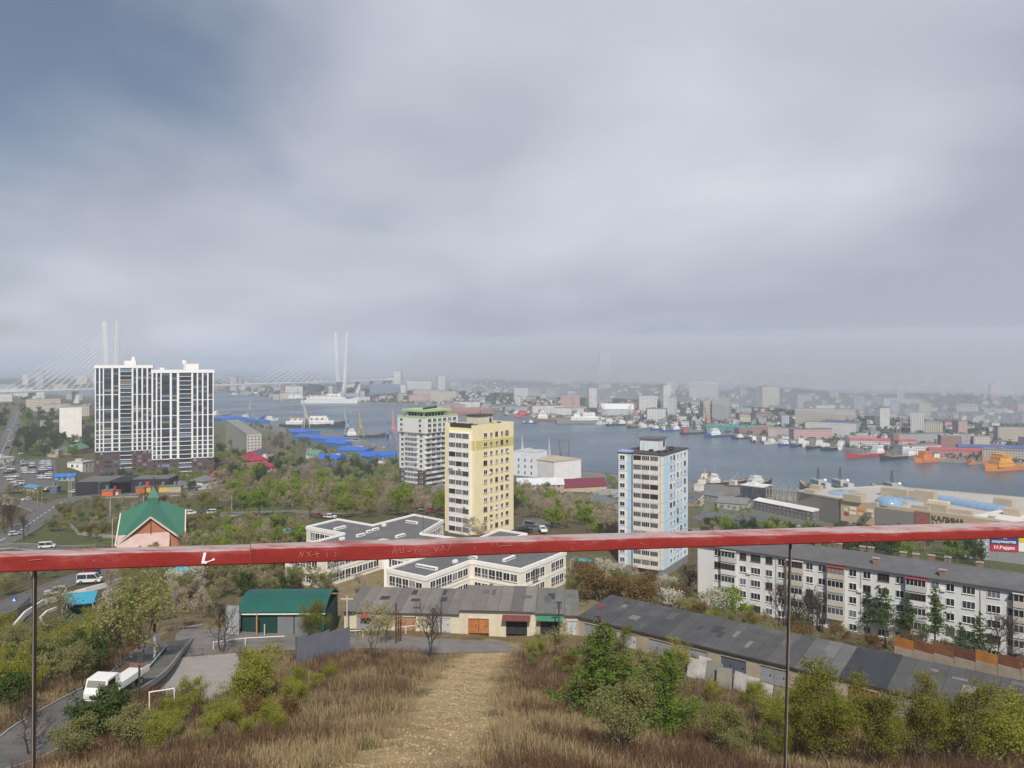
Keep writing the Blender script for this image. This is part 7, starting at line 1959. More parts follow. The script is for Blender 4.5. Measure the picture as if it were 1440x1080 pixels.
def leaves(C, size, rg, flat=0.0, aspect=1.0):
    m = len(C); a = rg.normal(size=(m, 3)); a[:, 2] *= (1 - flat); a /= np.linalg.norm(a, axis=1, keepdims=True)
    r = rg.normal(size=(m, 3)); b = np.cross(a, r); b /= np.linalg.norm(b, axis=1, keepdims=True)
    s = (size * rg.uniform(.6, 1.35, m))[:, None]
    V = np.stack([C - a * s - b * s * .45 * aspect, C + a * s * .1 - b * s * .75 * aspect, C + a * s + b * s * .3 * aspect, C - a * s * .2 + b * s * .75 * aspect], 1)
    Fs = np.arange(m * 4).reshape(m, 4)
    return V.reshape(-1, 3), Fs
def join(parts):
    V, Fs, o = [], [], 0
    for v, f in parts: V.append(v); Fs.append(f + o); o += len(v)
    return np.concatenate(V), np.concatenate(Fs)
def branchy(rg, h, stems, limbs, subs, twigs, spread, lean, r0, up=.55, low=.28):
    """skeleton: returns wood segments by level and twig tips"""
    wood = []; tw = []; tips = []
    for s in range(stems):
        a0 = rg.uniform(0, 6.28); top = np.array([math.cos(a0) * lean * h, math.sin(a0) * lean * h, h * rg.uniform(.7, .82)])
        base = np.array([math.cos(a0), math.sin(a0), 0]) * (.02 * h if stems > 1 else 0)
        pts = [base]
        for k in range(1, 5): q = base + (top - base) * (k / 4) + rg.normal(size=3) * .025 * h * np.array([1, 1, .2]); pts.append(q)
        rr_ = r0 * (1 if stems == 1 else .6)
        for k in range(4): wood.append((pts[k] - (np.array([0, 0, .25]) if k == 0 else 0), pts[k + 1], rr_ * (1 - k * .2), rr_ * (1 - (k + 1) * .2)))
        for l in range(limbs):
            t = rg.uniform(low, .98); k = min(3, int(t * 4)); p = pts[k] + (pts[k + 1] - pts[k]) * (t * 4 - k)
            a = rg.uniform(0, 6.28); ln = h * spread * (1.15 - .55 * t) * rg.uniform(.75, 1.2)
            d = np.array([math.cos(a), math.sin(a), up * rg.uniform(.6, 1.6)]); d /= np.linalg.norm(d); e = p + d * ln
            m = p + d * ln * .5 + rg.normal(size=3) * ln * .08
            wood.append((p, m, rr_ * .42, rr_ * .3)); wood.append((m, e, rr_ * .3, rr_ * .14))
            for q in range(subs):
                t2 = rg.uniform(.3, 1.0); p2 = (p + (m - p) * t2 * 2) if t2 < .5 else (m + (e - m) * (t2 * 2 - 1))
                d2 = d * .6 + rg.normal(size=3) * .55 + np.array([0, 0, .25]); d2 /= np.linalg.norm(d2); l2 = ln * rg.uniform(.3, .55); e2 = p2 + d2 * l2
                tw.append((p2, e2, rr_ * .16, rr_ * .08))
                for w in range(twigs):
                    t3 = rg.uniform(.25, 1); p3 = p2 + (e2 - p2) * t3; d3 = d2 * .5 + rg.normal(size=3) * .6 + np.array([0, 0, .2]); d3 /= np.linalg.norm(d3); e3 = p3 + d3 * l2 * rg.uniform(.35, .7)
                    tips.append((p3, e3))
    return wood, tw, tips
PROTO = {}
def broad(key, seed, h, leafm, barkm, stems=1, limbs=12, subs=5, twigs=4, spread=.36, lean=.05, r0=.16, nleaf=3, ls=.2, jitter=.35, twigr=.02, up=.55, bare=False, low=.28):
    rg = np.random.default_rng(seed)
    wood, tw, tips = branchy(rg, h, stems, limbs, subs, twigs, spread, lean, r0, up, low)
    def seg(S, n): return tubes([s[0] for s in S], [s[1] for s in S], [s[2] for s in S], [s[3] for s in S], n)
    P3 = np.array([t[0] for t in tips]); E3 = np.array([t[1] for t in tips])
    V, Fs = join([seg(wood, 6), seg(tw, 3)])
    trunk = npmesh('trunk', V, Fs, barkm)
    parts = [tubes(P3, E3, np.full(len(P3), twigr), np.full(len(P3), twigr * .5), 3)]
    ntw = len(parts[0][0])
    if bare:
        P4 = np.repeat(P3 + (E3 - P3) * .6, 3, 0); E4 = P4 + (np.repeat(E3 - P3, 3, 0) * .5 + rg.normal(size=P4.shape) * .32)
        parts.append(tubes(P4, E4, np.full(len(P4), twigr * .7), np.full(len(P4), twigr * .35), 3))
    if nleaf:
        C = np.repeat(P3 + (E3 - P3) * rg.uniform(.3, 1.1, (len(P3), 1)), nleaf, 0) + rg.normal(size=(len(P3) * nleaf, 3)) * jitter
        parts.append(leaves(C, ls, rg))
    V, Fs = join(parts)
    tint = np.clip(.5 + .35 * np.repeat(rg.normal(size=len(V) // 4 + 1), 4)[:len(V)], 0, 1)
    crown = npmesh('crown', V, Fs, leafm, tint)
    PROTO.setdefault(key, []).append((trunk, crown, h))
def conifer(key, seed, h, leafm, w, tiers, per, droop, ls, bare=.15, flat=.6, ragged=.25, needles=9):
    rg = np.random.default_rng(seed); wood = []; C = []; D = []
    wood.append((np.array([0, 0, -.3]), np.array([0, 0, h * .55]), .13 * h / 7, .08 * h / 7)); wood.append((np.array([0, 0, h * .55]), np.array([.05, 0, h]), .08 * h / 7, .015))
    for t in range(tiers):
        s = bare + (1 - bare) * (t + rg.uniform(0, .6)) / tiers
        if s > .985: continue
        for k in range(per):
            a = rg.uniform(0, 6.28); ln = w * (1 - s) ** .8 * rg.uniform(1 - ragged, 1 + ragged) + .12
            p = np.array([0, 0, h * s]); e = p + np.array([math.cos(a) * ln, math.sin(a) * ln, -droop * ln + .18 * ln * rg.uniform(0, 1.5)])
            wood.append((p, e, .03, .012))
            n = max(3, int(ln * needles)); tt = np.linspace(.12, 1.02, n)[:, None]
            side = np.array([-math.sin(a), math.cos(a), 0])
            q = p + (e - p) * tt + side * rg.normal(size=(n, 1)) * ln * .20 * (1.05 - tt) + rg.normal(size=(n, 3)) * .08
            C.append(q)
    C = np.concatenate(C + [np.array([[0, 0, h * .985], [0, 0, h * .96]])])
    V, Fs = tubes([s[0] for s in wood], [s[1] for s in wood], [s[2] for s in wood], [s[3] for s in wood], 5)
    trunk = npmesh('trunk', V, Fs, BARK)
    V, Fs = leaves(np.repeat(C, 2, 0) + rg.normal(size=(len(C) * 2, 3)) * .07, ls, rg, flat, .6)
    tint = np.clip(.5 + .35 * np.repeat(rg.normal(size=len(V) // 4), 4), 0, 1)
    PROTO.setdefault(key, []).append((trunk, npmesh('crown', V, Fs, leafm, tint), h))
for s in (1, 2, 3):
    broad('budding', s, 9, L_OLIVE, BARK, limbs=12, nleaf=6, ls=.14, jitter=.27)
    broad('bare', 10 + s, 10, L_TWIG, BARKG, limbs=15, subs=6, twigs=5, nleaf=0, twigr=.03, bare=True, spread=.34)
    broad('green', 20 + s, 9, L_GREEN, BARK, limbs=13, nleaf=11, ls=.18, jitter=.32, spread=.40)
    broad('bush', 30 + s, 4.2, L_YEL, BARKG, stems=5, limbs=7, subs=4, twigs=4, spread=.30, lean=.26, r0=.07, nleaf=9, ls=.052, jitter=.20, twigr=.012, up=.9)
    broad('greybush', 40 + s, 3.8, L_PALE, BARKG, stems=5, limbs=7, subs=5, twigs=4, spread=.30, lean=.28, r0=.07, nleaf=9, ls=.05, jitter=.18, twigr=.012, up=.9)
for s in (1, 2):
    broad('dark', 50 + s, 8, L_DARK, BARK, limbs=13, nleaf=11, ls=.18, jitter=.34, spread=.42)
    broad('blossom', 60 + s, 6.5, L_BLOS, BARK, stems=2, limbs=10, nleaf=5, ls=.13, jitter=.35, lean=.12)
    broad('brown', 70 + s, 6.0, L_BRN, BARK, stems=3, limbs=10, nleaf=7, ls=.13, jitter=.36, lean=.2, spread=.42)
    broad('bigbare', 80 + s, 12, L_DTW, BARKD, stems=2, limbs=11, subs=5, twigs=3, nleaf=0, twigr=.03, bare=True, spread=.42, lean=.14, r0=.34, up=1.0)
    broad('birch', 90 + s, 7.5, L_BIR, BARKG, stems=4, limbs=11, subs=5, twigs=5, spread=.27, lean=.20, r0=.10, nleaf=9, ls=.052, jitter=.22, twigr=.014, up=1.0, low=.06)
    broad('thin', 95 + s, 6, L_OLIVE, BARK, stems=3, limbs=6, subs=5, twigs=5, spread=.36, lean=.15, r0=.09, nleaf=2, ls=.09, jitter=.22, twigr=.013, up=1.1)
    conifer('pine', 100 + s, 11, L_PINE, 3.2, 14, 6, -.05, .17, bare=.34, ragged=.75, needles=11)
    conifer('larch', 110 + s, 7, L_LARCH, 3.5, 22, 6, .02, .105, bare=.04, ragged=.65, needles=22)
LAB = {'budding': ('budding_tree', 'tree with thin olive spring leaves', 'tree', 'trees in thin olive leaf'), 'bare': ('bare_tree', 'bare grey-brown tree with fine twigs', 'tree', 'leafless grey trees'),
       'green': ('leafy_tree', 'tree in full fresh green leaf', 'tree', 'trees in fresh green leaf'), 'bush': ('shrub', 'yellow-green leafy shrub', 'shrub', 'yellow-green shrubs'),
       'greybush': ('shrub', 'pale grey-green shrub', 'shrub', 'grey-green shrubs'), 'dark': ('dark_tree', 'dense dark green tree', 'tree', 'dark green trees'), 'blossom': ('blossoming_tree', 'small tree in white blossom', 'tree', 'blossoming trees'),
       'brown': ('brown_shrub', 'rounded shrub with dark brown buds', 'shrub', 'brown budded shrubs'), 'bigbare': ('leafless_tree', 'tall leafless tree with dark limbs', 'tree', 'tall leafless trees'),
       'birch': ('birch_tree', 'slender yellow-green birch', 'tree', 'slope birches'), 'thin': ('sapling', 'thin multi-stemmed sapling in bud', 'sapling', 'thin saplings'), 'pine': ('pine_tree', 'dark pine with flat open tiers', 'pine', 'pines'),
       'larch': ('larch_tree', 'young feathery green larch', 'larch', 'young larches')}
vr = random.Random(99); KCOUNT = {}
def plant(kind, p, h, where, label=None, group=None, v=None, sxy=1.0):
    nm, lab, cat, grp = LAB[kind]
    tr, cr_, h0 = PROTO[kind][vr.randrange(len(PROTO[kind])) if v is None else v]
    t = thing(nm, label or f'{lab} {where}', cat, p, vr.uniform(0, 6.28), None if label else f'{grp} {where}')
    s = h / h0; t.scale = (s * sxy, s * sxy, s)
    put('trunk', tr, t); put('crown', cr_, t)
    KCOUNT[nm] = KCOUNT.get(nm, 0) + 1
    return t
BLOCKED = [(np.array(p), 1.5) for p in ([(-49, 166), (-39.5, 159.8), (-24.5, 150.1), (-16.2, 144.1), (11.5, 164.0), (3.5, 181), (-17.5, 197), (-26, 204), (-50.5, 189)],)]
BLOCKED += [(np.array([tuple((FB0 - _fd).xy), tuple((FB1).xy), tuple((FB1 + _fn * 12).xy), tuple((FB0 - _fd + _fn * 12).xy)]), 1.0)]
BLOCKED += [(np.array([(-24.5, 110.5), (9.5, 108), (69, 63), (75.5, 71), (15.5, 118), (-24.5, 121)]), .8), (np.array([(-39, 102.5), (-24, 102.5), (-24, 112), (-39, 112)]), .8)]
BLOCKED += [(np.array(rect(-258, 568, 46, 14, .42)), 2), (np.array([tuple(p.xy) for p in _lp]), 1), (np.array([tuple(p.xy) for p in _cp]), .5), (np.array(LOT), .3), (np.array([tuple(p.xy) for p in _yp]), .5), (np.array(rect(-111, 241, 10, 10, .3)), .5)]
BLOCKED += [(np.array([(237, 640), (257, 600), (318, 531), (385, 478), (470, 560), (321, 665)]), 2)]
_c0 = W(668, 601, 231); _t = math.atan2(1.35, 1); BLOCKED += [(np.array([(_c0.x + math.cos(_t) * a - math.sin(_t) * b, _c0.y + math.sin(_t) * a + math.cos(_t) * b) for a, b in ((-1, -1), (20, -1), (20, 12), (-1, 12))]), 1.5)]
_c0 = W(933, 641, 228); _t = math.atan2(1.63, 1); BLOCKED += [(np.array([(_c0.x + math.cos(_t) * a - math.sin(_t) * b, _c0.y + math.sin(_t) * a + math.cos(_t) * b) for a, b in ((-1, -1), (22, -1), (22, 15), (-1, 15))]), 1.5)]
_c0 = W(597, 588, 432); _t = math.atan2(1.25, 1); BLOCKED += [(np.array([(_c0.x + math.cos(_t) * a - math.sin(_t) * b, _c0.y + math.sin(_t) * a + math.cos(_t) * b) for a, b in ((-1, -1), (27, -1), (27, 21), (-1, 21))]), 1.5)]
BLOCKED += [(np.array([((px - 720) * y / F, y) for px, y in ((1390, 200), (1450, 200), (1450, 300), (1390, 300))]), 2)]
for _o in list(COL.objects):
    if _o.parent is None and _o.get('category') in ('kiosk', 'villa', 'house', 'cottage', 'shop', 'workshop', 'depot', 'shed', 'building', 'warehouse', 'port shed', 'shelter', 'pavilion', 'apartment block', 'apartment slab', 'office', 'hut', 'store') and _o.location.y < 1400 and _o.location.xy.length > 1:
        wl = [c for c in _o.children if c.name.startswith('wall') or c.name.startswith('roof')]
        if wl:
            bb = [Vector(q) for q in wl[0].bound_box]; hw = max(abs(q.x) for q in bb); hd = max(abs(q.y) for q in bb)
            BLOCKED.append((np.array(rect(_o.location.x, _o.location.y, hw, hd, _o.rotation_euler.z)), 1.5))
def free(x, y, extra=0.0):
    X, Y = np.array([x]), np.array([y])
    for P, m in BLOCKED:
        if P[:, 0].min() - 4 < x < P[:, 0].max() + 4 and P[:, 1].min() - 4 < y < P[:, 1].max() + 4:
            if poly_sd(X, Y, P)[0] < m + extra: return False
    for Q, wd in ROADS:
        d = np.hypot(Q[:, 0] - x, Q[:, 1] - y).min()
        if d < wd / 2 + 2.0 + extra: return False
    return True
SPOTS = []
def fill(poly, n, kinds, hr, where, gap, tries=14, xy=False):
    """scatter trees whose feet show inside this photo polygon"""
    P = np.array(poly, float); k = 0; ks = [a for a, w in kinds for _ in range(w)]
    for _ in range(n * tries):
        if k >= n: break
        px, py = vr.uniform(P[:, 0].min(), P[:, 0].max()), vr.uniform(P[:, 1].min(), P[:, 1].max())
        if poly_sd(np.array([px]), np.array([py]), P)[0] > 0: continue
        p = Vector((px, py, gz(px, py))) if xy else ray(px, py)
        if p is None or p.z < 1.5 or p.y > float(Yn(p.x / (p.y + A0))) - 8: continue
        if any((p.x - a) ** 2 + (p.y - b) ** 2 < gap * gap for a, b in SPOTS): continue
        if not free(p.x, p.y): continue
        SPOTS.append((p.x, p.y)); k += 1
        plant(vr.choice(ks), p, vr.uniform(*hr), where)
    return k
# single plants that stand out
def one(px, py, kind, h, label, v=None, sxy=1.0):
    p = ray(px, py); SPOTS.append((p.x, p.y)); return plant(kind, p, h, '', label, v=v, sxy=sxy)
one(848, 1003, 'larch', 6.6, 'spreading bright green larch on the slope beside the path', 0, 1.15)
one(940, 1032, 'larch', 5.6, 'narrow dark-tipped green larch on the slope above the slate slabs', 1, .8)
one(878, 1062, 'greybush', 3.6, 'round grey-green bush at the foot of the larches', 0, 1.2)
one(915, 985, 'greybush', 4.6, 'tall grey-green bush behind the larches', 1, 1.1)
one(872, 925, 'birch', 4.6, 'yellow-green birch behind the spreading larch', 0)
one(955, 950, 'bush', 4.2, 'olive bush behind the narrow larch', 2, 1.2)
one(1026, 1050, 'bush', 2.6, 'small yellow bush among the dry stems', 0)
one(1062, 990, 'bush', 2.2, 'low green bush below the slate slabs', 1, 1.2)
one(1132, 1000, 'brown', 3.4, 'brown leaved bush touching the garage eaves', 0)
one(1172, 1078, 'birch', 6.4, 'broad yellow-green birch below the garage row', 1, 1.25)
one(1232, 1078, 'birch', 5.6, 'yellow-green birch beside the broad birch', 0, 1.2)
one(1290, 1076, 'birch', 5.4, 'olive birch on the slope with a forked trunk', 1, 1.2)
one(1345, 1079, 'birch', 6.2, 'tall birch with a reddish crown top on the slope', 0, 1.1)
one(1400, 1079, 'bush', 4.6, 'wide olive bush at the end of the slope', 1, 1.4)
one(1440, 1079, 'birch', 5.4, 'birch at the far end of the garage slope', 1, 1.2)
one(375, 990, 'bush', 4.9, 'large yellow-green bush beside the sheet fence', 0, 1.15)
one(345, 1000, 'bush', 4.2, 'yellow-green bush on the pad edge', 1, 1.1)
one(268, 1000, 'bush', 2.9, 'leafy bush at the corner of the concrete pad', 2)
one(255, 1018, 'bush', 2.4, 'low leafy bush below the concrete pad', 1)
one(130, 1050, 'dark', 3.4, 'dense green bush before the parked truck', 0, 1.25)
one(190, 1062, 'greybush', 2.9, 'grey-green bush beside the dense green bush', 1, 1.2)
one(110, 1076, 'greybush', 2.6, 'grey-green bush below the ramp', 0, 1.3)
one(445, 900, 'birch', 5.4, 'wide yellow-green tree before the arched garage', 1, 1.3)
one(521, 935, 'thin', 6.4, 'slender leafless tree by the sheet fence', 0)
one(540, 905, 'thin', 5.2, 'budding tree hiding the garage corner', 1, 1.2)
one(604, 925, 'bigbare', 7.2, 'dark bare tree before the pale garage door', 0, .7)
one(785, 925, 'thin', 4.4, 'pale budding shrub at the green awning', 1, 1.2)
one(760, 925, 'bush', 2.6, 'yellow-green shrub at the lane end', 2, 1.2)
one(312, 918, 'bigbare', 5.6, 'crooked bare tree before the galvanised panel', 1, 1.0)
one(842, 846, 'brown', 6.4, 'round dark brown bush behind the garages', 0, 1.25)
one(900, 858, 'brown', 6.0, 'second brown bush behind the garages', 1, 1.2)
one(940, 865, 'blossom', 6.0, 'white blossoming tree behind the garages', 0)
one(1010, 876, 'blossom', 6.4, 'cream blossoming tree beside the apartment block', 1, 1.2)
one(1035, 880, 'green', 7.0, 'bright green tree beside the apartment block', 0, 1.1)
one(965, 840, 'bigbare', 9.0, 'bare tree at the corner of the apartment block', 0)
one(1060, 890, 'birch', 4.6, 'yellow-green tree beside the blossoming trees', 1, 1.2)
one(1098, 895, 'bigbare', 10, 'leafless tree with upright limbs before the apartment block', 1, .8)
one(1126, 897, 'bigbare', 10, 'leafless slim tree before the apartment block', 0, .7)
one(1157, 890, 'bigbare', 11, 'wide leafless tree before the apartment block', 0, .95)
one(1140, 900, 'bigbare', 9, 'forked leafless tree before the apartment block', 1, .7)
for px, py, h, l in ((1232, 900, 11, 'dark bushy pine before the apartment block'), (1245, 910, 9.5, 'pine leaning on the dark bushy pine'), (1278, 915, 9, 'slim pine before the maroon balconies'), (1315, 927, 10.5, 'tall straight pine before the apartment block'), (1378, 940, 8.5, 'spreading pine at the rusty fence'), (1350, 935, 6.5, 'short olive pine at the rusty fence'), (1220, 900, 8, 'small pine beside the bare trees')):
    one(px, py, 'pine', h * 1.25, l, None, .85)
one(1412, 950, 'bigbare', 11, 'dark bare tree beyond the spreading pine', 1, .9)
one(1300, 922, 'bigbare', 7, 'thin bare tree between the pines', 0, .5)
one(195, 935, 'thin', 8.5, 'tall budding tree above the ramp', 0, 1.3)
one(172, 940, 'thin', 8.0, 'bare forked tree above the ramp', 1, 1.2)
one(248, 890, 'bare', 7.0, 'feathery pale bare tree beside the asphalt yard', 0)
one(88, 880, 'thin', 6.5, 'crooked budding tree before the turquoise shelter', 1, 1.2)
one(42, 1062, 'bigbare', 3.6, 'stunted bare tree at the ramp kerb', 1, 1.0)
one(18, 745, 'bigbare', 11, 'dark bare roadside tree at the junction', 0, .9)
one(33, 760, 'bigbare', 9, 'bare roadside tree beside the junction', 1, .8)
one(8, 752, 'bigbare', 11, 'tall bare roadside tree before the car park', 1, .9)
one(160, 1030, 'dark', 3.3, 'leafy green bush covering the truck wheels', 1, 1.3)
one(462, 822, 'blossom', 6.5, 'white blossoming tree against the kindergarten wall', 0)
one(438, 835, 'budding', 6.5, 'olive tree beside the kindergarten blossom', 1)
one(505, 838, 'bare', 5.0, 'small bare tree before the kindergarten windows', 0)
one(690, 840, 'greybush', 3.0, 'pale bush before the kindergarten corner', 0)
# slopes and woods
fill([(330, 812), (485, 815), (470, 838), (330, 845)], 30, [('budding', 3), ('greybush', 3), ('dark', 1), ('bare', 1)], (4, 6.5), 'behind the arched garage', 2.8)
fill([(0, 895), (60, 905), (140, 880), (205, 900), (205, 925), (110, 975), (0, 1035)], 75, [('bush', 3), ('budding', 2), ('greybush', 2), ('thin', 1), ('dark', 2)], (2.4, 4.6), 'on the slope above the ramp', 2.3)
fill([(150, 800), (330, 795), (320, 875), (215, 890), (140, 870)], 46, [('budding', 4), ('bare', 3), ('thin', 3), ('greybush', 2), ('blossom', 1)], (3.6, 6.6), 'between the shelters and the yard', 3.2)
fill([(255, 740), (430, 745), (430, 835), (330, 850), (255, 800)], 80, [('budding', 5), ('green', 2), ('bare', 2), ('greybush', 2), ('dark', 1)], (4.5, 7.2), 'beside the kindergarten', 3.4)
fill([(300, 672), (620, 690), (625, 728), (440, 732), (300, 722)], 170, [('bare', 3), ('green', 3), ('budding', 4)], (6.5, 10.5), 'in the wood behind the kindergarten', 5.0)
fill([(300, 612), (345, 640), (400, 650), (560, 660), (560, 690), (300, 690)], 130, [('bare', 3), ('green', 3), ('budding', 2), ('dark', 2)], (7, 11), 'on the slope above the port', 6.5)
fill([(330, 600), (420, 612), (470, 640), (560, 655), (560, 670), (380, 652)], 80, [('bare', 2), ('green', 2), ('budding', 3)], (7, 11), 'between the long slab and the port sheds', 7)
fill([(345, 597), (400, 606), (445, 628), (470, 642), (400, 642), (365, 618)], 45, [('dark', 2), ('green', 1), ('brown', 2)], (7, 11), 'on the bank below the long slab', 6)
fill([(640, 700), (730, 700), (735, 728), (625, 728)], 14, [('green', 4), ('dark', 1)], (7, 10), 'around the yellow tower', 4.5)
fill([(725, 690), (870, 715), (872, 770), (790, 775), (725, 722)], 90, [('bare', 5), ('green', 2), ('budding', 2)], (6, 9.5), 'in the wood between the yellow and blue towers', 4.0)
fill([(655, 752), (735, 752), (735, 770), (655, 770)], 8, [('bare', 3), ('budding', 1)], (5, 8), 'at the foot of the yellow tower', 4)
fill([(805, 812), (1000, 830), (1075, 875), (960, 860), (880, 850), (800, 838)], 44, [('budding', 3), ('bare', 3), ('brown', 2), ('blossom', 1), ('greybush', 3)], (3.5, 6), 'behind the garages', 2.8)
fill([(18, 121), (77, 74), (114, 121), (42, 172)], 125, [('bush', 3), ('greybush', 3), ('brown', 3), ('thin', 2)], (2.0, 4.4), 'before the apartment block', 2.5, xy=True)
fill([(0, 556), (40, 560), (134, 590), (134, 640), (80, 645), (0, 645)], 150, [('dark', 6), ('bare', 1), ('green', 1)], (8, 13), 'on the hill above the car park', 5.5)
fill([(0, 690), (60, 700), (50, 715), (0, 720)], 12, [('bare', 3), ('budding', 2)], (5, 8), 'on the junction island', 4)
fill([(60, 712), (330, 698), (330, 745), (140, 768), (50, 748)], 90, [('budding', 2), ('greybush', 4), ('bare', 2), ('green', 1), ('brown', 1)], (3.2, 6.0), 'around the chapel', 4.2)
fill([(0, 728), (30, 735), (40, 750), (0, 765)], 16, [('budding', 2), ('bare', 3)], (4, 7), 'below the main road', 4)
fill([(0, 800), (90, 790), (240, 775), (230, 800), (60, 830), (0, 850)], 30, [('budding', 3), ('bare', 3), ('greybush', 2)], (3.5, 6), 'above the yard road', 4)
fill([(134, 668), (300, 672), (298, 692), (240, 694), (134, 680)], 26, [('green', 4), ('dark', 2), ('bare', 1)], (6, 9), 'at the foot of the high-rise', 5)
fill([(985, 745), (1100, 746), (1200, 755), (1440, 770), (1440, 800), (1000, 775)], 125, [('green', 2), ('dark', 4), ('bare', 1), ('budding', 1)], (6, 9.5), 'between the apartment block and the mall', 4.6)
fill([(980, 712), (1060, 722), (1040, 740), (980, 735)], 18, [('green', 2), ('bare', 3)], (5, 8), 'among the workshops', 6)
fill([(850, 672), (872, 674), (872, 690), (855, 690)], 8, [('green', 3)], (6, 8), 'on the quay beside the blue tower', 6)
fill([(640, 660), (740, 690), (740, 698), (640, 698)], 12, [('bare', 2), ('green', 1)], (6, 9), 'behind the yellow tower', 6)
fill([(200, 1000), (330, 1010), (420, 965), (480, 950), (400, 1040), (220, 1079)], 26, [('bush', 3), ('greybush', 2), ('brown', 1)], (1.2, 2.4), 'on the dry slope below the pad', 2.2)
fill([(960, 985), (1120, 1000), (1440, 1060), (1440, 1079), (980, 1079)], 30, [('bush', 3), ('birch', 2), ('greybush', 2), ('brown', 1)], (1.6, 3.6), 'on the slope below the garage row', 2.3)
fill([(730, 930), (1000, 935), (960, 970), (800, 975)], 14, [('bush', 2), ('greybush', 2), ('brown', 1)], (1.2, 2.6), 'on the slope before the garages', 2.2)

# grass and dry stems of the slope: nobody could count them
def blades(name, n, xr, yr, hr, wd, mats, keep, droop=.35, clump=9):
    rg = np.random.default_rng(len(name) * 31 + n)
    m = n // clump
    Y = rg.uniform(yr[0] ** .5, yr[1] ** .5, m * 3) ** 2; X = rg.uniform(-1, 1, m * 3) * (Y * .70 + 3)
    k = keep(X, Y, rg); X, Y = X[k][:m], Y[k][:m]
    X = np.repeat(X, clump) + rg.normal(size=len(X) * clump) * .22; Y = np.repeat(Y, clump) + rg.normal(size=len(Y) * clump) * .22
    Z = height(X, Y); N_ = len(X)
    h = rg.uniform(*hr, N_) * np.repeat(rg.uniform(.6, 1.25, N_ // clump + 1), clump)[:N_]; a = rg.uniform(0, 6.28, N_); l = rg.uniform(.1, droop, N_) * h
    b = rg.uniform(0, 6.28, N_); w = wd * rg.uniform(.6, 1.4, N_)
    B = np.stack([X, Y, Z - .06], -1); sd_ = np.stack([np.cos(b), np.sin(b), 0 * b], -1) * w[:, None] / 2
    Mi = B + np.stack([np.cos(a) * l * .3, np.sin(a) * l * .3, h * .6], -1); T = B + np.stack([np.cos(a) * l, np.sin(a) * l, h], -1)
    V = np.stack([B - sd_, B + sd_, Mi + sd_ * .7, T, Mi - sd_ * .7], 1).reshape(-1, 3)
    i = np.arange(N_)[:, None] * 5
    Fs = np.concatenate([i + np.array([[0, 1, 2, 4]]), i + np.array([[4, 2, 3, 3]])[:, :4]], 0)
    Fq = i + np.array([[0, 1, 2, 4]]); Ft = i + np.array([[4, 2, 3]])
    me = bpy.data.meshes.new(name)
    me.vertices.add(len(V)); me.vertices.foreach_set('co', V.astype(np.float32).ravel())
    idx = np.concatenate([Fq, Ft], 1).ravel().astype(np.int32)
    st = (np.arange(N_)[:, None] * 7 + np.array([[0, 4]])).ravel().astype(np.int32)
    me.loops.add(N_ * 7); me.loops.foreach_set('vertex_index', idx); me.polygons.add(N_ * 2); me.polygons.foreach_set('loop_start', st)
    me.update(calc_edges=True); me.materials.append(mats)
    at_ = me.attributes.new('tint', 'FLOAT', 'POINT'); tv = np.clip(np.repeat(rg.uniform(0, 1, N_ // clump + 1), clump)[:N_] * .7 + rg.uniform(0, .6, N_) * .6, 0, 1.3); at_.data.foreach_set('value', np.repeat(tv, 5).astype(np.float32))
    o = put(name, me); o['label'] = {'dry_grass': 'straw-coloured dry grass on the slope beside the path', 'dry_stems': 'reddish brown dry weed stems on the slope', 'fresh_grass': 'short fresh green grass tufts on the slope'}[name]
    o['category'] = 'grass'; stuff(o); return o
def outside(X, Y):
    ok = np.ones(len(X), bool)
    for P, m in ((np.array(LOT), .3), (np.array([tuple(p.xy) for p in _cp]), .2), (np.array([(-24.5, 110.0), (9.5, 107.5), (69, 62), (75.5, 71), (15.5, 118), (-24.5, 121)]), .4), (np.array([(-40, 101), (-24, 101), (-24, 112), (-40, 112)]), .2)): ok &= poly_sd(X, Y, P) > m
    for Q, wd in ROADS[:2]:
        best = np.full(len(X), 1e9)
        for i in range(len(Q) - 1): d, _ = seg_dist(X, Y, Q[i], Q[i + 1]); best = np.minimum(best, d)
        ok &= best > wd / 2 + .5
    return ok
def noise2(X, Y, s, ph): return np.sin(X * s + ph + 1.7 * np.sin(Y * s * .7 + ph)) * np.sin(Y * s * 1.1 - ph + 1.3 * np.sin(X * s * .8))
def k_grass(X, Y, rg): return outside(X, Y) & ((path_dist(X, Y) > 3.0 + .9 * noise2(X, Y, .8, 1)) | ((rg.uniform(size=len(X)) < .06) & (noise2(X, Y, 1.1, 4) > .25))) & (rg.uniform(size=len(X)) < .55 + .45 * noise2(X, Y, .35, 2)) & (Y < 104)
def k_stems(X, Y, rg): return outside(X, Y) & (path_dist(X, Y) > 4.6 + 1.5 * noise2(X, Y, .5, 3)) & (rg.uniform(size=len(X)) < .35 + .75 * noise2(X, Y, .28, 5)) & (Y < 104)
def k_fresh(X, Y, rg): return outside(X, Y) & (path_dist(X, Y) > 2.4) & (noise2(X, Y, .45, 7) > .35) & (Y < 112)
GDRY = leafmat('grass_dry', (.30, .225, .12), (.44, .34, .20), .2); GST = leafmat('stem_brown', (.095, .052, .034), (.20, .125, .08), .1); GFR = leafmat('grass_fresh', (.10, .12, .03), (.16, .17, .05), .2)
blades('dry_grass', 210000, None, (27, 108), (.25, .75), .035, GDRY, k_grass, .6)
blades('dry_stems', 120000, None, (27, 108), (.5, 1.35), .030, GST, k_stems, .3, 7)
blades('fresh_grass', 40000, None, (27, 112), (.15, .4), .03, GFR, k_fresh, .5)

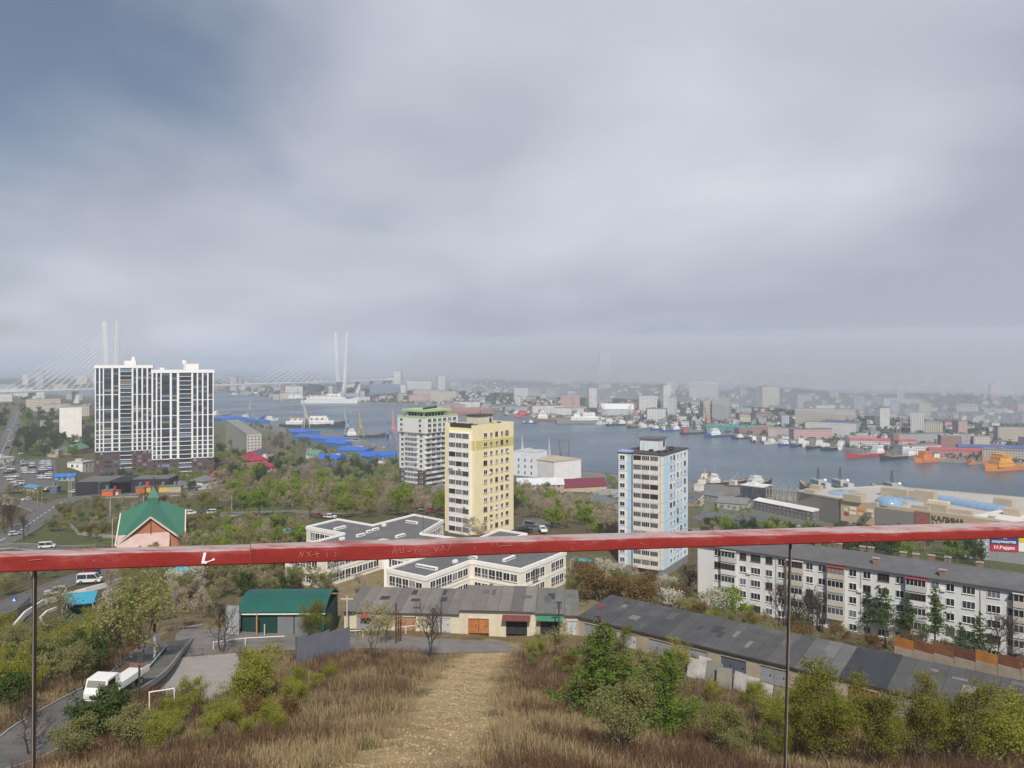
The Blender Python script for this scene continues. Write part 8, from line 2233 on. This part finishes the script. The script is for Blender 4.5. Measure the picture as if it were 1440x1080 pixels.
# stones and clods on the path
def clods():
    rg = random.Random(8); ms = []
    for k in range(4):
        bm = bmesh.new(); bmesh.ops.create_icosphere(bm, subdivisions=1, radius=1)
        for v in bm.verts: v.co *= rg.uniform(.7, 1.2); v.co.z *= .6
        me = bpy.data.meshes.new('stone'); bm.to_mesh(me); bm.free(); me.materials.append(M('path_stone', (.34, .27, .18), .95, .3, 3.0)); ms.append(me)
    for k in range(70):
        y = rg.uniform(31, 98); x = np.interp(y, PATH[:, 1], PATH[:, 0]) + rg.gauss(0, 1.9); s = rg.uniform(.03, .10)
        o = put('stone', ms[k % 4], None, (x, y, gz(x, y) + s * .2), rg.uniform(0, 6), s); tag(o, 'small buff stone lying on the sandy path', 'stone', 'stones on the path')
clods()

# crumbled soil and gravel of the path
def gravel():
    rg = np.random.default_rng(12); n = 9000
    Y = rg.uniform(28, 103, n); X = np.interp(Y, PATH[:, 1], PATH[:, 0]) + rg.normal(size=n) * 2.2
    k = outside(X, Y); X, Y = X[k], Y[k]; n = len(X); Z = np.array([gz(a, b) for a, b in zip(X, Y)])
    s = rg.uniform(.02, .075, n) ** 1.0 * np.where(rg.uniform(size=n) < .06, 2.0, 1)
    base = np.array([(1, 0, -.2), (-.5, .87, -.2), (-.5, -.87, -.2), (.1, .05, .75)])
    a = rg.uniform(0, 6.28, n); c_, s_ = np.cos(a), np.sin(a)
    V = np.stack([np.stack([X + s * (b[0] * c_ - b[1] * s_), Y + s * (b[0] * s_ + b[1] * c_) * rg.uniform(.6, 1.3, n), Z + s * b[2] * rg.uniform(.6, 1.1, n)], -1) for b in base], 1).reshape(-1, 3)
    i = np.arange(n)[:, None] * 4
    Fs = np.concatenate([i + np.array([[0, 1, 3]]), i + np.array([[1, 2, 3]]), i + np.array([[2, 0, 3]])], 0)
    o = put('path_gravel', npmesh('path_gravel', V, Fs, leafmat('clod', (.16, .11, .06), (.48, .37, .23), 0), np.repeat(rg.uniform(0, 1.6, n), 4), 3)); o['label'] = 'crumbled tan soil and gravel scattered on the path'; o['category'] = 'gravel'; stuff(o)
gravel()

# far woods on the hills beyond the bay: one mass
def far_wood():
    rg = np.random.default_rng(5); n = 16000
    px = rg.uniform(250, 1700, n); t = rg.uniform(8, 1900, n) ** 1.0; s = (px - 720) / F; Y = np.full(n, 1500.0)
    for _ in range(8): Y = Yf(s * Y / (Y + A0)) + np.where(px < 600, t * .3, t)
    X = s * Y; Z = height(X, Y); k = Z > 1.5; X, Y, Z = X[k], Y[k], Z[k]; m = len(X)
    C = np.repeat(np.stack([X, Y, Z + 2.5], -1), 7, 0) + rg.normal(size=(m * 7, 3)) * np.array([2.6, 2.6, 1.9])
    V, Fs = leaves(C, 1.9, rg)
    tint = np.clip(np.repeat(rg.uniform(0, 1, m), 28) + .2 * rg.normal(size=m * 28), 0, 1)
    o = put('far_wood', npmesh('far_wood', V, Fs, leafmat('leaf_far', (.055, .07, .03), (.13, .12, .065)), tint)); o['label'] = 'hazy woods between the houses on the far hillside'; o['category'] = 'wood'; stuff(o)
far_wood()
